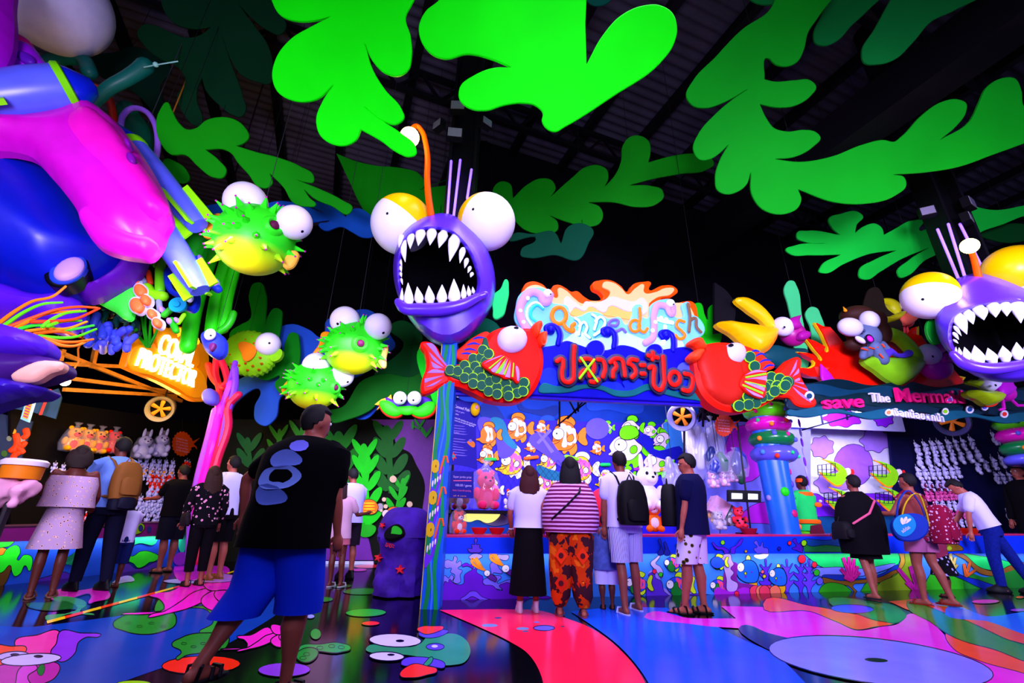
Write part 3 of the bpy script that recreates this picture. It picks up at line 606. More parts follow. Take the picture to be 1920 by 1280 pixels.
ang1 = angler('purple big-eyed anglerfish figure with open fanged mouth on the mural pillar', 5.75,
    [(738, 520), (741, 470), (762, 428), (798, 405), (840, 400), (880, 424), (912, 464), (928, 515), (924, 570), (906, 602), (880, 632), (845, 650), (818, 646), (790, 624), (764, 592), (748, 560)],
    [(752, 490), (760, 452), (785, 435), (815, 431), (845, 438), (870, 462), (887, 495), (894, 535), (888, 553), (855, 566), (800, 570), (758, 566), (752, 540)], (828, 512),
    [(744, 762, 450, 760, 492), (762, 778, 441, 769, 467), (779, 799, 436, 784, 461), (800, 820, 435, 806, 460), (821, 841, 440, 823, 465), (841, 864, 450, 843, 491), (861, 874, 470, 862, 494), (870, 880, 488, 871, 503), (877, 885, 502, 877, 512), (881, 889, 513, 882, 520), (746, 753, 487, 754, 500), (747, 754, 500, 753, 510), (748, 754, 512, 753, 520), (750, 755, 524, 755, 534)],
    [(749, 757, 561, 754, 539), (757, 776, 565, 765, 529), (777, 795, 562, 782, 537), (796, 816, 562, 804, 535), (818, 839, 561, 829, 533), (840, 864, 560, 851, 522), (864, 875, 555, 869, 532), (875, 884, 551, 878, 535), (884, 891, 547, 886, 537)],
    [(754, 421, 57, 6.55, (726, 400), (.56, -.1, .8, .12), 2.6), (912, 416, 54, 6.35, (887, 392), (-.72, .45, .55, .12), 2.6)],
    [(808, 402), (803, 365), (801, 330), (802, 300), (798, 268), (791, 246), (780, 236), (770, 243)], (768, 257), 18,
    [([(924, 553), (938, 541), (950, 523), (954, 540), (950, 570), (942, 592), (927, 597), (924, 580)], '18d860')], [(907, 489, 3.6, 6.5), (921, 515, 2.6, 6)],
    [(747, 566), (756, 576), (790, 580), (830, 579), (870, 570), (898, 556), (910, 552)])
ang2 = angler('purple fanged anglerfish figure at the right edge of the hall', 6.7,
    [(1752, 605), (1760, 565), (1785, 528), (1830, 512), (1880, 522), (1940, 550), (1995, 600), (2010, 650), (1985, 690), (1930, 712), (1870, 716), (1820, 700), (1785, 668), (1762, 640)],
    [(1784, 625), (1790, 600), (1815, 583), (1860, 573), (1905, 570), (1950, 580), (1985, 630), (1960, 660), (1905, 674), (1845, 680), (1808, 668), (1788, 648)], (1880, 622),
    [(1785, 1809, 596, 1813, 627), (1806, 1825, 588, 1825, 608), (1824, 1849, 580, 1845, 600), (1850, 1874, 573, 1867, 595), (1875, 1895, 572, 1888, 593), (1895, 1921, 572, 1914, 606), (1922, 1945, 578, 1934, 598), (1788, 1796, 615, 1803, 630), (1786, 1794, 626, 1798, 637), (1787, 1793, 638, 1797, 644)],
    [(1790, 1795, 658, 1792, 650), (1796, 1804, 663, 1798, 651), (1806, 1821, 668, 1808, 650), (1822, 1847, 674, 1827, 647), (1849, 1871, 673, 1852, 652), (1873, 1896, 669, 1880, 648), (1898, 1919, 665, 1906, 641), (1920, 1942, 660, 1930, 636)],
    [(1743, 554, 44, 7.1, (1730, 561), (.30, .0, .94, .02), 2.4), (1905, 510, 50, 7.3, None, (-.4, -.1, .9, -.55), 2.4)],
    [(1838, 540), (1832, 510), (1826, 485), (1820, 468)], (1818, 461), 14,
    [([(1738, 608), (1742, 600), (1768, 640), (1760, 645)], '0c9a20')], [(1763, 613, 2.4, 4.5)],
    [(1788, 664), (1805, 680), (1840, 690), (1890, 688), (1940, 676), (1990, 650)], power=30)
# --- roof columns with violet tubes and floods
def column(label, u, v, Y, wd, z0, tubes, floods):
    p = P(u, v, Y); t = thing('roof_column', label, 'column', (p.x, p.y, z0)); mb = MB()
    for sx in (-1, 1):
        mb.box((p.x + sx * wd / 2, p.y, (z0 + ZR) / 2), (.06, wd, ZR - z0), steel)
    mb.box((p.x, p.y, (z0 + ZR) / 2), (wd, .05, ZR - z0), steel); mb.build('steel_beam', t)
    for (a, b, c, d) in tubes:
        mb = MB(); mb.tube([P(a, b, Y - .25), P(c, d, Y - .25)], .025, mat('b9a8ff', .4, emit=2.6, eh='6a3cff'), 8); mb.build('violet_tube', t, 'glowing violet tube')
    for (a, b, s_, ry) in floods:
        c = P(a, b, Y - .35); M_ = Matrix.Rotation(ry, 3, 'Z'); ax = [M_ @ V(q) for q in ((1, 0, 0), (0, 1, 0), (0, 0, 1))]
        mb = MB(); mb.box(c, (s_, .14, s_ * .8), mat('101014', .5), ax); f = mb.build('flood_lamp', t)
        mb = MB(); mb.box(c - ax[1] * .075, (s_ * .86, .012, s_ * .66), mat('8a86a0', .2, .5, .05), ax); mb.build('lamp_glass', f)
    return t
column('dark steel roof column rising behind the purple anglerfish with violet tubes', 868, 330, 7.3, .5, 3.5, [(846, 302, 839, 400), (863, 300, 850, 410), (884, 318, 876, 372)], [(859, 202, .32, 0), (853, 253, .32, .1), (824, 236, .24, -.7), (910, 232, .24, .7)])
column('dark steel roof column with violet tubes behind the right anglerfish', 1772, 400, 8.0, .5, 3.95, [(1758, 430, 1798, 525), (1778, 420, 1810, 522), (1800, 420, 1848, 515)], [(1738, 398, .26, -.5), (1815, 382, .3, .5), (1812, 410, .26, .6)])
# --- mural pillar below the first anglerfish
a = G(788, 1142); b = G(823, 1142); b.y = a.y; pw_ = (b - a).length
t = thing('mural_pillar', 'square pillar painted with wavy kelp and fanged fish, left end of the long counter', 'pillar', ((a.x + b.x) / 2, a.y + .15, 0))
PF = Pl(a, (0, -1, 0)); mb = MB(); mb.box(((a.x + b.x) / 2, a.y + .16, 1.7), (pw_, .3, 3.4), mat('1560e8', .4)); core = mb.build('pillar_core', t)
def pil(x, z, c=.004): return PF.w(x * pw_, z, c)
def pilpoly(pts, h, c):
    mb = MB(); q = smooth([(x, z) for x, z in pts], 5); l = [(x * pw_, z) for x, z in q]
    if ar2(l) < 0: l.reverse()
    mb.poly3([PF.w(x, z, c) for x, z in l], mat(h, .4)); return mb.build('painted_figure', core)
def wave(x0, h, ph, wd_, c):
    L = [(x0 + .12 * math.sin(z * 6 + ph), z) for z in [i * .12 for i in range(29)]]; Rr = [(x + wd_, z) for x, z in reversed(L)]
    l = [(min(1, max(0, x)) * pw_, z) for x, z in L + Rr][::-1]; mb = MB(); mb.poly3([PF.w(x, z, c) for x, z in l], mat(h, .4)); mb.build('painted_wave', core)
wave(.12, '0c8a4a', 0, .24, .003); wave(.62, '0a9a50', 2, .22, .003); wave(.42, '3a7af8', 1, .1, .0035)
mb = MB(); mb.box((a.x - .004, a.y + .15, 1.7), (.008, .29, 3.4), mat('e8d010', .5)); mb.build('yellow_lit_side', t, 'side painted yellow for the light on it')  # yellow light falling on this face is put into its colour
for z, fl in ((1.16, 1), (.78, 1), (1.55, 0)):
    pilpoly([(.0, z - .22), (.35, z - .18), (.45, z), (.72, z + .06), (.65, z - .05), (.3, z - .28), (0, z - .3)], '6a2ad8', .006)
    for k in range(4): pilpoly([(.08 + k * .14, z - .12 + k * .025), (.17 + k * .14, z - .1 + k * .025), (.11 + k * .14, z - .17 + k * .03)], 'f4e8d8', .008)
    for col, rr, dz, c in (('e8e0f8', .2, 0, .008), ('d8b010', .2, .02, .0085)):
        pilpoly([(.2 + .24 * math.cos(t_), z + .1 + .075 * math.sin(t_)) for t_ in ([i * .5236 for i in range(12)] if col[0] == 'e' else [i * .5236 for i in range(0, 7)])], col, c)
    pilpoly([(.22, z + .08), (.27, z + .09), (.22, z + .1)], INK, .01)
    mb = MB(); mb.tube([pil(.5, z + .0, .01), pil(.6, z + .12, .01), pil(.7, z + .22, .01), pil(.85, z + .22, .01), pil(.95, z + .14, .01)], .012, mat('f05a1a', .4), 6, nrm=(0, 1, 0), flat=.3); mb.build('painted_antenna', core)
# --- pufferfish
def puffer(label, Y, c, rpx, eyes, mouth, mouth_r, fins, seed, string=True):
    rr = random.Random(seed); C = P(*c, Y); r = rpx * pxm(C)
    t = thing('pufferfish', label, 'fish figure', C, 'hanging spiky pufferfish')
    gm = grad('ffe800', '2cf01c', -r * 1.05, -r * .38, 'puffer_paint'); mb = MB(); mb.ball(C, (r, r * .95, r * .95), gm, n=36, m_=24); body = mb.build('body', t)
    toC = (CAM - C).normalized(); M = P(*mouth, Y - r / max(1, 1)); md = (P(*mouth, Y) - C); md = md + toC * math.sqrt(max(.01, r * r - md.dot(md))); md.normalize()
    x = md.orthogonal().normalized(); q = C + md * r * .97; mr = mouth_r * pxm(C); mb = MB()
    prof = [(mr * 1.7, -mr * .3), (mr * 1.45, mr * .35), (mr * 1.1, mr * .55), (mr * .8, mr * .35), (mr * .6, -mr * .2)]
    mb.lathe(prof, q, gm, 20, (x, md.cross(x), md), close=False); mb.build('lips', t)
    mb = MB(); mb.ball(q + md * mr * .05, (mr * .75,) * 3, mat('5a0a3a', .6), n=12, m_=8); mb.build('throat', t)
    es = [(P(e[0], e[1], e[3]), e[2] * pxm(C)) for e in eyes]; k = 0; N = 96
    for i in range(N):
        z = 1 - 2 * (i + .5) / N; a = i * 2.39996 + seed; d = V((math.sqrt(1 - z * z) * math.cos(a), math.sqrt(1 - z * z) * math.sin(a), z)); d = (d + V((rr.uniform(-.12, .12), 0, rr.uniform(-.12, .12)))).normalized()
        if d.dot(toC) < -.35 or d.dot(md) > .86 or d.z < -.68: continue
        b = C + d * r * .93
        if any((b - ec).length < er * 1.12 for ec, er in es): continue
        L = r * rr.uniform(.22, .36); w_ = r * .105; dd = (d + V((0, 0, -.15))).normalized()
        mb = MB(); mb.tube([b, b + dd * L * .45, b + dd * L * .85], [w_, w_ * .55, w_ * .22], gm, 7); sp = mb.build('spike', t)
        m2 = MB(); m2.ball(b + dd * L * .92, w_ * .27, mat('c01ea0', .4), n=7, m_=5); m2.build('spike_tip', sp)
    for e in eyes: eyeball(t, e[0], e[1], e[2], e[3], e[4], None, e[5] if len(e) > 5 else 2.6)
    for pts, h, off in fins:
        pl = VP(pts[0][0], pts[0][1], Y + off); mb = MB(); mb.puff(pl, pts, r * .1, mat(h, .45), back=.04); mb.build('fin', t, 'orange fin' if h < 'ffb' else 'yellow fin')
    if string:
        mb = MB(); top = C + V((0, 0, r * .9)); mb.tube([top, V((top.x, top.y, ZR))], .006, mat('30303a'), 5); mb.build('hanging_string', t)
    return t
puffer('large green and yellow pufferfish hanging beside the space rocket', 6.5, (478, 450), 70, [(461, 380, 38, 6.35, (448, 380), 3.6), (552, 417, 32, 6.3, (567, 434), 2.8)], (512, 424), 12,
       [([(418, 402), (402, 402), (388, 420), (382, 444), (392, 446), (410, 432), (420, 420)], 'ff9a20', .15), ([(548, 470), (558, 472), (556, 490), (546, 502), (535, 504)], 'ffc040', .1)], 3)
puffer('pufferfish figure with wide yellow fin, upper one of the small pair', 8.6, (664, 652), 53, [(647, 601, 27, 8.4, (633, 607), 2.6), (709, 612, 25, 8.3, (719, 624), 2.6)], (676, 644), 9.5,
       [([(620, 624), (606, 622), (598, 645), (588, 667), (604, 660), (618, 648)], 'ff9a10', .1), ([(714, 650), (724, 646), (724, 670), (720, 690), (708, 676)], 'ffd060', .1)], 5)
puffer('small yellower pufferfish figure, lower one of the small pair', 8.9, (590, 722), 48, [(593, 686, 25, 8.7, (601, 696), 2.8), (641, 704, 22, 8.9, (652, 716), 2.2)], (634, 727), 7.5,
       [([(566, 700), (548, 706), (530, 738), (548, 742), (566, 726)], 'ff9a10', .0)], 9)
# --- flat spotted puffer
pl = VP(470, 660, 9.7); t = thing('spotted_puffer_relief', 'flat round lime puffer relief with orange spots and one big eye', 'fish figure', pl.px(470, 704, -.1))
mb = MB(); N = 30; mb.puff(pl, [(468 + (48 + 2.5 * (i % 2)) * math.cos(2 * math.pi * i / (2 * N)), 662 + (41 + 2.5 * (i % 2)) * math.sin(2 * math.pi * i / (2 * N))) for i in range(2 * N)], .22, mat('8ae010', .5), back=.1, raw=True); mb.build('body', t)
mb = MB(); mb.slab(pl, [(505, 662), (528, 656), (524, 672), (508, 676)], .1, mat('8ae010', .5), c=.1, bev=.01); mb.build('snout', t)
eyeball(t, 503, 645, 22, 9.55, (505, 643), None, 2)
mb = MB(); mb.slab(pl, [(446, 645), (480, 654), (478, 664), (458, 676), (452, 662)], .03, mat('ff8a10', .5), c=.26, bev=.008); mb.build('fin', t, 'orange ribbed fin')
for i in range(26):
    a = i * 2.4; r_ = 40 * math.sqrt((i + 1) / 26); u, v = 466 + r_ * math.cos(a), 664 + r_ * .85 * math.sin(a)
    if (u - 503) ** 2 + (v - 645) ** 2 < 560 or (440 < u < 482 and 645 < v < 678): continue
    q = pl.px(u, v, .22 * math.sqrt(max(.05, 1 - (r_ / 46) ** 2))); mb = MB(); mb.tube([q, q + V((0, -.05, 0))], [.03, .014], mat('ff6a10', .5), 6); mb.build('orange_spot', t)
hang(t, pl.px(468, 622, .05))
# --- crab
pl = VP(762, 765, 9.4); t = thing('crab_figure', 'grinning crab cut-out with green claws and purple mask on the purple rock', 'crab figure', pl.px(762, 782, 0))
mb = MB(); mb.slab(pl, [(724, 744), (735, 748), (762, 752), (800, 744), (808, 750), (795, 768), (762, 774), (738, 766)], .12, mat('4a18b0', .5), c=0, bev=.03); mb.build('shell', t, 'purple shell')
for pts in ([(712, 752), (722, 750), (745, 762), (755, 772), (745, 780), (728, 778), (716, 768)], [(770, 772), (785, 762), (806, 752), (815, 754), (813, 770), (800, 780), (780, 780)]):
    mb = MB(); mb.slab(pl, [(u + (u - 762) * .02, v + 2.5) for u, v in pts], .1, mat('f02a10', .5), c=.03, bev=.02); cl = mb.build('claw', t, 'red-edged green claw')
    mb = MB(); mb.puff(pl, pts, .08, mat('2ae010', .5), c=.035); mb.build('claw_face', cl)
mb = MB(); mb.puff(pl, [(742, 767), (762, 761), (784, 766), (775, 775), (750, 775)], .06, mat('2ae010', .5), c=.04); mb.build('mouth', t)
mb = MB(); mb.slab(pl, [(728, 744, 1), (715, 748, 1), (702, 758, 1), (712, 760, 1), (706, 768, 1), (722, 756, 1), (735, 750, 1), (733, 739, 1)], .06, mat('e8b010', .5), c=-.02, bev=.005); mb.build('tuft', t, 'yellow tuft')
eyeball(t, 750, 746, 12.5, 9.2, (753, 751), None, 2); eyeball(t, 777, 746, 13, 9.2, (775, 750), None, 2)
hang(t, pl.px(762, 750, -.05))
# --- painted wall behind, with kelp and fish cut-outs
MW = Pl(G(600, 1056), (0, -1, 0)); mwY = MW.o.y
mb = MB(); mb.slab(MW, [(400, 1056, 1), (812, 1056, 1), (812, 786, 1), (400, 786, 1)], .15, mat('0a1008', .8), n=1); mural = mb.build('trim_mural_panel', kind='structure')
mb = MB(); mb.slab(MW, [(470, 1051, 1), (700, 1052, 1), (700, 1058, 1), (470, 1058, 1)], .06, mat('c8d0ff', .5), c=.06, n=1); bb = mb.build('baseboard_mural', kind='structure')
def mp(pts, h, c, th=.03, name='painted_kelp', lw=0, raw=False):
    mb = MB(); mb.slab(MW, pts, th, mat(h, .5), c=c, bev=.006 if not raw else 0, raw=raw)
    if lw: mb.ribbon(MW, pts, lw, mat(INK), c + .002, closed=True, raw=raw)
    return mb.build(name, mural)
mp([(696, 786, 1), (820, 786, 1), (820, 1052, 1), (800, 1052, 1), (792, 960), (795, 900), (780, 870), (770, 850), (745, 835), (735, 810)], '7a3aa0', .04, .04, 'painted_rock')
mp([(560, 1050, 1), (575, 1010), (600, 985), (625, 975), (650, 985), (680, 995), (700, 1050, 1)], '6a2a98', .05, .04, 'painted_rock')
def kelp(u, v0, v1, wd, h, c, n=5, lean=0, lobe=None):
    mb = MB(); mt = mat(h, .5); H = (v0 - v1) / n
    mb.slab(MW, [(u - wd * .16, v0, 1), (u + lean * .5 - wd * .14, (v0 + v1) / 2), (u + lean - wd * .1, v1 + H * .5), (u + lean + wd * .1, v1 + H * .5), (u + lean * .5 + wd * .14, (v0 + v1) / 2), (u + wd * .16, v0, 1)], .03, mt, c=c)
    for i in range(n):
        y = v0 - (i + .35) * H; x = u + lean * i / n; s_ = 1 - .35 * i / n
        for sx in (-1, 1):
            mb.slab(MW, ell(x + sx * wd * .5 * s_, y - H * .42, H * .72, wd * .27 * s_, -58 if sx > 0 else 238), .03, mt, c=c + .001 * (i + 1) + .0004 * sx, raw=True)
    mb.slab(MW, ell(u + lean, v1 + H * .45, wd * .25, H * .55), .03, mt, c=c + .001 * n, raw=True)
    return mb.build('painted_kelp', mural)
kelp(690, 985, 834, 32, '12e018', .1, 5, -8); kelp(742, 962, 898, 20, '12c818', .1, 3, 14)
kelp(635, 985, 812, 46, '0a7a14', .06, 4, 0); kelp(735, 925, 800, 40, '0a6a14', .05, 4, -10); kelp(560, 900, 800, 26, '0a7a18', .06, 3, 8); kelp(470, 880, 822, 28, '0a5a2a', .06, 2, -6); kelp(520, 860, 806, 18, '0c7a10', .07, 2, 4)
kelp(605, 880, 836, 14, '18c020', .1, 2, 4); kelp(590, 930, 875, 12, '18c020', .1, 3, 6)
mp([(668, 990), (680, 984), (705, 990), (698, 1003), (675, 1004)], '18b818', .11); mp([(640, 970), (668, 955), (705, 960), (700, 980), (660, 985)], '12c010', .09)
kelp(800, 820, 790, 10, '12a818', .11, 2, -26)
def kfish(u, v, L, c, stripe='ffe010'):
    mp([(u + L * .5, v - L * .1), (u + L * .8, v - L * .22), (u + L * .78, v + L * .25), (u + L * .5, v + L * .12)], 'a89aa8', c, .02, 'painted_fish', 1)
    mp([(u - L * .6, v + L * .1), (u - L * .45, v - L * .25), (u, v - L * .45), (u + L * .45, v - L * .3), (u + L * .6, v), (u + L * .45, v + L * .35), (u, v + L * .45), (u - L * .45, v + L * .35)], 'ff7a10', c + .015, .02, 'painted_fish', 1)
    for k in range(4): mp(ell(u + L * .08, v - L * .22 + k * L * .17, L * .34, L * .045), stripe, c + .02, .004, 'painted_stripe', 0, True)
kfish(690, 950, 32, .13); kfish(660, 915, 26, .12); kfish(738, 960, 24, .14); mp(ell(724, 963, 8), 'f0d8c8', .17, .01, 'painted_eye', 1, True); mp(ell(725, 966, 1.6), INK, .18, .004, 'painted_eye', 0, True)
for (u, v, r_) in ((737, 898, 6.5), (720, 936, 4), (723, 949, 4), (715, 957, 2.6), (768, 945, 5.5)): mp(ell(u, v, r_), 'f0d0a8', .15, .01, 'painted_bubble', 0, True)
# --- rock-shaped litter bin
bp = G(739, 1122); bp.y += .32; sc_ = pxm(bp); t = thing('litter_bin', 'purple rock-textured litter bin with red starfish beside the mural pillar', 'bin', (bp.x, bp.y, 0))
rk = mat('4418a0', .7, .2, .4, 5., bump=1.); mb = MB(); n = 36; rings = []
for i in range(22):
    z = .02 + i / 21 * .80; rr_ = (.36 + .012 * math.sin(z * 9) - .01 * z)
    rings.append([V((bp.x, bp.y, 0)) + V((math.cos(a) * k_, math.sin(a) * k_, z)) for a, k_ in [(2 * math.pi * j / n, rr_ * (1 + .2 * noise.noise(V((math.cos(2 * math.pi * j / n) * 2, math.sin(2 * math.pi * j / n) * 2, z * 3.5))) + .1 * noise.noise(V((math.cos(2 * math.pi * j / n) * 6, math.sin(2 * math.pi * j / n) * 6, z * 9))))) for j in range(n)]])
mb.loft(rings, rk); mb.build('bin_body', t)
mb = MB(); rings = []
for i in range(12):
    a_ = i / 11 * math.pi / 2; z = .80 + .36 * math.sin(a_); rr_ = .39 * max(.02, math.cos(a_) ** .55)
    rings.append([V((bp.x + math.cos(2 * math.pi * j / n) * rr_ * (1 + .05 * noise.noise(V((j, i * .4, 1)))), bp.y + math.sin(2 * math.pi * j / n) * rr_, z)) for j in range(n)])
rings.insert(0, [q.lerp(V((bp.x, bp.y, .8)), -.03) - V((0, 0, .05)) for q in rings[0]]); mb.loft(rings, rk); lid = mb.build('bin_lid', t)
BPl = Pl((bp.x, bp.y - .43, .85), (0, -1, .6)); mb = MB(); mb.slab(BPl, [(720, 1004), (735, 984), (748, 982), (758, 1000), (752, 1004)], .06, mat('020104', .9), c=0, bev=.01); op = mb.build('bin_opening_patch', t)  # black slab on the lid stands in for the dark of a hole
mb = MB(); mb.slab(BPl, [(733, 1000, 1), (738, 986), (748, 988), (754, 998)], .01, mat('12b010', .5), c=.008); mb.build('opening_view', op)
BF = Pl((bp.x, bp.y - .415, 0), (0, -1, 0))
for (u, v, r_, ro) in ((708, 1046, 8, .3), (749, 1068, 9, 0), (716, 985, 6, .5)):
    cc = .03 if u != 708 else -.06
    mb = MB(); mb.slab(BF, [(u + (r_ if i % 2 == 0 else r_ * .4) * math.sin(ro + i * math.pi / 5), v - (r_ if i % 2 == 0 else r_ * .4) * math.cos(ro + i * math.pi / 5), 1) for i in range(10)], .12, mat('f02030', .5), c=cc if v > 1000 else -.06, bev=.006, n=1); mb.build('starfish', t, 'red starfish')
text_mesh('ขยะ', BF, 722, 1024, 13, mat('f03040', .5), t, 'red_lettering', c=.03, ext=.03, rot=10)
# ================================================================ the long counter with its painted front
def fp(u, v, off=0.): return F(u, v, off)
P0 = FP(0); P2 = FP(.22)
cb = F(824, 1130); t = thing('game_counter', 'long blue painted game counter running under the lit fish sign to the right edge', 'counter', (cb.x, cb.y, 0))
mb = MB(); A = F(822, 1003); B = F(1990, 1001); C_ = B - FN * .72; D = A - FN * .72; mb.poly3([A, B, C_, D], mat('d02868', .35), V((0, 0, -.03))); mb.build('worktop', t, 'red-edged worktop')
mb = MB(); mb.slab(P0, [(822, 1005, 1), (1990, 1003, 1), (1990, 1037, 1), (822, 1038, 1)], .06, mat('0838f0', .45), c=0, n=1); band = mb.build('front_band', t)
mb = MB(); mb.slab(P2, [(818, 1034, 1), (1990, 1034, 1), (1990, 1109, 1), (818, 1131, 1)], .05, mat('3a8af8', .5), c=0, n=1); panel = mb.build('front_panel', t)
mb = MB(); mb.slab(FP(.28), [(818, 1129, 1), (1990, 1107, 1), (1990, 1116, 1), (818, 1138, 1)], .05, mat('06040a', .6), c=0, n=1); mb.build('kick_board', t)
mb = MB(); mb.poly3([F(824, 1006, .05), F(824, 1037, .05), F(824, 1037, .7), F(824, 1006, .7)], mat('0838f0', .45), FDIR * .04); mb.build('end_board', t)
_pc = [.002]
def paint(par, pl, items, name='painted_motif', base=None):
    """flat print laid on a board: (colour, outline, outline width, raw)"""
    mb = MB()
    for it in items:
        h, pts = it[0], it[1]; lw = it[2] if len(it) > 2 else 0; raw = len(it) > 3 and it[3]
        _pc[0] += .0003
        if _pc[0] > .03: _pc[0] = .002
        c = (base or 0) + _pc[0]; q = pts if raw else smooth(pts, 5)
        if lw < 0: mb.ribbon(pl, q, -lw, mat(h, .5), c, raw=True); continue
        mb.slab(pl, q, 0, mat(h, .5), c=c, raw=True)
        if lw: _pc[0] += .0002; mb.ribbon(pl, q, lw, mat(INK, .5), (base or 0) + _pc[0], closed=True, raw=True)
    return mb.build(name, par, sharp=0)
Z4 = lambda L: [(810 + x / 4.923, 990 + y / 4.923, *r) for x, y, *r in L]
Z5 = lambda L: [(1180 + x / 5.053, 990 + y / 5.053, *r) for x, y, *r in L]
Z6 = lambda L: [(1480 + x / 4.364, 990 + y / 4.364, *r) for x, y, *r in L]
paint(panel, P2, [('8a7af8', Z4([(110, 320), (140, 290), (190, 300), (210, 255), (235, 280), (225, 320), (260, 300), (270, 340), (240, 370), (280, 390), (260, 430), (260, 500), (200, 500), (210, 430), (170, 400), (180, 370), (130, 370)]), 1), ('8a7af8', Z4([(60, 520), (90, 440), (130, 440), (150, 460), (180, 430), (200, 450), (180, 490), (120, 520)]), 1),
    ('7a6af0', Z4([(470, 480), (540, 440), (545, 320), (580, 310), (620, 370), (650, 410), (560, 420), (640, 450), (600, 500), (740, 480), (760, 520), (700, 560), (600, 560)]), 1), ('a89af8', Z4([(340, 270), (360, 245), (440, 240), (465, 255), (440, 280), (380, 285)]), 1), ('a89af8', Z4([(600, 250), (650, 245), (710, 255), (700, 290), (640, 290)]), 1)], 'painted_coral')
paint(panel, P2, [('6a12c8', Z4([(60, 690, 1), (60, 580), (110, 520), (120, 490), (150, 500), (160, 470), (190, 500), (290, 510), (300, 430), (340, 400), (370, 380), (330, 350), (275, 350), (320, 320), (360, 340), (380, 320), (385, 380), (430, 330), (410, 400), (470, 450), (470, 510), (560, 530), (610, 570), (650, 570), (620, 530), (660, 510), (690, 500), (760, 540), (900, 640), (1100, 640), (1130, 680, 1)]), 1), ('7a4af0', Z4([(265, 660), (310, 620), (360, 580), (400, 580), (460, 630), (560, 660), (700, 670), (640, 680), (480, 680), (420, 650), (370, 630), (320, 655)]), 1)], 'painted_rock')
def squid(x, y, s, a):
    it = []
    for k in range(7): it.append((('f08a10', 'f0a020')[k % 2], Z4([(x - 20, y - 20 - k * 2), (x - 50 - k * 6, y - 70), (x - 70 - k * 12 + 10 * (k % 2), y - 100 - k * 6), (x - 100 - 8 * k, y - 150 + k * 8)]), -2.2))
    it += [('5a1a90', Z4([(x, y), (x + 40, y + 10), (x + 90, y + 60), (x + 80, y + 80), (x + 50, y + 70), (x, y + 30)]), 1), ('f4f0ff', [(810 + u / 4.923, 990 + v / 4.923) for u, v in ell(x, y, s)], 1, True), (INK, [(810 + u / 4.923, 990 + v / 4.923) for u, v in ell(x + 4, y + 10, 4)], 0, True)]
    paint(panel, P2, it, 'painted_squid')
squid(508, 414, 29, 0); squid(680, 372, 36, 0)
paint(band, P0, [('5a3ad0', Z4([(400, 225), (340, 215), (330, 190), (370, 185), (365, 150), (395, 150), (390, 105), (405, 90), (418, 105), (412, 150), (440, 150), (440, 180), (465, 195), (450, 220)]), 1)], 'painted_coral')
def striped(x, y, s, f=1):      # striped fish of the painted counter front
    q = lambda L: Z5([(x + a * s * f, y + b * s) for a, b in L])
    it = [('c8f020', q([(-.1, -.45), (.0, -.75), (.3, -.75), (.6, -.55), (.4, -.35), (.2, -.4)]), 1), ('c8f020', q([(.7, .1), (1.05, -.5), (1.0, .0), (1.1, .5), (.75, .25)]), 1), ('c8f020', q([(.3, .45), (.6, .35), (.6, .6), (.35, .75)]), 1),
          ('1a4ae0', q([(-.6, .0), (-.35, -.4), (.1, -.5), (.5, -.25), (.75, .15), (.5, .45), (.1, .6), (-.3, .5)]), 1)]
    for k in range(3): it.append(('ff4a7a', q([(.0 + k * .22, -.45 + k * .1), (.1 + k * .22, -.42 + k * .1), (.2 + k * .2, .1), (.12 + k * .2, .45 - k * .05), (.02 + k * .2, .45 - k * .05), (.08 + k * .2, .1)]), 0))
    it += [('0c8a2a', q([(-.25, .0), (.0, -.2), (.1, .1), (.3, .35), (.1, .75), (-.2, .65), (-.35, .4)]), 1), ('f4f0ff', Z5([(u, v) for u, v in ell(x - .4 * s * f, y - .05 * s, .22 * s, .26 * s)]), 1, True), (INK, Z5(ell(x - .48 * s * f, y - .1 * s, .03 * s)), 0, True)]
    paint(panel, P2, it, 'painted_fish')
paint(panel, P2, [('9a8af8', Z5([(180, 700, 1), (180, 520), (200, 400), (260, 400), (310, 560), (600, 560), (640, 700, 1)]), 0), ('b8a8ff', Z5([(200, 330), (240, 290), (290, 262), (270, 300), (250, 330), (290, 360), (320, 420), (300, 470), (280, 440), (230, 380)]), 1), ('5a2ad0', Z5([(160, 690, 1), (170, 520), (200, 470), (180, 450), (230, 420), (250, 470), (300, 500), (330, 600), (640, 620), (900, 640), (1060, 660), (1070, 690, 1)]), 1),
    ('7a1a8a', Z5([(890, 520), (960, 330), (1000, 320), (1030, 500), (1200, 560), (1130, 680), (950, 640)]), 0), ('b89aff', Z5([(870, 270), (960, 250), (970, 300), (990, 340), (960, 380), (990, 420), (960, 470), (1030, 530), (1000, 600), (940, 600), (920, 480), (890, 360)]), 1), ('a81ec8', Z5([(800, 690, 1), (830, 560), (900, 580), (960, 600), (1100, 560), (1200, 640), (1180, 690, 1)]), 0)], 'painted_coral')
striped(400, 330, 110); striped(450, 540, 160); striped(60, 520, 150); striped(830, 320, 100); striped(840, 545, 120)
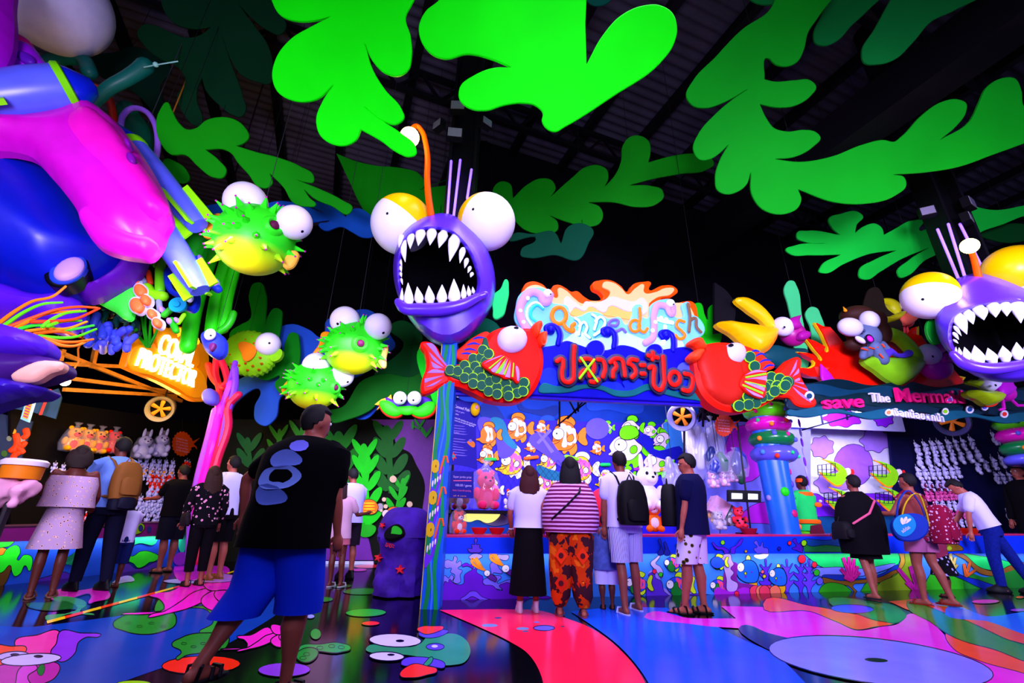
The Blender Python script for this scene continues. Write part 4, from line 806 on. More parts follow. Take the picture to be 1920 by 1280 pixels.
def moon(x, y, s):
    q = lambda L: Z5([(x + a * s, y + b * s) for a, b in L])
    paint(panel, P2, [('e0f060', q([(-.12, -.9), (-.02, -1.35), (.12, -1.3), (.12, -.85)]), 1), ('f0b010', q([(.15, .85), (.45, 1.75), (.55, 1.7), (.6, .8)]), 1), ('1a6ad8', q([(-.95, .0), (-.7, -.5), (-.1, -.95), (.5, -.8), (.8, -.3), (.9, .3), (.7, .85), (.2, .95), (-.5, .75), (-.9, .3)]), 1.6),
        ('f4f0ff', Z5(ell(x - .6 * s, y - .35 * s, .3 * s, .38 * s)), 1, True), (INK, Z5(ell(x - .72 * s, y - .35 * s, .04 * s)), 0, True), ('c8e020', Z5(ell(x - .22 * s, y + .15 * s, .1 * s, .13 * s)), 1, True), ('5a2ab0', Z5(ell(x - .2 * s, y + .42 * s, .1 * s)), 0, True), ('5a2ab0', Z5(ell(x + .3 * s, y + .05 * s, .08 * s)), 0, True)], 'painted_fish')
paint(panel, P2, [('f4f0ff', Z5([(1180, 262), (1230, 250), (1320, 250), (1300, 275), (1210, 285)]), 0)] + [((('5a2ad8', '6a3af0')[k % 2]), Z5([(x - 10, 670, 1), (x - 20, 560), (x - 60, 500), (x - 20, 500), (x - 60, 420), (x - 15, 430), (x - 50, 340), (x - 10, 370), (x, 290), (x + 20, 370), (x + 55, 330), (x + 25, 430), (x + 70, 410), (x + 30, 500), (x + 70, 490), (x + 25, 570), (x + 25, 670, 1)]), 1) for k, x in enumerate((1290, 1490, 1620, 1700))] + [('4a1ab0', Z5([(1380, 690, 1), (1400, 620), (1500, 600), (1560, 640), (1700, 690, 1)]), 0)], 'painted_kelp')
moon(1125, 410, 115); moon(1410, 460, 92)
paint(panel, P2, [(('f03a5a', 'ff7a5a')[k % 2], Z5([(x, 660), (x - 30, 560), (x + 20, 540), (x + 50, 560), (x + 40, 660)]), 1) for k, x in enumerate((1180, 1240, 1310, 1370, 1270))], 'painted_coral')
dots = [(238, 408, 'f0204a', 20), (297, 438, '2ae020', 20), (1017, 618, 'f0204a', 22), (1262, 412, 'ff6a6a', 16), (1280, 455, 'e0d820', 16), (1635, 292, 'f0102a', 36), (1753, 345, 'f0203a', 26), (1775, 420, '2ad020', 28), (1805, 500, '6a5af0', 32)]
for x, y, h, r_ in dots: paint(panel, P2, [(h, Z5(ell(x, y, r_, r_ * 1.1)), 1, True)], 'painted_bubble')
for x, y, h, r_ in [(885, 135, '7ae010', 20), (462, 165, '1a7a30', 20), (828, 185, 'a0205a', 16), (1105, 218, 'c8a020', 13), (1420, 192, '1a10a0', 16), (1518, 140, 'f0203a', 18), (1655, 140, '8ae010', 26)]: paint(band, P0, [(h, Z5(ell(x, y, r_, r_ * 1.1)), 1, True)], 'painted_bubble')
paint(band, P0, [('1a2ab0', Z5([(270, 250), (300, 180), (280, 100), (310, 180), (320, 250)]), 1), ('1a2ab0', Z5([(330, 250), (340, 190), (330, 130), (370, 200), (385, 250)]), 1), ('4a10c0', Z5([(790, 130), (830, 170), (900, 180), (940, 210), (945, 242, 1), (900, 242, 1), (890, 210), (830, 200)]), 1), ('4a10c0', Z5([(960, 242, 1), (960, 190), (1010, 160), (1040, 120), (1070, 95), (1060, 150), (1010, 190), (1000, 242, 1)]), 1), ('5a4ae0', Z5([(1210, 240, 1), (1180, 190), (1210, 180), (1180, 130), (1200, 115), (1240, 170), (1260, 130), (1270, 180), (1310, 190), (1320, 240, 1)]), 1), ('4a10b0', Z5([(1640, 236, 1), (1580, 210), (1540, 190), (1580, 170), (1545, 110), (1570, 95), (1600, 150), (1630, 130), (1640, 180)]), 1)], 'painted_kelp')
paint(band, P0, [('1a8a3a', Z6([(120, 195, 1), (120, 110), (300, 130), (520, 120), (540, 195, 1)]), 1), ('0a4a9a', Z6([(120, 110), (300, 100), (500, 92), (520, 122), (300, 136), (140, 132)]), 1), ('7a5a10', Z6([(1260, 165), (1340, 120), (1420, 180), (1380, 185)]), 1), ('9ac020', Z6([(1290, 170), (1310, 145), (1330, 170)]), 0)], 'painted_hill')
paint(panel, P2, [('0ae060', Z6([(110, 200, 1), (900, 195, 1), (905, 260), (880, 310), (700, 330), (450, 330), (250, 310), (180, 260)]), 1), ('7a8aff', Z6([(190, 350), (320, 320), (600, 330), (860, 305), (760, 350), (600, 390), (400, 400), (280, 400)]), 1), ('0c30a8', Z6([(270, 400), (400, 380), (600, 410), (760, 370), (900, 310), (900, 340), (720, 420), (520, 440), (300, 420)]), 1), ('8a5a10', Z6([(260, 420), (420, 430), (600, 420), (740, 400), (900, 340), (930, 350), (760, 440), (600, 450), (520, 470), (560, 530), (480, 470), (300, 460)]), 1),
    ('2ab010', Z6([(220, 560, 1), (280, 460), (440, 460), (560, 530), (640, 440), (760, 450), (900, 370), (940, 545, 1)]), 1), ('7aa010', Z6([(700, 550, 1), (720, 470), (900, 350), (900, 195, 1), (1000, 195, 1), (1100, 540, 1)]), 1), ('b08a20', Z6([(890, 200, 1), (940, 196, 1), (940, 300), (900, 340), (910, 250)]), 1), ('2ab818', Z6([(1080, 540, 1), (1180, 350), (1290, 310), (1420, 420), (1440, 525, 1)]), 1), ('0ad058', Z6([(1360, 190, 1), (2000, 190, 1), (2000, 330), (1700, 350), (1500, 300)]), 1), ('1a6ad0', Z6([(1360, 188, 1), (2000, 185, 1), (2000, 225), (1600, 230)]), 1), ('8a5a18', Z6([(1340, 190), (1420, 210), (1560, 320), (1700, 350), (1820, 300), (2000, 310), (2000, 350), (1750, 390), (1560, 370), (1440, 260)]), 1), ('1a8a28', Z6([(1430, 525, 1), (1440, 380), (1600, 400), (2000, 370), (2000, 500, 1)]), 0), ('0c2aa8', Z6([(1280, 310), (1400, 380), (1600, 440), (1720, 510), (1600, 500), (1440, 430), (1300, 350)]), 1)], 'painted_hill')
def branch(x, y, h, L, w_=5):
    paint(panel, P2, [(INK, Z6([(x, y), (x + (a - x) * .5 + 3, y + (b - y) * .5), (a, b)]), -w_ - 1.6) for a, b in L] + [(h, Z6([(x, y), (x + (a - x) * .5 + 3, y + (b - y) * .5), (a, b)]), -w_) for a, b in L], 'painted_coral')
branch(510, 430, 'f01ea0', [(420, 330), (440, 240), (485, 235), (530, 250), (560, 310), (450, 400), (575, 360)]); branch(1060, 535, 'c81e9a', [(890, 330), (990, 310), (955, 440), (1070, 400), (1110, 470)], 6); branch(1330, 350, 'e0d060', [(1270, 200), (1320, 200), (1360, 240), (1375, 300)], 4); branch(1445, 395, 'f0702a', [(1430, 290), (1480, 280), (1525, 340)], 4)
# light strips tucked under the front band, washing the panel
q0 = F(824, 1037, .1); Lc = (F(1960, 1037, .1) - q0).dot(FDIR)
for k in range(8):
    q = q0 + FDIR * (Lc * (k + .5) / 8); q2 = q + V((0, 0, -.5)) - FN * .25
    lamp('counter_strip', 'AREA', q, 3.6, (.62, .58, 1.0), Lc / 8, q2, .04)
# ================================================================ lit sign, fascia and the two red fish
ZS = lambda L: [(960 + x / 5.12, 510 + y / 5.12, *r) for x, y, *r in L]
PS = FP(-.15)
t = thing('lit_fish_sign', 'backlit wavy sign spelling canned fish in worm and bone letters', 'sign', PS.px(1140, 650))
mb = MB(); mb.slab(PS, ZS([(60, 520, 1), (60, 330), (100, 190), (130, 110), (200, 85), (290, 110), (380, 170), (395, 132), (440, 117), (520, 150), (575, 185), (620, 178), (700, 235), (760, 268), (880, 232), (850, 190), (785, 150), (778, 105), (850, 75), (950, 75), (1050, 130), (1105, 186), (1170, 112), (1260, 90), (1338, 98), (1318, 160), (1450, 125), (1560, 135), (1596, 180), (1550, 225), (1430, 262), (1560, 300), (1650, 280), (1735, 280), (1790, 420), (1740, 640), (1720, 760, 1), (300, 760, 1), (300, 600)]), .12, mat('ff4a00', .4, emit=.25), c=0, bev=.02); mb.build('orange_board', t, 'orange outer board')
def glow(h, s_): return mat(h, .4, .2, .02, emit=s_)
mb = MB(); mb.slab(PS, ZS([(130, 160), (220, 120), (320, 150), (440, 240), (450, 150), (520, 175), (600, 250), (680, 300), (740, 280), (900, 260), (945, 190), (870, 130), (880, 100), (960, 95), (1060, 160), (1110, 210), (1190, 150), (1265, 115), (1270, 190), (1380, 190), (1480, 150), (1560, 165), (1540, 200), (1400, 240), (1320, 300), (1700, 320), (1760, 440), (1700, 700), (320, 720), (200, 600), (110, 300)]), .03, glow('e8b070', .3), c=.03, bev=.008); mb.build('cream_panel', t, 'glowing cream panel')
mb = MB(); mb.slab(PS, ZS([(500, 270), (520, 235), (600, 280), (680, 325), (700, 285), (800, 300), (880, 270), (960, 235), (1080, 265), (1180, 280), (1250, 245), (1300, 300), (1290, 385), (1100, 370), (930, 330), (900, 380), (750, 330), (700, 370), (600, 340), (560, 390)]), .02, glow('b8b8ff', .4), c=.05, bev=.006)
mb.slab(PS, ZS([(560, 395), (610, 350), (700, 380), (730, 335), (900, 385), (930, 335), (1100, 380), (1250, 380), (1250, 400), (940, 420), (800, 395), (600, 420)]), .02, glow('ffa850', .4), c=.052); mb.build('wave_band', t, 'lavender wave band')
halo = ZS([(40, 330), (70, 220), (170, 150), (300, 150), (390, 190), (390, 290), (440, 300), (530, 320), (570, 420), (650, 420), (740, 380), (850, 390), (920, 440), (1040, 430), (1100, 500), (1150, 430), (1190, 310), (1240, 310), (1260, 430), (1300, 440), (1340, 310), (1440, 260), (1560, 270), (1575, 430), (1640, 430), (1640, 300), (1690, 280), (1730, 400), (1790, 430), (1850, 580), (1780, 640), (1700, 700), (1500, 770, 1), (330, 770, 1), (280, 560), (100, 540), (30, 450)])
mb = MB(); mb.slab(PS, halo, .05, glow('6ab8f0', .42), c=.09, bev=.02); mb.build('halo_panel', t, 'glowing pale blue backing')
mb = MB(); mb.slab(PS, ZS([(420, 700), (520, 640), (640, 560), (760, 640), (880, 620), (1040, 560), (1150, 600), (1300, 650), (1450, 620), (1650, 690), (1650, 770, 1), (350, 770, 1)]), .02, glow('a8d8f8', .5), c=.105); mb.build('white_glow_panel', t, 'white glowing lower panel')
def strokes(par, pl, Z, L, wpx, mt, c, flat=.6, name='letter', label=None, n=6):
    mb = MB()
    for s_ in L:
        closed = s_[-1] == 'o'; q = smooth(Z(s_[:-1] if closed else s_), n, closed); pts = [pl.px(u, v, c) for u, v in q]; r = wpx / 2 * pxm(pts[0])
        mb.tube(pts, r, mt, 10, nrm=pl.n, flat=flat, closed=closed)
    return mb.build(name, par, label)
oval = lambda x, y, a, b: [(x + a * math.cos(k * .5236), y + b * math.sin(k * .5236)) for k in range(12)] + ['o']
lav = glow('b48af0', .35); org = glow('ff7a10', .4); wht = glow('e8fff8', .9); pur = glow('6a5af0', .3); brn = mat('7a5a3a', .5); tea = glow('20c0c8', .4)
strokes(t, PS, ZS, [[(365, 215), (320, 290), (270, 215), (190, 190), (110, 260), (75, 350), (90, 450), (140, 540)]], 16, lav, .14, label='lavender worm letter c'); strokes(t, PS, ZS, [[(300, 350), (245, 315), (190, 360), (185, 430), (245, 480)]], 5, tea, .13, name='letter_inlay'); strokes(t, PS, ZS, [[(300, 345), (240, 290), (160, 330), (140, 420), (190, 510)]], 4, glow('ffe8b0', .7), .13, name='letter_inlay')
strokes(t, PS, ZS, [oval(452, 415, 68, 78), [(490, 490), (530, 545), (590, 560), (575, 520), (600, 495)]], 8.5, org, .14, label='orange letter a')
for L_ in ([(612, 446), (652, 476), (647, 606)], [(652, 526), (697, 486), (727, 526), (712, 596), (752, 636)], [(777, 411), (812, 436), (797, 556)], [(807, 476), (857, 436), (897, 466), (867, 556), (797, 611)]): strokes(t, PS, ZS, [L_], 6, mat('18a8b8', .5), .115, name='letter_inlay')
strokes(t, PS, ZS, [[(605, 440), (645, 470), (640, 600)], [(645, 520), (690, 480), (720, 520), (705, 590), (745, 630)]], 5, wht, .14, label='pale letter n')
strokes(t, PS, ZS, [[(770, 405), (805, 430), (790, 550)], [(800, 470), (850, 430), (890, 460), (860, 550), (790, 605)]], 5, wht, .14, label='pale letter n'); strokes(t, PS, ZS, [[(925, 505), (1010, 505), (1020, 470), (975, 458), (930, 490), (945, 550), (1010, 565), (1060, 545), (1090, 575)]], 6, pur, .14, label='violet letter e')
strokes(t, PS, ZS, [oval(1180, 515, 48, 55), [(1225, 345), (1232, 440), (1222, 540), (1270, 575), (1300, 540)]], 6, org, .14, label='orange letter d'); strokes(t, PS, ZS, [[(1545, 330), (1535, 400), (1480, 330), (1400, 320), (1365, 400), (1365, 520), (1345, 640), (1280, 680)]], 13, lav, .14, label='lavender worm letter f')
strokes(t, PS, ZS, [[(1395, 450), (1460, 470), (1540, 485)], [(1470, 520), (1465, 600), (1450, 690)]], 8, wht, .14, label='white fish-shaped letter i'); strokes(t, PS, ZS, [[(1655, 475), (1600, 465), (1580, 510), (1630, 565), (1660, 610), (1610, 640), (1570, 605)]], 6, org, .14, label='orange letter s'); strokes(t, PS, ZS, [[(1690, 305), (1710, 430), (1700, 570)], [(1712, 460), (1755, 440), (1775, 530), (1815, 575)]], 6, brn, .14, label='brown letter h')
for (x, y, r_, px_) in ((342, 205, 8.5, (372, 210)), (1520, 300, 8, (1552, 308))):
    c = PS.px(*ZS([(x, y)])[0], .17); mb = MB(); mb.ball(c, r_ * pxm(c), mat('ffffff', .4)); e = mb.build('eye', t); c = PS.px(*ZS([px_])[0], .24); mb = MB(); mb.ball(c, 1.3 * pxm(c), mat(INK)); mb.build('pupil', e)
for k, (x, y) in enumerate(((150, 250), (80, 370), (110, 480), (1375, 480), (1350, 560), (1430, 440), (1480, 455))):
    c = PS.px(*ZS([(x, y)])[0], .17); mb = MB(); mb.ball(c, (4 * pxm(c), .03, 4 * pxm(c)), glow('ffffff', .6), n=10, m_=6); mb.build('letter_spot', t)
q = PS.px(1140, 640, .5); lamp('sign_glow', 'AREA', q, 25, (.8, .85, 1.), 2.2, q + FN * 2 + V((0, 0, -1.2)), .6)
PFa = FP(-.3)
t = thing('wave_fascia', 'dark blue wave board with curling crests carrying red rounded Thai lettering', 'sign', PFa.px(1150, 755))
mb = MB(); mb.slab(PFa, [(850, 733, 1), (860, 700), (960, 655), (1015, 650), (1045, 645), (1062, 638), (1085, 645), (1110, 653), (1140, 655), (1165, 646), (1188, 650), (1210, 660), (1240, 655), (1262, 652), (1290, 650), (1320, 665), (1336, 700), (1340, 757, 1)], .18, mat('0a08b8', .45), c=0, bev=.02); board = mb.build('wave_board', t)
mb = MB(); mb.bar(PFa.px(850, 736, -.1), PFa.px(1345, 760, -.1), (.1, .08), mat('2a10c0', .4)); mb.build('lower_rail', t)
crest = mat('0a08b8', .45)
for L, w_ in (([(345, 575), (325, 540), (365, 510), (425, 530), (455, 590), (440, 690)], 10), ([(890, 600), (868, 565), (910, 542), (965, 570), (985, 650), (975, 720)], 10), ([(1445, 630), (1425, 595), (1470, 570), (1530, 600), (1550, 680), (1545, 750)], 10)):
    strokes(t, PFa, ZS, [L], w_, crest, .0, .8, 'wave_crest'); strokes(t, PFa, ZS, [[(x + 14, y + 6) for x, y in L[2:]]], w_, mat('5a5af8', .5), -.06, .8, 'crest_edge')
    c = PFa.px(*ZS([(L[0][0] + 25, L[0][1] - 15)])[0], 0); mb = MB(); mb.ball(c, (8.5 * pxm(c), .1, 8.5 * pxm(c)), crest); mb.build('crest_curl', t)
for x, y, r_ in ((800, 735, 16), (1370, 760, 14)):
    mb = MB(); u, v = ZS([(x, y)])[0]; mb.slab(PFa, ell(u + 2, v, r_), .05, mat('5a5af8', .5), c=.03, raw=True); mb.slab(PFa, ell(u, v, r_), .06, crest, c=.06, raw=True); mb.build('wave_disc', t)
paint(board, PFa, [('1430e0', ZS([(310, 930), (400, 925), (440, 1000), (430, 1090), (280, 1080)]), 0), ('4a5af8', ZS(ell(1655, 950, 75, 85)), 0, True), ('1430e0', ZS([(1600, 960), (1700, 1000), (1800, 1100), (1750, 1160), (1500, 1140)]), 0), ('1430e0', ZS([(850, 1080), (950, 1050), (1040, 1070), (1080, 1110), (1060, 1060), (1250, 1040), (1260, 1090), (1000, 1160)]), 0)], 'painted_wave')
mb = MB(); mb.slab(PFa, ZS([(255, 1130), (290, 1070), (420, 1090), (560, 1090), (720, 1075), (860, 1085), (1000, 1130), (1150, 1130), (1300, 1070), (1480, 1120), (1750, 1160), (1920, 1150), (1950, 1220), (1750, 1225), (1500, 1180), (1330, 1130), (1160, 1190), (1000, 1190), (860, 1130), (720, 1115), (560, 1150), (400, 1160)]), .03, mat('0a6a6a', .45), c=.035, bev=.01); mb.build('teal_wave', t, 'teal wave strip')
TH = [[[(430, 855), (480, 835), (490, 880), (478, 980), (495, 1040), (540, 1058), (580, 1035), (592, 960), (590, 850), (600, 710)]],
      [[(655, 850), (715, 830), (770, 850), (785, 930), (760, 990)], [(655, 1015), (670, 960), (720, 940), (745, 1000)], [(755, 1050), (800, 1055), (830, 1030)]],
      [[(820, 838), (865, 845), (892, 920), (872, 1005)]], [[(940, 865), (990, 830), (1050, 840), (1072, 910), (1082, 995)], [(985, 870), (1000, 905), (972, 950), (968, 1005)]],
      [[(1115, 880), (1140, 840), (1200, 845)], [(1120, 870), (1175, 920), (1185, 970), (1150, 1010)]], [[(1235, 893), (1272, 893)]], [[(1240, 975), (1272, 975)]],
      [[(1315, 920), (1350, 905), (1358, 1000), (1370, 1100), (1420, 1130), (1455, 1080), (1455, 950), (1450, 810)]], [[(1305, 800), (1400, 822)], [(1352, 772), (1348, 840)]], [oval(1560, 1020, 50, 62)], [[(1655, 975), (1715, 990), (1732, 1080), (1700, 1138), (1640, 1130)]]]
slate = mat('3c3c58', .6); red = mat('ff1408', .5)
for L in TH:
    bk = strokes(t, PFa, ZS, L, 18, slate, .09, .45, 'letter_backing'); strokes(t, PFa, ZS, L, 8.5, red, .145, .6, 'letter', 'red rounded Thai letter')
strokes(t, PFa, ZS, [[(660, 820), (740, 935), (820, 1050)], [(790, 840), (720, 930), (650, 1020)]], 4.5, mat('90f000', .5), .21, .6, 'cross', 'lime cross over a letter')
ZA = lambda L: [(780 + x / 5.565, 600 + y / 5.565, *r) for x, y, *r in L]
ZB = lambda L: [(1280 + x / 5.12, 530 + y / 5.12, *r) for x, y, *r in L]
def redfish(label, pl, Z, body, tail, rays_t, green, scales, sr, pect, rays_p, dors, rays_d, eye, pup, lips, headc, hot):
    q = pl.px(*Z(body)[len(body) // 2][:2], -.1); t = thing('red_fish_sign', label, 'fish sign', q); rd = mat(hot, .45)
    mb = MB(); mb.slab(pl, Z(dors), .1, mat('ff2808', .45), c=-.06, bev=.02); d = mb.build('dorsal_fin', t)
    for L in rays_d: mb = MB(); mb.ribbon(pl, Z(L), 4, mat('1a20b8', .5), -.055, taper=.3); mb.build('fin_stripe', d)
    mb = MB(); mb.slab(pl, Z(tail), .16, rd, c=-.03, bev=.035); tl = mb.build('tail_fin', t)
    for L in rays_t: mb = MB(); mb.slab(pl, Z(L), .02, mat('a878f8', .5), c=-.02, bev=.004); mb.build('fin_stripe', tl)
    mb = MB(); mb.slab(pl, Z(body), .26, rd, c=0, bev=.07); b = mb.build('body', t)
    if headc: mb = MB(); mb.puff(pl, Z(headc[1]), .1, mat(headc[0], .5), c=.001, rim=.25); mb.build('head', t)
    mb = MB(); mb.slab(pl, Z(green), .03, mat('06543a', .5), c=.022, bev=.012); g = mb.build('scaled_flank', t)
    for i_, (x, y) in enumerate(scales):
        u, v = Z([(x, y)])[0]; mb = MB(); mb.slab(pl, ell(u, v, sr, n=14), .014, mat('9ae010', .5), c=.034 + .0016 * i_, raw=True); mb.slab(pl, ell(u + headc_dx[0], v, sr * .88, n=14), .012, mat('06543a', .5), c=.0348 + .0016 * i_, raw=True); mb.build('scale', g)
    mb = MB(); mb.puff(pl, Z(eye), .11, mat('cfc8ff', .4, .3), c=.03, back=.05); e = mb.build('eye', t)
    mb = MB(); mb.slab(pl, Z(pup), .02, mat(INK, .4), c=.12, bev=.004); mb.build('pupil', e)
    for L in lips: mb = MB(); mb.puff(pl, Z(L), .14, mat('ff4418', .45), c=.0, back=.1); mb.build('lip', t)
    mb = MB(); mb.slab(pl, Z(pect), .07, rd, c=.14, bev=.02); p = mb.build('side_fin', t)
    for k, L in enumerate(rays_p): mb = MB(); mb.slab(pl, Z(L), .014, mat(('b484ff', '86f020')[k % 2], .5), c=.15, bev=.003); mb.build('fin_stripe', p)
    return t
headc_dx = [-.9]
redfish('bright red fish with green scales facing right, left end of the lit lettering', FP(-.5), ZA,
    [(300, 530), (340, 470), (470, 445), (560, 400), (640, 330), (700, 235), (770, 130), (860, 80), (980, 55), (1120, 72), (1215, 80), (1290, 170), (1325, 280), (1342, 400), (1320, 560), (1262, 700), (1180, 800), (1080, 845), (900, 850), (750, 820), (600, 745), (450, 685), (350, 660), (310, 610)],
    [(350, 480), (330, 460), (270, 370), (210, 265), (150, 225), (50, 235), (95, 330), (112, 480), (70, 600), (58, 720), (70, 760), (150, 750), (260, 690), (340, 650), (370, 600)],
    [[(105, 240, 1), (160, 240), (250, 370), (320, 470)], [(135, 330, 1), (210, 400), (305, 500, 1), (170, 400)], [(158, 430, 1), (280, 500, 1), (180, 490)], [(115, 550, 1), (170, 515), (290, 530, 1), (290, 550, 1)], [(90, 610, 1), (290, 575, 1), (90, 655, 1)], [(95, 700, 1), (280, 610, 1), (180, 680)]],
    [(300, 550), (312, 500), (350, 478), (470, 462), (580, 405), (660, 330), (735, 180), (760, 260), (800, 340), (850, 400), (1000, 500), (1090, 590), (1150, 600), (1195, 700), (1130, 800), (1000, 800), (880, 805), (760, 782), (640, 722), (500, 645), (380, 592)],
    [(360, 520), (440, 530), (510, 470), (545, 535), (600, 400), (620, 480), (660, 530), (680, 390), (730, 430), (700, 310), (760, 350), (510, 600), (600, 600), (600, 660), (690, 600), (690, 680), (770, 640), (760, 740), (850, 700), (840, 610), (940, 660), (850, 770), (960, 730), (1040, 670), (1060, 760), (1130, 650), (1120, 740), (970, 790)], 10,
    [(690, 455), (790, 395), (890, 365), (960, 385), (1020, 430), (1075, 490), (1088, 590), (1068, 655), (1000, 605), (930, 610), (880, 580), (820, 560), (760, 520)],
    [[(700, 455, 1), (890, 368), (800, 400)], [(755, 500, 1), (900, 385, 1), (930, 370, 1), (770, 510, 1)], [(780, 520, 1), (900, 410, 1), (800, 540)], [(825, 550, 1), (950, 390, 1), (850, 555)], [(860, 560, 1), (960, 400, 1), (910, 570, 1)], [(910, 560, 1), (985, 415, 1), (930, 575, 1)], [(930, 590, 1), (990, 430, 1), (980, 600, 1)], [(1000, 590, 1), (1015, 440, 1), (1025, 450, 1), (1015, 595, 1)], [(1055, 620, 1), (1055, 480), (1080, 560), (1070, 640, 1)]],
    [(410, 370), (500, 255), (600, 175), (770, 135), (700, 260), (600, 400), (490, 420)], [[(590, 200), (650, 180), (720, 185)], [(530, 260), (600, 240), (670, 255)], [(500, 310), (560, 300), (630, 315)], [(470, 350), (530, 345), (600, 360)]],
    [(1005 + 155 * math.cos(k * .6283), 200 + 140 * math.sin(k * .6283)) for k in range(10)], [(1047 + 26 * math.cos(k * 1.0472), 80 + 15 * math.sin(k * 1.0472)) for k in range(6)], [[(1205, 80), (1240, 30), (1290, 20), (1312, 60), (1290, 125), (1270, 180)], [(1270, 170), (1310, 130), (1345, 130), (1362, 190), (1330, 275)]], None, 'ff1404')
headc_dx[0] = .9
redfish('darker red fish with green scales facing left, right end of the lit lettering', FP(-.5), ZB,
    [(120, 720), (150, 650), (200, 600), (270, 575), (400, 563), (540, 590), (640, 690), (665, 790), (720, 840), (820, 865), (950, 890), (1060, 895), (1092, 960), (1040, 1030), (900, 1110), (800, 1172), (650, 1230), (500, 1240), (350, 1200), (220, 1090), (150, 950), (130, 800)],
    [(900, 900), (980, 790), (1060, 720), (1118, 708), (1147, 900), (1202, 1000), (1282, 1178), (1200, 1195), (1100, 1172), (1040, 1105), (940, 1080), (1000, 1000)],
    [[(1100, 740, 1), (1085, 820), (1030, 890, 1), (1080, 780)], [(1115, 820, 1), (1120, 850), (1060, 900, 1)], [(1120, 910, 1), (1080, 930, 1), (1085, 945, 1), (1130, 935, 1)], [(1065, 945, 1), (1165, 960, 1), (1160, 975, 1)], [(1060, 975, 1), (1200, 1020, 1), (1205, 1040, 1)], [(1060, 1000, 1), (1220, 1120, 1), (1235, 1150, 1), (1120, 1070)]],
    [(600, 670), (650, 690), (680, 760), (720, 800), (790, 870), (950, 895), (1060, 910), (1078, 960), (1030, 1010), (900, 1090), (760, 1160), (620, 1200), (510, 1215), (470, 1180), (600, 1060), (640, 900), (640, 780)],
    [(645, 710), (690, 800), (850, 905), (930, 920), (1000, 950), (830, 985), (905, 990), (960, 1010), (830, 1075), (880, 1040), (760, 1100), (700, 1150), (630, 1090), (630, 1170), (540, 1180), (790, 1000), (985, 985)], 11,
    [(590, 895), (640, 855), (700, 835), (815, 855), (806, 950), (776, 1105), (680, 1080), (600, 1025), (562, 985)],
    [[(600, 885, 1), (700, 838), (812, 850, 1), (700, 860)], [(600, 900, 1), (800, 862, 1), (810, 880, 1), (610, 915, 1)], [(600, 925, 1), (808, 890, 1), (808, 940, 1), (690, 920)], [(600, 940, 1), (800, 985, 1), (795, 1005, 1), (600, 955, 1)], [(600, 960, 1), (690, 965), (790, 1010, 1), (785, 1040, 1)], [(575, 970, 1), (775, 1050, 1), (770, 1070, 1), (580, 990, 1)], [(600, 1010, 1), (770, 1090, 1), (770, 1104, 1), (680, 1075)]],
    [(580, 620), (700, 640), (820, 730), (888, 800), (810, 840), (720, 830), (640, 700)], [[(640, 670), (700, 650), (740, 660)], [(690, 710), (750, 680), (800, 690)], [(730, 770), (790, 740), (850, 745)], [(770, 830), (830, 790), (885, 795)]],
    [(495 + 105 * math.cos(k * .6283) , 680 + 105 * math.sin(k * .6283)) for k in range(10)], [(468 + 24 * math.cos(k * 1.0472), 597 + 15 * math.sin(k * 1.0472)) for k in range(6)], [[(60, 590), (90, 545), (140, 530), (190, 590), (210, 640), (150, 640), (110, 610)], [(55, 720), (80, 680), (150, 640), (185, 655), (160, 720), (130, 760)]], ('c81c0c', [(150, 720), (200, 640), (290, 600), (390, 600), (480, 640), (560, 780), (590, 950), (580, 1070), (520, 1150), (420, 1170), (330, 1130), (240, 1050), (190, 920)]), 'ff1c08')
# ================================================================ inside the fish stall
BP = FP(2.6); BPu = FP(2.75)
ZI = lambda L: [(820 + x / 4.739, 740 + y / 4.739, *r) for x, y, *r in L]
ZJ = lambda L: [(1100 + x / 4.74, 740 + y / 4.74, *r) for x, y, *r in L]
q = BP.px(1060, 1000); q.z = 0
t = thing('stall_backdrop', 'violet printed backdrop of cartoon fish behind the people at the lit fish stall', 'backdrop', q)
mb = MB(); mb.slab(BPu, [(835, 730, 1), (1310, 730, 1), (1310, 800, 1), (835, 800, 1)], .05, mat('0c3aa8', .6), c=0, n=1); up = mb.build('upper_board', t)
mb = MB(); mb.slab(BP, [(840, 782, 1), (1280, 796, 1), (1280, 1040, 1), (840, 1040, 1)], .04, mat('2a1ad0', .6), c=0, n=1); lo = mb.build('printed_sheet', t)
mb = MB(); mb.box(BP.px(1060, 1015, -.1) * 1, (.1, .1, .1), mat('0a0a20')); 
paint(up, BPu, [('0a2a80', ZI([(380, 170), (390, 90), (440, 70), (520, 100), (580, 180), (600, 215), (400, 200)]), 0), ('0a2a80', ZI([(720, 60), (770, 110), (900, 130), (1080, 110), (1080, 150), (820, 160), (730, 130)]), 0), ('1a4ac8', ZI(ell(980, 220, 65, 40)), 0, True), ('1a48c0', ZJ([(0, 110), (200, 130), (400, 170), (500, 150), (500, 60), (0, 60)]), 0)], 'painted_wave')
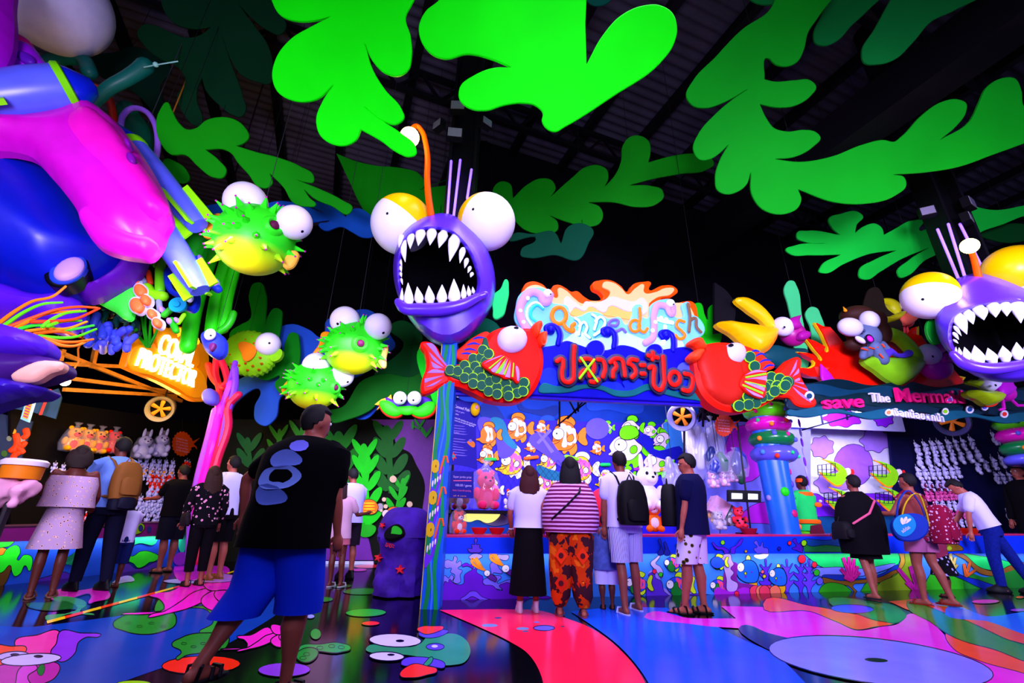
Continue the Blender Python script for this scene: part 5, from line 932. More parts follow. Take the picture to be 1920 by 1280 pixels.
paint(lo, BP, [('4a3ae0', ZI([(370, 210), (480, 210), (600, 330), (700, 480), (560, 560), (520, 430), (380, 330)]), 0), ('0a6a8a', ZI([(480, 205), (560, 208), (640, 360), (700, 480), (620, 440), (540, 330)]), 0), ('4a3ae0', ZI([(820, 370), (900, 330), (1100, 520), (1240, 620), (1200, 660), (1000, 560)]), 0), ('6a5af0', ZI([(880, 420, 1), (960, 340, 1), (1000, 300, 1), (1020, 320, 1), (900, 440, 1)]), 0), ('6a5af0', ZI([(880, 320, 1), (910, 340, 1), (1040, 500, 1), (1010, 520, 1)]), 0), ('5a4ae8', ZJ(ell(95, 300, 105, 95)), 0, True), ('3a8ae0', ZJ([(680, 260), (830, 290), (840, 520), (700, 500), (740, 380)]), 0), ('1a1ab0', ZJ([(480, 360), (560, 370), (600, 480), (850, 480), (850, 520), (560, 520)]), 0), ('0a5a7a', ZI([(880, 640), (1000, 660), (1140, 740), (1060, 760), (900, 700)]), 0)], 'painted_wave')
def bfish(par, pl, u, v, L, body, fin, stripe, lines=None, snout=True):
    q = lambda K: [(u + a * L, v + b * L) for a, b in K]; lw = 1.1 if L > 40 else .7
    it = [(fin, q([(-.22, -.25), (-.2, -.42), (.02, -.5), (.14, -.46), (.22, -.3), (.1, -.2)]), lw), (fin, q([(.27, .0), (.5, -.2), (.48, .02), (.52, .22), (.28, .1)]), lw), (fin, q([(-.1, .25), (-.05, .45), (.05, .38), (.1, .48), (.24, .4), (.22, .15)]), lw)]
    if snout: it.append((body, q([(-.52, .2), (-.35, .12), (-.34, -.08), (-.24, -.26), (-.05, -.36), (.12, -.3), (.24, -.1), (.3, .04), (.24, .16), (.1, .32), (-.1, .36), (-.28, .34), (-.38, .26)]), lw))
    else: it.append((body, q([(-.46, .02), (-.4, -.12), (-.2, -.27), (.0, -.28), (.18, -.12), (.3, .0), (.2, .16), (.02, .3), (-.2, .28), (-.36, .2), (-.48, .16), (-.42, .1)]), lw))
    if stripe:
        for k, (a, w_) in enumerate(((-.1, .06), (.04, .06), (.16, .045))): it.append((stripe, q([(a - w_, -.3 + k * .06), (a + w_ * .6, -.31 + k * .06), (a + w_ * 1.6, .0), (a + w_ * 1.2, .28 - k * .05), (a + w_ * .3, .28 - k * .05), (a + w_ * .5, .0)]), 0))
    it += [(fin, q([(.02, .02), (.14, -.04), (.16, .12), (.04, .14)]), lw), ('ffffff', [(u + a, v + b) for a, b in ell(-.2 * L, -.05 * L, .145 * L)], lw, True), (INK, ell(u - .24 * L, v - .06 * L, max(.5, .022 * L)), 0, True), (INK, q([(-.44, .2), (-.3, .2), (-.16, .12)]), -lw)]
    paint(par, pl, it, 'painted_fish')
for (u, v, L) in ((917, 814, 48), (972, 802, 58), (1016, 801, 28), (1062, 817, 76), (997, 835, 28), (914, 853, 42), (1120, 840, 28)): bfish(lo, BP, u, v, L, 'ff6a08', 'ff7a10', 'e8d0ff')
for (u, v, L) in ((962, 866, 66), (1030, 862, 48), (1092, 878, 64), (1022, 904, 46), (925, 918, 40), (1136, 900, 40)): bfish(lo, BP, u, v, L, 'ffb810', 'e0d8ff', 'ff5ac0')
for (u, v, L) in ((1180, 838, 82), (1140, 801, 26), (1186, 801, 46), (1222, 807, 34), (1248, 825, 50), (1235, 866, 62), (1252, 798, 26), (1178, 888, 30)): bfish(lo, BP, u, v, L, 'f0d8ff', '6af010', None, snout=False)
mb = MB()     # net printed over the lower fish
for k in range(26):
    x0 = 870 + k * 11; mb.ribbon(BP, [(x0, 862), (x0 + 34, 912), (x0 + 40, 960)], .55, mat('101040'), .031, n=3)
    mb.ribbon(BP, [(x0, 862), (x0 - 34, 912), (x0 - 40, 960)], .55, mat('101040'), .0315, n=3)
mb.build('painted_net', lo, kind='stuff')
for (u, v, h, w_, r_) in ((919, 861, '10b840', 9, 0), (996, 858, 'ff6010', 11, -6), (1072, 858, '7af010', 11, 14), (1135, 871, '10c050', 7, 0), (1200, 879, '9020c0', 9, -4), (1248, 879, 'ffa020', 8, -8)):
    mb = MB(); a = math.radians(r_); mb.tube([BP.px(u - w_ * math.cos(a), v - w_ * math.sin(a), .04), BP.px(u + w_ * math.cos(a), v + w_ * math.sin(a), .04)], 3.4 * pxm(BP.px(u, v)), mat(h, .5), 10); mb.build('net_float', lo)
# side wall pieces, truss and tubes of the stall roof
mb = MB(); st = mat('10081c', .5)
for a, b in (((1049, 745), (1049, 800)), ((1110, 745), (1044, 798)), ((1064, 745), (1080, 775)), ((1084, 745), (1084, 772)), ((1100, 745), (1064, 785))): mb.bar(F(*a, .5), F(*b, .5), .025, st)
mb.bar(F(1046, 744, .5), F(1115, 744, .5), .03, st)
for a, b in (((1283, 780), (1283, 870)), ((1300, 750), (1330, 790)), ((1330, 750), (1300, 790)), ((1318, 750), (1318, 800)), ((1350, 750), (1310, 790))): mb.bar(F(*a, .9), F(*b, .9), .03, st)
tr = tag(mb.build('roof_bracket'), 'dark steel truss brackets under the wave board above the stall', 'bracket'); tr['kind'] = 'stuff'
for (a, b) in (((992, 741), (1038, 742)), ((1060, 744), (1100, 745))):
    mb = MB(); mb.tube([F(*a, .3), F(*b, .3)], .022, mat('f0e8ff', .4, emit=5, eh='c8b8ff'), 8); o = solo(mb, 'stall_tube_lamp', 'white tube lamp under the %s of the wave board' % ('left red fish end' if a[0] < 1000 else 'middle'), 'lamp')
for u in (930, 1080, 1230): lamp('stall_light', 'AREA', F(u, 752, .9), 66, (.70, .64, 1.), 1.4, F(u, 900, 2.6), .5)
# ---------------------------------------------------------------- plush toys
def plush(name, label, cat, loc, h, body, belly, ear, group=None, style='bear', yaw=0., eye=True, limb=None, parts=True, dots=None, tilt=(0, 0)):
    """soft toy about h metres tall, seated, facing -Y before it is turned"""
    t = thing(name, label, cat, loc, group); t.rotation_euler = (tilt[0], tilt[1], yaw); bm_ = mat(body, .9, .08); be = mat(belly, .9, .08); er = mat(ear, .9, .08); lm = mat(limb, .9, .08) if limb else bm_
    o = V(loc); n, m_ = (14, 10)
    def P_(nm, items, mt, par=None):
        mb = MB()
        for c, r in items: mb.ball(o + V(c) * h, tuple(x * h for x in r), mt, n=n, m_=m_)
        return mb.build(nm, par or t)
    b = P_('body', [((0, 0, .27), (.24, .2, .27))], bm_); P_('belly', [((0, -.06, .27), (.17, .16, .2))], be, b)
    hd = P_('head', [((0, -.03, .68), (.23, .21, .21))], bm_); P_('snout', [((0, -.2, .63), (.12, .09, .09))], be, hd); P_('nose', [((0, -.28, .66), (.035, .03, .025))], mat('101018', .5), hd)
    for s_ in (-1, 1):
        if style == 'rabbit': P_('ear', [((s_ * .11, .0, .98), (.055, .04, .2))], er)
        elif style == 'dog': P_('ear', [((s_ * .22, -.02, .66), (.06, .08, .15))], er)
        else: P_('ear', [((s_ * .17, .0, .87), (.08, .05, .08))], er)
        P_('arm', [((s_ * .26, -.08, .36), (.09, .12, .15))], lm); P_('leg', [((s_ * .17, -.2, .1), (.11, .17, .1))], lm)
        if eye: P_('eye', [((s_ * .09, -.2, .74), (.035, .03, .04))], mat('101018', .4), hd)
    if dots:
        for k in range(6): P_('spot', [((.2 * math.cos(k), -.16, .25 + .14 * math.sin(k * 1.7)), (.05, .05, .05))], mat(dots), b)
    return t
def bag(t, h, o=None):
    mb = MB(); c = V(t.location); n = 18; rr = random.Random(int(h * 1000)); R_ = []
    for k, (z, r_) in enumerate(((-.02, .1), (.02, .36), (.3, .42), (.62, .38), (.88, .3), (1.0, .12), (1.08, .06), (1.2, .16))):
        R_.append([c + V((math.cos(2 * math.pi * j / n) * r_ * h * rr.uniform(.92, 1.08), math.sin(2 * math.pi * j / n) * r_ * h * .9 * rr.uniform(.92, 1.08), z * h)) for j in range(n)])
    mb.loft(R_, mat('d8d8f0', .08, .6, .05, alpha=.16), cap=False); return mb.build('plastic_bag', t, 'clear plastic bag')
# shelf on the left of the stall
sh = F(905, 956, 1.0); t = thing('prize_shelf', 'black shelf carrying bagged prizes left of the woman in white', 'shelf', (sh.x, sh.y, 0))
mb = MB(); a_ = F(846, 955, .8); b_ = F(962, 957, .8); mb.poly3([a_, b_, b_ - FN * .5, a_ - FN * .5], mat('0a0a14', .5), V((0, 0, -.05))); mb.build('shelf_board', t)
for u in (850, 958): mb = MB(); q = F(u, 958, 1.0); mb.bar(q, V((q.x, q.y, 0)), .04, mat('0a0a14', .5)); mb.build('post', t)
p = F(908, 955, 1.02); b1 = plush('plush_bear', 'pink bagged plush bear with white collar on the black shelf', 'plush toy', p, .66, 'ff2a70', 'ff4a8a', 'ff2a70', yaw=.5); bag(b1, .66)
p = F(862, 955, 1.0); b2 = plush('plush_bear', 'dark red bagged plush behind the lower blue notice', 'plush toy', p, .42, '7a1030', 'c8c0f0', '7a1030'); bag(b2, .42)
p = F(958, 955, 1.0); b3 = plush('plush_toy', 'white and orange plush with egg-yolk face half hidden by the woman in white', 'plush toy', p, .34, 'f4f0ff', 'ff7a10', 'ff4a10', yaw=-.3)
p = F(858, 1000, .55); b4 = plush('plush_toy', 'orange and white bagged plush at the left end of the counter', 'plush toy', p, .34, 'ff3a08', 'f0f0ff', 'ff3a08', yaw=.6); bag(b4, .34)
p = F(1222, 1002, .62); b5 = plush('plush_rabbit', 'white plush rabbit sitting behind the two men with backpacks', 'plush toy', p + V((0, 0, .38)), .8, 'f4f0ff', 'ffffff', 'f4f0ff', style='rabbit', yaw=.2)
p = F(1228, 990, .75); b6 = plush('plush_duck', 'orange and white plush under the white rabbit', 'plush toy', p + V((0, 0, -.06)), .55, 'ff7a20', 'f4f0ff', 'ff7a20', yaw=-.2)
p = F(1132, 985, 1.0); mb = MB(); t = thing('plush_fish', 'red plush fish with a white stripe behind the patterned shawl', 'plush toy', p); mb.ball(p + V((0, 0, .28)), (.26, .2, .33), mat('f02040', .8)); b_ = mb.build('body', t); mb = MB(); mb.ball(p + V((.02, -.1, .30)), (.06, .13, .30), mat('f4f0ff', .8)); mb.build('stripe', b_, 'white stripe'); mb = MB(); mb.ball(p + V((.3, 0, .28)), (.12, .05, .16), mat('f02040', .8)); mb.build('tail', t)
# yellow bird print light box under the shelf
q = F(900, 985, 1.25); t = thing('bird_light_panel', 'glowing yellow bird-wing picture under the black shelf', 'sign', F(900, 998, 1.2)); WP = FP(1.2)
mb = MB(); mb.slab(WP, [(852, 962, 1), (962, 960, 1), (962, 1002, 1), (852, 1002, 1)], .03, mat('1a5ad8', .5), n=1); wb = mb.build('board', t)
paint(wb, WP, [('7a70a8', [(900, 975), (930, 962), (948, 966), (955, 978), (940, 985), (915, 984)], 1)], 'painted_feathers')
mb = MB(); mb.slab(WP, [(866, 972), (885, 960), (915, 960), (938, 961), (930, 974), (915, 980), (895, 974), (880, 978)], .01, mat('f0f080', .5, emit=1.1), c=.035); mb.build('glowing_wing', t)
def bowl(u, v, off, label, c='d01020'):
    p = F(u, v, off); t = thing('fluted_bowl', label, 'bowl', p, 'fluted plastic bowls'); n = 32; R_ = []; s_ = 14.5 * pxm(p)
    for z, r_ in ((0, .55), (.0, .6), (.35, .85), (.75, 1.0), (.78, .97), (.4, .82), (.08, .56)):
        R_.append([p + V((math.cos(2 * math.pi * j / n) * s_ * r_ * (1 + .06 * (j % 2) * min(1, z * 2)), math.sin(2 * math.pi * j / n) * s_ * r_ * (1 + .06 * (j % 2) * min(1, z * 2)), z * s_)) for j in range(n)])
    mb = MB(); mb.loft(R_, mat(c, .4)); mb.build('bowl_shell', t); return t
bowl(898, 1001, .25, 'left one of the two red fluted bowls on the counter end'); bowl(931, 1001, .25, 'red fluted bowl beside the arm of the woman in white'); bowl(1405, 1002, .25, 'dark red fluted bowl under the pole with screens', '8a1030'); bowl(1819, 1002, .25, 'orange-red bowl under the hand of the leaning man in white', 'e03010')
p = F(962, 1001, .2); mb = MB(); mb.lathe([(.035, 0), (.045, .09), (.04, .1)], p, mat('c02050', .4)); o = solo(mb, 'paper_cup', 'small dark pink cup beside the bowls', 'cup')
# notices hanging at the pillar
def notice(label, cat, pl, pts, lines, col, cord=None, name='hanging_notice'):
    t = thing(name, label, cat, pl.px(*pts[2][:2], -.01)); mb = MB(); mb.slab(pl, pts, .012, mat(col, .5), c=0, n=4); s_ = mb.build('sheet', t)
    for (txt, u, v, h, wpx, c, rot) in lines: text_mesh(txt, pl, u, v, h, mat(c, .5), t, 'printed_line', c=.003, wpx=wpx, rot=rot)
    return t, s_
N1 = FP(-.02)
n1, s1 = notice('tall dark blue notice with game rules hanging beside the mural pillar', 'notice', N1, [(846, 742), (872, 752), (897, 756), (893, 800), (895, 880, 1), (868, 873), (839, 870, 1), (842, 800)],
    [('Canned Fish', 851, 763, 8, 30, 'f0e8ff', 12), ('100.00 per game', 851, 770, 4, 20, 'c8b8ff', 10), ('Rules', 851, 776, 4, 9, 'f0e8ff', 10), ('2 cans left standing win small prize', 850, 783, 4.4, 44, 'f0e8ff', 15), ('Knock out all cans win big prize', 850, 788, 4.4, 40, 'f0e8ff', 13)], '1a0aa0')
text_mesh('Rules:', N1, 850, 812, 5, mat('c0a8ff'), n1, 'printed_line', c=.003)
rr = random.Random(5)
for k in range(11):
    v = 796 + k * 5 + (5 if k > 3 else 0); mb = MB(); mb.slab(N1, [(849, v, 1), (849 + rr.uniform(12, 30), v + 3, 1), (849 + 20, v + 3.6, 1), (849, v + 1.4, 1)], .001, mat('8a78e0', .5), c=.002, n=1); mb.build('printed_line', n1)
paint(s1, N1, [('ff8a20', [(876, 828), (884, 826), (890, 830), (889, 838), (880, 834)], 0), ('8a7ae0', ell(882, 826, 3), 0, True), ('f03a20', [(842 + 8 + (7 if i % 2 else 3.5) * math.cos(i * .5236), 855 + (9 if i % 2 else 4) * math.sin(i * .5236), 1) for i in range(12)], 0), ('10a0a0', ell(850, 855, 3), 0, True)], 'printed_fish')
c = N1.px(891, 767, .06); mb = MB(); mb.ball(c, (9 * pxm(c), .06, 13 * pxm(c)), mat('ffd000', .3)); b_ = mb.build('yellow_bulb_float', n1, 'yellow float'); c2 = N1.px(894, 763, .12); mb = MB(); mb.ball(c2, (3 * pxm(c), .02, 4 * pxm(c)), mat('f09ac0', .4)); mb.build('pink_spot', b_)
mb = MB(); mb.tube([N1.px(896, 745, .05), N1.px(898, 725, .05)], .012, mat('d0a0a0'), 6); mb.build('cord', n1)
N2 = FP(-.0)
n2, s2 = notice('square dark blue super prize notice under the tall one', 'notice', N2, [(844, 882, 1), (888, 884, 1), (888, 934, 1), (843, 933, 1)], [('Super jumbo prize', 850, 895, 6, 34, 'c8a8e8', 0), ('100.00 / game', 854, 911, 6, 30, 'd0c0f8', 0), ('Rules: 2 cans left standing', 849, 920, 4.4, 34, 'f0608a', 0), ('all 4 cans', 850, 930, 3.6, 24, 'f0a040', 0)], '12088a')
mb = MB(); mb.slab(N2, [(850, 900, 1), (884, 900, 1), (884, 901.6, 1), (850, 901.6, 1)], .001, mat('f0608a'), c=.002, n=1); mb.build('printed_line', n2)
# duct with horn lamp, hanging bags, small prizes, pole with screens
def horn(label, u, v, off, rpx, name='round_fan_duct', pl=None, body='6a68a0', glow_=None, Y=None):
    c = F(u, v, off) if Y is None else P(u, v, Y); r = rpx * pxm(c); d = (CAM - c); d.z *= .3; d = d.normalized(); d = (d + V((-.15, 0, -.25))).normalized(); x = d.orthogonal().normalized(); ax = (x, d.cross(x), d)
    t = thing(name, label, 'fan', c); mb = MB(); mb.lathe([(r * .9, -r * 1.6), (r, -r * .2), (r * 1.05, .0), (r * .98, .06), (r * .78, .0), (r * .7, -.1)], c, mat(body, .4, .4), 30, ax, close=False); mb.build('casing', t)
    mb = MB(); mb.lathe([(r * .72, -.12), (r * .05, -.12)], c, mat('08060a', .8), 24, ax); mb.build('dark_throat', t)
    for k in range(5):
        a = k * 1.2566; dd = x * math.cos(a) + d.cross(x) * math.sin(a); mb = MB(); mb.tube([c - d * .06, c - d * .05 + dd * r * .62], [r * .07, r * .16], mat('c86a10', .5), 8, nrm=d, flat=.3); mb.build('fan_blade', t, 'orange fan blade')
    mb = MB(); q_ = c - d * r * .8; mb.bar(q_, V((q_.x, q_.y, 3.4 if Y is None and u < 1600 else ZR)), .02, steel); mb.build('hanger', t)
    return t
horn('round grey fan duct under the right end of the wave board', 1278, 782, .7, 25)
horn('round fan duct half hidden behind the dark waves board', 1785, 790, 1.0, 26, body='3a3a6a')
def softbag(label, u, v, off, wpx, hpx, col, seed, alpha=.9):
    c = F(u, v, off); t = thing('prize_bag', label, 'plush bag', c, 'hanging prize bags'); rr = random.Random(seed); s_ = pxm(c)
    for k in range(4):
        mb = MB(); q = c + V((rr.uniform(-.3, .3) * wpx * s_, rr.uniform(-.05, .05), rr.uniform(-.32, .32) * hpx * s_)); a = V((rr.uniform(-.4, .4), 0, 1)).normalized()
        mb.tube([q - a * hpx * s_ * .28, q, q + a * hpx * s_ * .28], [wpx * s_ * .16, wpx * s_ * .24, wpx * s_ * .14], mat(col[k % len(col)], .25, .5), 10); mb.build('soft_toy', t)
    n = 16; mb = MB(); R_ = []
    for z, r_ in ((-.55, .1), (-.45, .42), (-.1, .52), (.25, .46), (.45, .25), (.52, .06), (.62, .14)):
        R_.append([c + V((math.cos(2 * math.pi * j / n) * r_ * wpx * s_ * rr.uniform(.9, 1.1), math.sin(2 * math.pi * j / n) * r_ * wpx * s_ * .6, z * hpx * s_)) for j in range(n)])
    mb.loft(R_, mat('d8d8f8', .06, .7, .05, alpha=.2), cap=False); mb.build('plastic_bag', t)
    mb = MB(); mb.tube([c + V((0, 0, hpx * s_ * .5)), V((c.x, c.y, 3.4))], .006, mat('101018'), 5); mb.build('string', t)
    return t
softbag('tall bag of white plush hanging right of the backdrop', 1306, 842, 1.3, 50, 100, ['d8d8ff', 'c0c0f8'], 1); softbag('white plush bag hanging behind the first, nearest the orange fish notice', 1338, 836, 1.5, 44, 92, ['c8c8ff', 'b0b0f0'], 2)
softbag('grey pillowy bag beside the man in glasses', 1262, 892, 1.1, 40, 50, ['8a88c0', '7a78b0'], 3); softbag('dark blue bagged toy above the round plush faces', 1346, 866, 1.0, 46, 42, ['2a3a9a', '1a2a6a', '1a6a3a'], 4); softbag('square dark blue bagged toy right of the other, under the orange notice', 1380, 870, .9, 44, 50, ['1a2a8a', '1a5a3a', '3a3aa0'], 5)
for k, (u, v) in enumerate(((1338, 905), (1358, 902), (1373, 894))):
    p = F(u, v + 10, 1.0); b_ = plush('plush_bear', ('left', 'middle', 'right')[k] + ' one of three small pale plush faces in bags by the pole', 'plush toy', p, .32, 'd89ac8', 'f0e8ff', 'c87ab0'); bag(b_, .32); hang(b_, p + V((0, 0, .22)), 3.4)
p = F(1345, 952, .95); mb = MB(); t = thing('plush_cube', 'pale pink and dark green bagged cube plush left of the screens', 'plush toy', p + V((0, 0, -.12))); M_ = Matrix.Rotation(.6, 3, 'Y'); ax = [M_ @ V(q) for q in ((1, 0, 0), (0, 1, 0), (0, 0, 1))]; mb.box(p, (.3, .3, .32), mat('d8a0c8', .7), ax); mb.build('body', t); mb = MB(); mb.box(p + ax[0] * .15, (.02, .31, .33), mat('1a4a3a', .7), ax); mb.build('side_panel', t)
for k, (u, v, c1) in enumerate(((1350, 985, 'b8b0c8'), (1368, 978, '5a4a58'), (1340, 972, 'e8a020'))):
    p = F(u, v + 8, .8 + k * .1); b_ = plush('plush_toy', ('grey bagged plush left of the ladybird', 'dark brown bagged plush behind the ladybird', 'yellow bagged plush beside the man in glasses')[k], 'plush toy', p, .34, c1, 'e0d0e0', c1); bag(b_, .34)
p = F(1388, 990, .75); b_ = plush('plush_ladybird', 'red plush ladybird with black spots beside the dark red bowl', 'plush toy', p, .40, 'f02840', 'f0406a', 'f02840', dots='10060a'); 
t = thing('stall_roof_frame', 'dark steel roof frame on posts inside the fish stall, behind the wave board', 'frame', V((F(846, 900, 1.2).x, F(846, 900, 1.2).y, 0)))
a, b = F(846, 900, 1.2), F(1452, 900, 1.2)
for k in (0, 1):
    mb = MB(); p = (a, b)[k]; mb.bar(V((p.x, p.y, 0)), V((p.x, p.y, 3.42)), .06, steel); mb.build('post', t)
for o in (-.5, 0, .4): mb = MB(); mb.bar(V((a.x, a.y, 3.42)) - FN * o, V((b.x, b.y, 3.42)) - FN * o, .05, steel); mb.build('roof_rail', t)
PoF = FP(.5); q = F(1407, 1001, .5); t = thing('screen_pole', 'leaning black pole carrying two small lit screens on the counter', 'stand', q)
mb = MB(); mb.tube([F(1408, 1000, .5), F(1382, 790, .5)], .016, mat('08060c', .4), 8); pole = mb.build('pole', t)
mb = MB(); mb.box(F(1400, 1000, .5), (.3, .2, .03), mat('08060c', .4)); mb.build('base', t)
for (u, v, w_, h_) in ((1382, 930, 13, 8), (1412, 931, 12, 8)):
    mb = MB(); mb.slab(PoF, [(u - w_ - 3, v - h_ - 4, 1), (u + w_ + 3, v - h_ - 3, 1), (u + w_ + 3, v + h_ + 3, 1), (u - w_ - 3, v + h_ + 2, 1)], .05, mat('08060c', .4), c=.06, n=1); sc_o = mb.build('screen_frame', t)
    mb = MB(); mb.slab(PoF, [(u - w_ + 3, v - h_ + 2, 1), (u + w_ - 3, v - h_ + 3, 1), (u + w_ - 3, v + h_ - 3, 1), (u - w_ + 3, v + h_ - 3, 1)], .004, mat('e8f0ff', .4, emit=1.4), c=.066, n=1); mb.build('lit_screen', sc_o)
def fishnotice(label, u, v, s, pl, col, tcol):
    pts = []
    for i in range(40):
        a = 2 * math.pi * i / 40; r = 1 + (.09 if i % 2 else -.02); pts.append((u + s * r * math.cos(a) * .8, v + s * r * math.sin(a), 1))
    i0 = min(range(40), key=lambda i: abs(i - 0)); pts[0] = (u + s * .95, v, 1); pts = pts[:1] + [(u + s * 1.25, v + s * .45, 1), (u + s * 1.2, v + s * .2, 1)] + pts[2:-2] + [(u + s * .9, v - s * .2, 1), (u + s * 1.5, v - s * .5, 1)]
    t = thing('fish_notice', label, 'notice', pl.px(u, v + s, -.01)); mb = MB(); mb.slab(pl, pts, .02, mat(col, .5), n=1); mb.build('board', t)
    for k, tx in enumerate(('5 small prizes', 'can be changed', 'for 1 jumbo prize', '3 large prizes', 'can be changed')):
        text_mesh(tx, pl, u - s * .55, v - s * .45 + k * s * .25, s * .2, mat(tcol, .5), t, 'printed_line', c=.004, wpx=s * 1.05)
    mb = MB(); mb.tube([pl.px(u, v - s, -.01), pl.px(u, v - s * 2.2, -.01)], .004, mat('181818'), 5); mb.build('string', t)
    return t
fishnotice('orange fish-shaped prize notice hanging left of the ring column', 1358, 797, 20, FP(.45), 'd83818', 'f0c0e8')
# ================================================================ ring column, wave sign, pelicans, mermaid stall
def ringcol(label, base, off, shaft, rings, dots, z1=None):
    b = F(*base, off); t = thing('ring_column', label, 'column', b)
    x0, x1, y0, X0, X1, Y0 = shaft; A = F((x0 + x1) / 2, y0, off); B = b; r0 = (x1 - x0) / 2 * pxm(A); r1 = (X1 - X0) / 2 * pxm(B)
    mb = MB(); mb.lathe([(r1, B.z), (r1 * .97, B.z + .1), (r0, A.z + .1), (r0 * .98, A.z + .9)], V((b.x, b.y, 0)), mat('1468e8', .3, .4), 28); sh_ = mb.build('shaft', t)
    for (u0, u1, v0, v1, h) in rings:
        c = F((u0 + u1) / 2, (v0 + v1) / 2, off); R_ = (u1 - u0) / 2 * pxm(c) * .93; r = (v1 - v0) / 2 * pxm(c) * .9; prof = [(R_ - r * 1.9 + r * 1.9 * abs(math.cos(a)) ** .8 * (1 if math.cos(a) > 0 else -1), r * 1.12 * math.sin(a)) for a in [2 * math.pi * k / 14 - math.pi for k in range(15)]]
        mb = MB(); mb.lathe(prof, c, mat(h, .22, .45), 32, close=False); rg = mb.build('inflatable_ring', t)
        rr = random.Random(int(v0))
        for k in range(4):
            a = -math.pi / 2 + (k - 1.5) * .62 + rr.uniform(-.1, .1); e = rr.uniform(-.5, .5); q = c + V((math.cos(a) * (R_ - r * 1.9 + r * 1.9 * math.cos(e)), math.sin(a) * (R_ - r * 1.9 + r * 1.9 * math.cos(e)), r * math.sin(e))); mb = MB(); s_ = rr.uniform(3.4, 5) * pxm(c); mb.ball(q, (s_ * .9, s_ * .9, s_), mat(rr.choice(['f03a20', '5a5ad8', 'f01e90', '20e070', 'ff8a20', '4a8af0']), .3), n=10, m_=7); mb.build('ring_spot', rg)
    for (u, v, a, h) in dots:
        q = F(u, v, off); tt = max(0, min(1, (q.z - B.z) / max(.01, A.z - B.z))); rr_ = r1 + (r0 - r1) * tt; ang = math.asin(max(-.95, min(.95, (q.x - b.x) / rr_))); c = V((b.x + math.sin(ang) * rr_ * .98, b.y - math.cos(ang) * rr_ * .98, q.z)); mb = MB(); s_ = a * pxm(c); mb.ball(c, (s_, .03, s_ * 1.05), mat(h, .4), n=12, m_=8, rot=Matrix.Rotation(ang, 3, 'Z')); mb.build('painted_dot', sh_)
    return t
RC = ['5af010', 'd810a8', '0a7a38', '5a5ae0']
ringcol('blue polka-dot column topped with four swimming rings standing on the counter', (1474, 1002), .38, (1428, 1480, 868, 1449, 1500, 1002), [(1393, 1479, 757, 787, RC[0]), (1398, 1482, 783, 812, RC[1]), (1404, 1489, 809, 839, RC[2]), (1407, 1495, 836, 868, RC[3])],
    [(1475, 886, 6, 'f01e60'), (1473, 909, 6, '5a4ac0'), (1458, 923, 8, '1ae010'), (1475, 963, 6.5, 'd81e70'), (1494, 987, 5, 'ff8a20'), (1440, 933, 5, '9a8af0'), (1486, 933, 4, '10c040')])
ringcol('second ring column cut off by the right edge of the picture', (2016, 1002), .38, (1925, 1965, 872, 1995, 2040, 1002), [(1871, 1958, 781, 806, RC[0]), (1877, 1964, 803, 829, RC[1]), (1886, 1972, 827, 854, RC[2]), (1894, 1980, 852, 872, RC[3])], [])
WV = FP(-.35); q = WV.px(1720, 790)
t = thing('mermaid_wave_sign', 'layered dark teal wave board with pink and white lettering about saving a mermaid', 'sign', q)
def wavey(v0, amp, ph, x0=1478, x1=1990, st=16, sl=.03): return [(x, v0 + (x - x0) * sl + amp * math.sin((x - x0) / 20. + ph)) for x in range(x0, x1, st)]
for k, (h, a, b, c) in enumerate((('04222c', 712, 752, 0), ('083c54', 722, 742, .03), ('04262c', 736, 760, .05), ('06283a', 752, 770, .07), ('0a5468', 764, 776, .1))):
    mb = MB(); mb.slab(WV, wavey(a, 5, k * 1.9) + wavey(b, 5, k * 1.3 + 1)[::-1], .05, mat(h, .45), c=c, bev=.012, n=3); mb.build('wave_layer', t)
pk = mat('ff1478', .5); wh = mat('e8e4ff', .5)
for tx, u, v, hp, wp, mt_, ro, c in (('save', 1545, 766, 32, 80, pk, -7, .13), ('The', 1637, 752, 21, 34, wh, -3, .13), ('Mermaid', 1684, 752, 33, 130, pk, -4, .14), ('เงือกน้อยตกน้ำ', 1674, 778, 17, 94, wh, 1, .14)):
    text_mesh(tx, WV, u, v, hp, mt_, t, 'lettering', c=c, ext=.05, wpx=wp, rot=ro, bold=.018, shear=.15)
for (u, v, h, r_) in ((1667, 773, 'ff8a50', 5), (1773, 771, '8ae010', 5), (1819, 767, '1a4a8a', 6), (1782, 749, '6a5ad0', 5), (1847, 763, '4a5af0', 5), (1884, 776, 'f03020', 5.5), (1518, 742, '0a3a5a', 7)):
    mb = MB(); mb.slab(WV, ell(u, v, r_ * 1.25, r_ * 1.3), .02, wh, c=.13, raw=True); rg = mb.build('bubble_ring', t, 'white-rimmed bubble'); mb = MB(); mb.slab(WV, ell(u, v, r_ * .72), .02, mat(h, .4), c=.14, raw=True); mb.build('bubble_core', rg)
# red flame-edged sea monster
MP = FP(.15); t = thing('red_sea_monster', 'huge red flame-edged sea creature rising behind the dark waves', 'creature figure', MP.px(1660, 745))
body = [(1498, 660, 1), (1524, 664), (1542, 676), (1530, 655), (1514, 634, 1), (1534, 642), (1553, 660), (1548, 634), (1532, 605, 1), (1560, 622), (1578, 645), (1592, 640), (1640, 632), (1690, 640), (1706, 628), (1718, 612, 1), (1722, 640), (1745, 650), (1775, 690), (1790, 704), (1806, 708, 1), (1797, 722), (1806, 750), (1700, 752), (1570, 745), (1540, 708), (1515, 704), (1500, 692), (1520, 690), (1530, 684)]
mb = MB(); mb.puff(MP, body, .22, mat('ff1404', .4, .2), back=.12, rim=.3); mb.build('body', t)
mb = MB(); mb.slab(MP, [(x - 5 if x < 1600 else x + 5, y - 1, *r) for x, y, *r in body], .06, mat('f0d010', .5), c=-.03); mb.build('flame_edge', t, 'yellow flame edge')
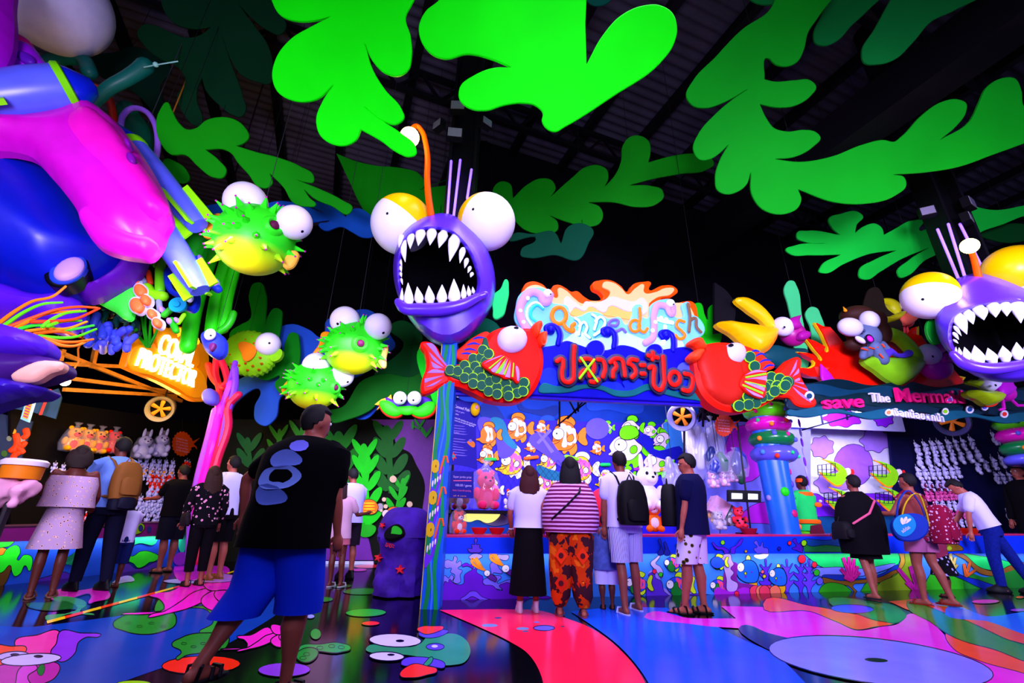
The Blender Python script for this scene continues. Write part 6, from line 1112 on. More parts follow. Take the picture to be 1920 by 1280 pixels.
for L in ([(1539, 682, 1), (1553, 696), (1571, 722, 1), (1545, 716)], [(1724, 702, 1), (1738, 712), (1752, 728, 1), (1735, 724)]):
    mb = MB(); mb.puff(MP, L, .04, mat('c818e0', .4), c=.16); mb.build('magenta_fin', t, 'magenta fin')
def pelican(label, pl, up, lo, bk, bk2, eye, pup, body, bc, wing, wc, legs=(), tail=None):
    t = thing('pelican_figure', label, 'bird figure', pl.px(body[0], body[1] + body[3], 0))
    mb = MB(); mb.puff(pl, up, .10, mat(bk, .3, .35), c=-.02, back=.08); mb.build('upper_beak', t)
    mb = MB(); mb.puff(pl, lo, .2, mat(bk, .3, .35), c=.02, back=.1); lb = mb.build('lower_beak', t)
    mb = MB(); mb.slab(pl, [(u + 3, v + 2.5, *r) for u, v, *r in lo], .05, mat(bk2, .4), c=.0, bev=.01); mb.build('beak_edge', lb, 'darker beak edge')
    c = pl.px(body[0], body[1], -.05); mb = MB(); mb.ball(c, (body[2] * pxm(c), body[2] * pxm(c) * .8, body[3] * pxm(c)), mat(bc, .35, .3)); mb.build('body', t)
    c = pl.px(eye[0], eye[1], .06); mb = MB(); mb.ball(c, (eye[2] * pxm(c), eye[2] * pxm(c) * .8, (eye[3] if len(eye) > 3 else eye[2]) * pxm(c)), mat('dcd8ff', .35)); e = mb.build('eye', t)
    c2 = pl.px(pup[0], pup[1], .06 + eye[2] * pxm(c) * .78); mb = MB(); mb.ball(c2, (2 * pxm(c), .01, 2.2 * pxm(c)), mat(INK)); mb.build('pupil', e)
    for w_ in wing: mb = MB(); mb.puff(pl, w_, .07, mat(wc, .4), c=.17, back=.08); mb.build('wing_feather', t)
    for L in legs: mb = MB(); mb.tube([pl.px(u, v, 0) for u, v in L], .03, mat(bc, .4), 8); mb.build('leg', t)
    return t
pelican('pelican with a wide open yellow beak and purple body above the darker red fish', FP(.0), [(1380, 559), (1392, 557), (1412, 564), (1438, 586), (1452, 608), (1454, 622), (1444, 618), (1425, 600), (1400, 582)], [(1345, 605), (1356, 602), (1385, 605), (1430, 612), (1455, 618), (1448, 642), (1432, 658), (1418, 662), (1400, 652), (1372, 628)], 'ffc400', 'ff6a08', (1468, 612, 19), (1471, 613), (1486, 626, 24, 24), 'b01080', [[(1480, 600), (1495, 592), (1503, 590, 1), (1498, 602), (1502, 612), (1485, 614)], [(1498, 624), (1518, 625), (1518, 631), (1500, 634)]], 'a8108a')
pelican('small orange pelican with a yellow-green beak perched behind the mermaid', FP(.35), [(1652, 561), (1664, 559), (1680, 566), (1688, 582), (1684, 592), (1676, 585), (1668, 574)], [(1640, 598), (1655, 596), (1678, 588), (1688, 585), (1684, 598), (1668, 606), (1650, 604)], 'd8d808', '8ac010', (1695, 574, 8.5), (1695, 577), (1697, 600, 15, 15), 'f84a50', [[(1690, 592), (1705, 586), (1727, 589, 1), (1722, 596), (1716, 602), (1700, 608)]], 'ff6a50', [[(1694, 612), (1696, 626)], [(1700, 612), (1703, 626)]])
pelican('pink pelican whose big green lower beak cradles the mermaid', FP(-.35), [(1664, 616), (1680, 618), (1705, 636), (1724, 660), (1731, 674), (1724, 680), (1704, 660), (1684, 640), (1668, 630)], [(1620, 671), (1650, 671), (1722, 675), (1728, 682), (1718, 702), (1702, 716), (1688, 722), (1670, 715), (1645, 697)], '86d818', 'f02810', (1742, 664, 20, 20), (1749, 668), (1754, 688, 27, 24), 'c010c0', [[(1752, 652), (1765, 644), (1781, 637, 1), (1776, 650), (1768, 662), (1756, 664)], [(1770, 662), (1785, 664, 1), (1778, 670), (1801, 675, 1), (1780, 682), (1768, 678)]], 'd018b8')
pelican('small pink pelican standing on the waves at the right edge', FP(-.72), [(1815, 714), (1830, 712), (1858, 722), (1872, 738), (1864, 738), (1840, 724)], [(1812, 736), (1840, 734), (1873, 740), (1869, 754), (1852, 760), (1834, 750)], 'a8d010', 'e03010', (1856, 718, 18, 16), (1867, 722), (1882, 736, 19, 17), 'd818b8', [[(1872, 724), (1880, 706), (1893, 701), (1902, 710), (1898, 720), (1904, 728), (1896, 738), (1882, 742)]], 'c010c8', [[(1880, 750), (1882, 766), (1875, 768)], [(1893, 746), (1908, 760), (1918, 760)]])
mb = MB(); mb.puff(FP(.3), [(1428, 660), (1445, 648), (1480, 652), (1515, 660), (1500, 675), (1480, 690), (1455, 685), (1435, 675)], .1, mat('0a4a50', .5), back=.1); solo(mb, 'sea_shell_dish', 'dark teal dish-shaped cut-out under the yellow-beaked pelican', 'cut-out')
# mermaid in the beak
mp_ = FP(-.32); t = thing('mermaid_figure', 'grey-skinned little mermaid with brown hair and white goggles lying in the green beak', 'figure', mp_.px(1650, 672))
def mball(nm, u, v, a, b, d, h, c=0., par=None, rough=.45, rot=0):
    q = mp_.px(u, v, c); s_ = pxm(q); mb = MB(); mb.ball(q, (a * s_, d * s_, b * s_), mat(h, rough), rot=Matrix.Rotation(math.radians(rot), 3, 'Y'), n=18, m_=12); return mb.build(nm, par or t)
mb = MB(); hc = mat('3a1c14', .6)
for (u, v, a, b, d, c) in ((1606, 592, 30, 19, 24, .0), (1655, 622, 14, 24, 14, .02), (1604, 646, 20, 13, 14, .05), (1640, 600, 20, 20, 18, -.05), (1600, 625, 14, 22, 14, -.03)):
    q = mp_.px(u, v, c); s_ = pxm(q); mb.ball(q, (a * s_, d * s_, b * s_), hc, n=20, m_=14)
mb.build('hair', t, remesh=.03)
hd = mball('head', 1624, 630, 24, 26, 22, '5a6a90', .1, rot=-25)
mball('goggle', 1594, 613, 22, 18, 16, 'dcd8ff', .26, rot=8); mball('goggle', 1630, 600, 17, 18, 15, 'dcd8ff', .24, rot=-10)
mball('eye', 1613, 637, 10, 5, 5, 'f0e8ff', .27, hd, rot=40); mball('eye', 1638, 624, 5, 9, 5, 'f0e8ff', .25, hd, rot=-20); mball('mouth', 1631, 634, 6.5, 8.5, 4, '100818', .29, hd, rot=-20); mball('tongue', 1631, 635, 5, 6.5, 4, 'e020d0', .31, hd, rot=-20); mball('nose', 1620, 620, 2, 3, 3, '3a4a70', .3, hd)
mb = MB(); sk2 = mat('5a6a90', .5)
for L, r in (([(1640, 650), (1648, 662), (1655, 674)], 11), ([(1632, 656), (1620, 655), (1618, 668)], 6.5), ([(1620, 668), (1632, 664), (1634, 650)], 5), ([(1646, 652), (1655, 644), (1664, 655)], 6), ([(1664, 656), (1652, 652), (1642, 648)], 5)):
    q = [mp_.px(u, v, .2) for u, v in L]; mb.tube(q, r * pxm(q[0]), sk2, 10)
mb.build('torso_and_arms', t, remesh=.02)
for L in ([(1616, 653), (1626, 656)], [(1630, 651), (1639, 654)], [(1645, 651), (1652, 646)], [(1655, 646), (1658, 650)], [(1650, 664), (1655, 670)]):
    mb = MB(); q = [mp_.px(u, v, .28) for u, v in L]; mb.tube(q, 1.6 * pxm(q[0]), mat('ff4a20', .5), 6); mb.build('arm_band', t, 'orange arm band')
mb = MB(); q = [mp_.px(u, v, .2) for u, v in ((1655, 668), (1668, 658), (1682, 666), (1694, 667), (1704, 662))]; mb.tube(q, [x * pxm(q[0]) for x in (9, 7, 4, 5, 7)], mat('5a3ae0', .4), 12); mb.build('fish_tail', t, 'violet fish tail')
for (u, v) in ((1585, 578), (1628, 579)): mb = MB(); q = mp_.px(u, v + 4, .05); mb.tube([q, q + V((-.02, 0, .08))], [.035, .008], mat('ffa010', .5), 8); mb.build('horn', t, 'orange horn')
mb = MB(); mb.slab(FP(.2), [(1340, 529, 1), (1362, 545), (1377, 568), (1375, 620, 1), (1340, 625, 1)], .06, mat('05030a', .8)); solo(mb, 'black_panel', 'black curved panel standing between the lit lettering and the yellow pelican', 'panel')
# backdrops of the mermaid stall
SB = FP(2.4); q = SB.px(1580, 1000); q.z = 0; t = thing('cloud_backdrop', 'white backdrop with lilac clouds and purple hills behind the pelican targets', 'backdrop', q)
mb = MB(); mb.slab(SB, [(1480, 799, 1), (1664, 811, 1), (1698, 1040, 1), (1480, 1040, 1)], .05, mat('d8d4ff', .6), n=1); sh_ = mb.build('printed_sheet', t)
CP = FP(1.9); mb = MB(); mb.slab(CP, [(1470, 760, 1), (1688, 770, 1), (1698, 809, 1), (1470, 800, 1)], .05, mat('b8b8f8', .6), n=1); tp = mb.build('upper_board', t)
def cloud(u, v, w_, h_): return [(u + w_ / 2 * (1 + (.16 if i % 2 else -.06)) * math.cos(i * math.pi / 7), v + h_ / 2 * (1 + (.16 if i % 2 else -.06)) * math.sin(i * math.pi / 7)) for i in range(14)]
paint(sh_, SB, [('9a5ae8', ell(1600, 872, 37, 40), 1, True)], 'painted_sun'); 
for a in ((1541, 838, 42, 38), (1642, 826, 54, 40), (1560, 905, 60, 40)): paint(sh_, SB, [('a878f0', cloud(*a), 1)], 'painted_cloud')
paint(sh_, SB, [('7a1ee8', [(1500, 960), (1510, 930), (1530, 925), (1550, 935), (1580, 930), (1620, 925), (1690, 940), (1700, 1000, 1), (1500, 1000, 1)], 1), ('0a4a80', [(1495, 985), (1540, 968), (1600, 975), (1700, 965), (1705, 1010, 1), (1495, 1010, 1)], 1)], 'painted_hill')
for a in ((1580, 784, 66, 30), (1657, 786, 34, 26)): paint(tp, CP, [('8a18f0', cloud(*a), 1)], 'painted_cloud')
SC = FP(2.0); q = SC.px(1430, 1000); q.z = 0; t = thing('magenta_backdrop', 'lavender backdrop with big magenta discs behind the ring column', 'backdrop', q)
mb = MB(); mb.slab(SC, [(1284, 786, 1), (1520, 796, 1), (1520, 1040, 1), (1284, 1040, 1)], .05, mat('7a7af8', .6), n=1); sh_ = mb.build('printed_sheet', t)
paint(sh_, SC, [('c818e8', ell(1398, 850, 40, 54), 1, True), ('c818e0', ell(1440, 985, 55, 45), 1, True), ('5a6ae8', [(1350, 1000, 1), (1352, 975), (1400, 980), (1460, 990), (1480, 1030, 1), (1350, 1030, 1)], 1)], 'painted_disc')
mb = MB()
for k in range(9): q = F(1496 + k * 2.6, 775 + k * 18, 1.3); mb.ball(q, (.03, .02, .10), mat('7a18d0' if k % 2 else 'a8a0f0', .4), n=8, m_=6)
o = solo(mb, 'paper_garland', 'string of violet and lilac leaf pendants beside the ring column', 'garland'); o['kind'] = 'stuff'
mb = MB(); mb.bar(F(1504, 806, 1.2), F(1640, 768, 1.2), .03, mat('0a0a30', .5)); mb.bar(F(1537, 765, 1.2), F(1543, 796, 1.2), .03, mat('0a0a30', .5)); mb.bar(F(1586, 770, 1.2), F(1589, 787, 1.2), .03, mat('0a0a30', .5)); solo(mb, 'ceiling_rail', 'dark slanted rail under the roof of the mermaid stall', 'rail')
def target(label, dx, dy, sc_=1.):
    pl = FP(2.0); t = thing('pelican_target', label, 'target', pl.px(1565 + dx, 912 + dy), 'pelican targets')
    q = lambda L: [(x + dx, y + dy, *r) for x, y, *r in L]
    mb = MB(); mb.slab(pl, q([(1542, 860, 1), (1560, 864), (1578, 872), (1588, 884), (1588, 896), (1576, 910), (1570, 911), (1556, 902), (1537, 884, 1), (1560, 887), (1574, 884), (1566, 872)]), .05, mat('86e010', .5), c=.0, bev=.008); b = mb.build('open_beak', t)
    mb = MB(); mb.ribbon(pl, q([(1537, 885), (1556, 903), (1571, 911), (1578, 909)]), 3, mat('ff8a10', .5), .004); mb.ribbon(pl, q([(1542, 860), (1556, 868), (1566, 876), (1573, 884)]), 2, mat('ff8a10', .5), .004); mb.build('beak_edge', b, 'orange beak edge')
    mb = MB(); mb.slab(pl, ell(1590 + dx, 884 + dy, 5.5, 7), .03, mat('e8e4ff', .5), c=-.01, raw=True); mb.build('eye', t); mb = MB(); mb.slab(pl, q([(1594, 886), (1598, 879), (1602, 886), (1598, 892)]), .03, mat('f02020', .5), c=-.02); mb.build('crest', t)
    for (a, b_) in (((1533, 872), (1566, 868)), ((1533, 880), (1566, 880)), ((1534, 890), (1566, 892)), ((1533, 872), (1534, 890)), ((1541, 871), (1542, 891)), ((1549, 870), (1550, 891)), ((1558, 869), (1558, 892)), ((1566, 868), (1566, 892))):
        mb = MB(); mb.bar(pl.px(a[0] + dx, a[1] + dy, .12), pl.px(b_[0] + dx, b_[1] + dy, .12), .012, mat('0a0a28', .4)); mb.build('basket_wire', t)
    mb = MB(); mb.bar(pl.px(1560 + dx, 890 + dy, -.05), pl.px(1560 + dx, 890 + dy, -.38), .03, mat('0a0a28')); mb.build('bracket', t)
for lb, dx, dy in (('upper left pelican target with wire basket, nearest the staff member', 0, 0), ('upper right pelican target with wire basket', 96, 2), ('lower left pelican target, half hidden by the woman in black', 12, 53), ('lower right pelican target behind the woman with the blue bag', 108, 52)): target(lb, dx, dy)
for u in (1540, 1620): lamp('stall_light', 'AREA', F(u, 772, 1.1), 62, (.70, .64, 1.), 1.2, F(u, 880, 2.4), .4)
mb = MB(); c = F(1618, 773, .9); mb.box(c, (.28, .1, .05), mat('ffffff', .4, emit=5)); solo(mb, 'stall_spot_lamp', 'small white lamp under the waves above the cloud backdrop', 'lamp')
# wall of hanging plush prizes
PW = FP(2.3); mb = MB(); mb.slab(PW, [(1664, 780, 1), (2000, 790, 1), (2000, 1040, 1), (1690, 1040, 1)], .06, mat('04063a', .8), n=1); mb.build('trim_prize_board', kind='structure')
def mini(name, body, acc, label, group):
    mb = MB(); b = mat(body, .85, .08); a = mat(acc, .85, .08)
    for c, r, m_ in (((0, 0, .42), (.2, .17, .26), b), ((.02, -.05, .78), (.17, .16, .16), b), ((.08, -.19, .74), (.08, .07, .06), b), ((.11, -.25, .76), (.03, .03, .03), mat('101018')), ((-.12, 0, .95), (.06, .04, .11), a), ((.13, 0, .95), (.06, .04, .11), a), ((-.22, -.08, .5), (.06, .08, .16), b), ((.22, -.08, .5), (.06, .08, .16), b), ((-.13, -.1, .14), (.09, .12, .14), a), ((.13, -.1, .14), (.09, .12, .14), b), ((0, -.13, .44), (.13, .08, .16), a)):
        mb.ball(V(c), r, m_, n=8, m_=6)
    mb.tube([V((0, 0, .92)), V((0, 0, 1.25))], .012, mat('d0d0e0'), 4); o = mb.build(name, sharp=0); o['label'] = label; o['category'] = 'plush toy'; o['group'] = group; return o
_mini = []
ORD = 'first second third fourth fifth sixth seventh eighth ninth'.split()
def rowm(proto, pl, u0, v0, u1, v1, n, hpx, yaw, off=.12, jitter=1., rn='top row'):
    base = proto['label0'] if proto.get('label0') else proto['label']; proto['label0'] = base
    for k in range(n):
        f = k / max(1, n - 1); p = pl.px(u0 + (u1 - u0) * f, v0 + (v1 - v0) * f + R.uniform(-jitter, jitter), off); s_ = hpx * pxm(p)
        o = proto if not proto.get('used') else proto.copy()
        if proto.get('used'): COL.objects.link(o)
        else: proto['used'] = 1
        o['label'] = base + ', ' + ORD[k] + ' from left in the ' + rn
        if 'used' in o and o is not proto: del o['used']
        if 'label0' in o and o is not proto: del o['label0']
        o.location = p + V((0, 0, -.5 * s_)); o.scale = (s_,) * 3; o.rotation_euler = (0, R.uniform(-.12, .12), yaw + R.uniform(-.3, .3))
GR = 'small plush prizes hanging on the dark blue board'
WA = mini('hanging_plush', 'd0ccff', 'd8d4ff', 'white plush on dark blue board', GR)
rowm(WA, PW, 1720, 843, 1820, 832, 8, 24, .4, rn='top row'); rowm(WA, PW, 1865, 824, 1865, 824, 1, 24, .4, rn='top row far right'); rowm(WA, PW, 1724, 866, 1832, 853, 8, 26, .9, rn='second row'); rowm(WA, PW, 1722, 889, 1795, 884, 7, 24, .3, rn='third row'); rowm(WA, PW, 1833, 877, 1878, 867, 4, 24, .5, rn='third row right part')
WBm = mini('hanging_plush', 'c8b8f0', '6a1838', 'white-red plush on dark blue board', GR); rowm(WBm, PW, 1732, 910, 1795, 908, 6, 22, .2, rn='fourth row'); rowm(WA, PW, 1868, 897, 1892, 897, 3, 22, .3, rn='fourth row right part')
WC = mini('hanging_plush', 'e04a9a', 'e86ab0', 'pink plush on dark blue board', GR); rowm(WC, PW, 1738, 930, 1800, 928, 8, 19, .2, rn='pink upper row'); rowm(WA, PW, 1755, 946, 1790, 948, 4, 19, .2, rn='sixth row'); rowm(WC, PW, 1772, 962, 1830, 964, 6, 19, .2, rn='pink lower row'); rowm(WA, PW, 1778, 978, 1835, 978, 6, 18, .2, rn='bottom row'); rowm(WA, PW, 1890, 965, 1935, 978, 4, 22, .2, rn='bottom right corner')
# ================================================================ left stall with its lit coral sign
_la = G(20, 1098); _lb = G(352, 1061); _ld = (_lb - _la); _ld.z = 0; LD = _ld.normalized(); LN = V((LD.y, -LD.x, 0))
LF = Pl(_la, LN)
def LP(off): return LF.off(-off)
def Lw(u, v, off=0.): return LF.px(u, v, -off)
t = thing('coral_counter', 'painted counter of the left stall with pink band and green coral front', 'counter', _la)
A = Lw(-60, 988); B = Lw(384, 977); mb = MB(); mb.poly3([A, B, B - LN * .6, A - LN * .6], mat('50304a', .4), V((0, 0, -.03))); mb.build('worktop', t)
L0 = LP(0); L1 = LP(.15)
mb = MB(); mb.slab(L0, [(-60, 989, 1), (384, 978, 1), (384, 1001, 1), (-60, 1018, 1)], .06, mat('8a1e78', .5), n=1); lband = mb.build('front_band', t)
mb = MB(); mb.slab(L1, [(-60, 1012, 1), (384, 998, 1), (384, 1056, 1), (-60, 1108, 1)], .05, mat('1a4ac0', .5), n=1); lpan = mb.build('front_panel', t)
mb = MB(); mb.slab(LP(.2), [(-60, 1104, 1), (384, 1052, 1), (384, 1060, 1), (-60, 1116, 1)], .05, mat('05030a'), n=1); mb.build('kick_board', t)
paint(lpan, L1, [('5a3a10', [(0, 1100), (20, 1070), (25, 1040), (0, 1030), (-20, 1060)], 1), ('f07a18', [(-20, 1030), (10, 1028), (22, 1040), (10, 1060), (-20, 1050)], 1), ('20f020', [(-20, 1035), (5, 1040), (12, 1030), (35, 1024), (38, 1035), (33, 1050), (45, 1040), (58, 1042), (60, 1060), (55, 1070), (48, 1060), (38, 1075), (28, 1080), (22, 1070), (20, 1060), (5, 1072), (-20, 1075)], 1), ('18a018', [(-20, 1020), (10, 1010), (27, 1012), (20, 1022), (0, 1027), (-20, 1035)], 1), ('4a20a0', [(60, 1096), (90, 1080), (130, 1075), (138, 1085), (120, 1095), (60, 1102)], 1)], 'painted_coral')
for k in range(7): paint(lpan, L1, [('0a5a3a', [(112 + k * 4, 1055), (130 + k * 3, 1045), (150, 1030 + k * 4), (166, 1022 + k * 5)], -4), ('108a58', [(112 + k * 4, 1056), (130 + k * 3, 1046), (150, 1031 + k * 4), (166, 1023 + k * 5)], -2)], 'painted_tendril')
paint(lpan, L1, [('f03ae0', [(140, 1014, 1), (166, 1012, 1), (166, 1022, 1), (142, 1025, 1)], 0), ('20c878', [(232, 1010, 1), (298, 1003, 1), (290, 1020), (262, 1018), (250, 1022), (240, 1030), (230, 1024)], 0), ('f07ac0', [(234, 1008, 1), (246, 1006, 1), (240, 1015)], 0), ('30f020', [(218, 1050), (235, 1042), (250, 1042), (262, 1034), (285, 1035), (298, 1045), (290, 1052), (280, 1054), (272, 1060), (258, 1064), (250, 1056), (238, 1052)], 1), ('30f020', [(195, 1064), (205, 1058), (212, 1062), (200, 1068)], 1), ('30f020', ell(230, 1022, 4, 6), 1, True), ('5a30a8', [(222, 1068), (240, 1056), (255, 1066), (300, 1056), (300, 1068), (220, 1078)], 1), ('28e8a0', [(336, 1004, 1), (352, 1002, 1), (350, 1020), (340, 1036), (336, 1030)], 0), ('9a30c0', [(325, 1050), (345, 1035), (352, 1050), (330, 1058)], 0)], 'painted_coral')
paint(lband, L0, [('8ad010', [(240, 980, 1), (262, 979), (271, 985), (268, 995), (255, 1002), (236, 1006, 1)], 1), ('2a3a80', ell(264, 990, 4, 6), 1, True), ('2a3a80', ell(280, 992, 4, 6), 0, True), ('7ab010', [(148, 984, 1), (172, 982, 1), (166, 1010, 1), (150, 1012, 1)], 1), ('181048', [(150, 994), (160, 990), (162, 1000), (150, 1008)], 0), ('0a5a20', [(340, 980, 1), (384, 979, 1), (384, 1000, 1), (340, 1003, 1)], 0)], 'painted_coral')
for k in range(3): q = Lw(60 + k * 120, 1014 - k * 4, .06); lamp('counter_strip', 'AREA', q, 4.5, (.7, .8, 1.), 1.2, q + V((0, 0, -.5)) - LN * .12, .05)
LS = LP(-.3); SG = Pl(LS.px(300, 690), LN)
t = thing('coral_protector_sign', 'yellow backlit sign with blazing white letters over the left stall', 'sign', SG.px(300, 720))
mb = MB(); mb.slab(SG, [(252, 628, 1), (296, 640), (300, 606, 1), (322, 616), (338, 612), (362, 628), (392, 665), (390, 700), (386, 752, 1), (372, 753), (340, 737), (300, 716), (262, 700), (235, 688, 1)], .14, mat('ff7000', .4, emit=.22, eh='ffa000'), bev=.02); mb.build('orange_board', t)
mb = MB(); mb.slab(SG, [(256, 648), (300, 655), (340, 672), (384, 705), (383, 742), (372, 746), (330, 726), (290, 706), (242, 684), (246, 660)], .03, mat('ff9a00', .4, emit=.22), c=.03, bev=.01); mb.slab(SG, [(302, 614), (330, 626), (374, 662), (370, 688), (340, 678), (298, 655)], .03, mat('ff9000', .4, emit=.2), c=.03, bev=.01); mb.build('yellow_glow_panel', t)
lit = mat('fff8d0', .4, emit=2.2, eh='fff4b8')
text_mesh('CORAL', SG, 297, 660, 56, lit, t, 'lit_letters', c=.09, ext=.05, wpx=74, bold=.012); text_mesh('PROTECTOR', SG, 257, 684, 50, lit, t, 'lit_letters', c=.09, ext=.05, wpx=120, bold=.012)
text_mesh('ผู้พิทักษ์ปะการัง', SG, 333, 626, 16, mat('ffd820', .4, emit=.8), t, 'lettering', c=.04, ext=.02, wpx=46, bold=.03)
q = SG.px(310, 700, .5); lamp('sign_glow', 'AREA', q, 14, (1., .75, .12), 1.6, q + LN * 1 + V((0, 0, -1.0)), .8)
q = SG.px(310, 735, -.4); lamp('sign_spill', 'POINT', q, 170, (1., .62, .1), .4)
for u_ in (262, 375): hang(t, SG.px(u_, 660, -.1))
# inside of the left stall
LB = LP(2.6); mb = MB(); mb.slab(LB, [(20, 740, 1), (420, 800, 1), (420, 1030, 1), (20, 1060, 1)], .06, mat('0c0806', .8), n=1); mb.build('trim_left_stall_wall', kind='structure')
wood = mat('8a5a1a', .6, .2, .3, 8.)
for a, b in (((60, 640), (340, 752)), ((120, 682), (300, 690)), ((60, 700), (330, 735)), ((120, 730), (330, 742)), ((180, 652), (172, 690)), ((118, 655), (112, 676))):
    mb = MB(); mb.bar(Lw(*a, 1.2), Lw(*b, 1.2), .07, wood); solo(mb, 'stall_beam', 'roof beam of the left stall running from pixel height %d to %d' % (a[1], b[1]) if 0 else {640: 'long slanting brown roof beam of the left stall', 682: 'upper level roof beam of the left stall', 700: 'middle roof beam of the left stall, near the bare bulb', 730: 'lowest roof beam of the left stall', 652: 'short upright post under the dark coral', 655: 'short upright post beside the purple shell'}[a[1]], 'beam')
p = P(122, 715, 7.6); t = thing('bare_bulb', 'glowing bare bulb on a bent cord in the left stall', 'lamp', p); mb = MB(); mb.ball(p, .075, mat('fff0c0', .3, emit=25, eh='ffd890')); mb.build('glass', t); mb = MB(); mb.tube([p + V((0, 0, .07)), p + V((.06, 0, .2)), p + V((.1, 0, .35)), p + V((0, 0, .6)), V((p.x, p.y, ZR))], .014, mat('c87a20', .5), 6); mb.build('cord', t); lamp('bulb_light', 'POINT', p + V((0, -.1, -.15)), 110, (1., .6, .25), .1)
horn('round fan duct with orange blades under the lit coral sign', 300, 767, 0, 23, Y=9.6, body='6a6a70')
for k, (u, v, c1, c2) in enumerate(((128, 832, 'ffb010', 'ff2a10'), (152, 834, 'ffb818', 'ff3010'), (176, 836, 'ffb818', 'ff2a10'), (203, 836, 'ff2010', 'ff4a20'))):
    p = LB.px(u, v + 14, .3); b_ = plush('bagged_plush', ('first yellow bagged plush in the row, far left', 'second yellow bagged plush, above the floral woman', 'third yellow bagged plush beside the red one', 'red bagged plush behind the head of the man in blue')[k], 'plush toy', p, .55, c1, c2, c1, group='bagged plush row in the left stall', yaw=1.2); bag(b_, .5)
for k, (u, v) in enumerate(((262, 846), (294, 842))):
    p = LB.px(u, v + 14, .3); b_ = plush('bagged_rabbit', ('left', 'right')[k] + ' white bagged rabbit hanging beside the orange fish notice', 'plush toy', p, .62, 'd0d0ff', 'e0e0ff', 'd0d0ff', style='rabbit', yaw=1.0); bag(b_, .55)
fishnotice('orange fish-shaped notice on the dark wall of the left stall', 342, 832, 22, LB.off(.1), 'ff5a08', 'f0b0e0')
LG = 'small plush prizes in the left stall'
LA = mini('hanging_plush', 'c8c8ff', 'd0d0ff', 'white plush', LG); LR = mini('hanging_plush', 'ff2a10', 'd8d0ff', 'red plush', LG)
LBo = mini('hanging_plush', 'e0d0f0', 'ff9a20', 'white-orange plush', LG)
for k, (pr, v, n, u0, u1, h) in enumerate(((LA, 869, 6, 258, 322, 20), (LBo, 881, 6, 260, 320, 19), (LA, 890, 5, 268, 318, 19), (LR, 898, 6, 280, 322, 22), (LR, 912, 5, 284, 324, 22), (LA, 924, 5, 280, 318, 24), (LA, 944, 5, 262, 304, 24), (LA, 956, 4, 262, 300, 22), (LA, 972, 4, 262, 300, 18))):
    rowm(pr, LB, u0, v, u1, v + 4, n, h, 1.2, rn=ORD[k] + ' row right of the man in blue')
for pr, v, u0, u1, n, h in ((LA, 872, 186, 208, 3, 22), (LR, 880, 184, 206, 3, 18), (LR, 897, 184, 204, 3, 20), (LR, 910, 180, 200, 3, 20), (LR, 970, 160, 172, 2, 20), (LA, 878, 102, 116, 2, 18), (LR, 872, 345, 352, 2, 18), (LA, 880, 346, 350, 1, 18)): rowm(pr, LB, u0, v, u1, v + 2, n, h, 1.2, rn='row ' + ('left of the man in blue' if u0 > 155 and u0 < 300 else 'beside the floral woman' if u0 < 155 else 'by the coral post') + ('' if v != 897 and v != 910 and v != 970 else {897: ', middle', 910: ', lower', 970: ', lowest'}[v]))
mb = MB(); mb.slab(VP(70, 765, 8.6, 30), [(20, 752, 1), (110, 728, 1), (116, 745, 1), (104, 785, 1), (60, 772, 1), (20, 765, 1)], .05, mat('22486a', .6), n=1); pnl = solo(mb, 'grey_blue_panel', 'grey-blue panel crossed by a red line behind the hanging price tag', 'panel'); 
mb = MB(); mb.bar(P(94, 730, 8.55), P(75, 778, 8.5), .04, mat('f03020', .5)); mb.build('red_line', pnl)
for v_ in pnl.children: v_.data.transform(Matrix.Translation(V()))
TP = VP(52, 768, 7.2, 15); t = thing('price_tag', 'hanging slanted tag with yellow face and pink-blue border', 'sign', TP.px(52, 788)); mb = MB(); mb.slab(TP, [(50, 746, 1), (64, 752, 1), (52, 791, 1), (38, 785, 1)], .05, mat('9ae0f0', .5, emit=.3), n=1); mb.build('board', t); mb = MB(); mb.slab(TP, [(51, 749, 1), (61, 753, 1), (51, 786, 1), (42, 782, 1)], .02, mat('ffb020', .5, emit=.4), c=.01, n=1); f = mb.build('face', t)
for k in range(6): mb = MB(); mb.slab(TP, [(51 - k * 1.4, 753 + k * 5, 1), (59 - k * 1.4, 756 + k * 5, 1), (58.4 - k * 1.4, 758 + k * 5, 1), (50.4 - k * 1.4, 755 + k * 5, 1)], .004, mat('e03080', .5), c=.016, n=1); mb.build('printed_line', f)
mb = MB(); q = TP.px(58, 749); mb.tube([q, V((q.x, q.y, ZR))], .01, mat('404048'), 5); mb.build('hook', t)
CM = VP(30, 830, 8.9, 30); mb = MB(); mb.slab(CM, [(-40, 765, 1), (62, 790, 1), (36, 872, 1), (-40, 880, 1)], .05, mat('2a3a58', .6), n=1); cm = solo(mb, 'coral_poster', 'grey-blue panel painted with orange corals at the left edge', 'poster')
for (u, v, a, h) in ((25, 808, 5, 'ffb010'), (24, 792, 4, 'f05a20'), (41, 824, 6, 'b0a088'), (17, 822, 5, '7a8a70'), (8, 850, 6, '3a6a20')):
    mb = MB(); mb.slab(CM, ell(u, v, a), .02, mat(h, .5), c=.02, raw=True); o = mb.build('painted_bubble', None); o.parent = cm; o.data.transform(Matrix.Translation(-cm.location))
for L in ([(30, 815), (32, 830), (25, 845)], [(48, 805), (50, 815), (45, 820)], [(20, 845), (32, 838), (42, 848)], [(22, 865), (28, 852), (36, 848)], [(32, 830), (40, 836), (46, 830)]):
    mb = MB(); mb.tube([CM.px(u, v, .02) for u, v in smooth(L, 4, False)], .05, mat('ff4a10', .5), 8, nrm=CM.n, flat=.4); o = mb.build('painted_coral'); o.parent = cm; o.data.transform(Matrix.Translation(-cm.location))
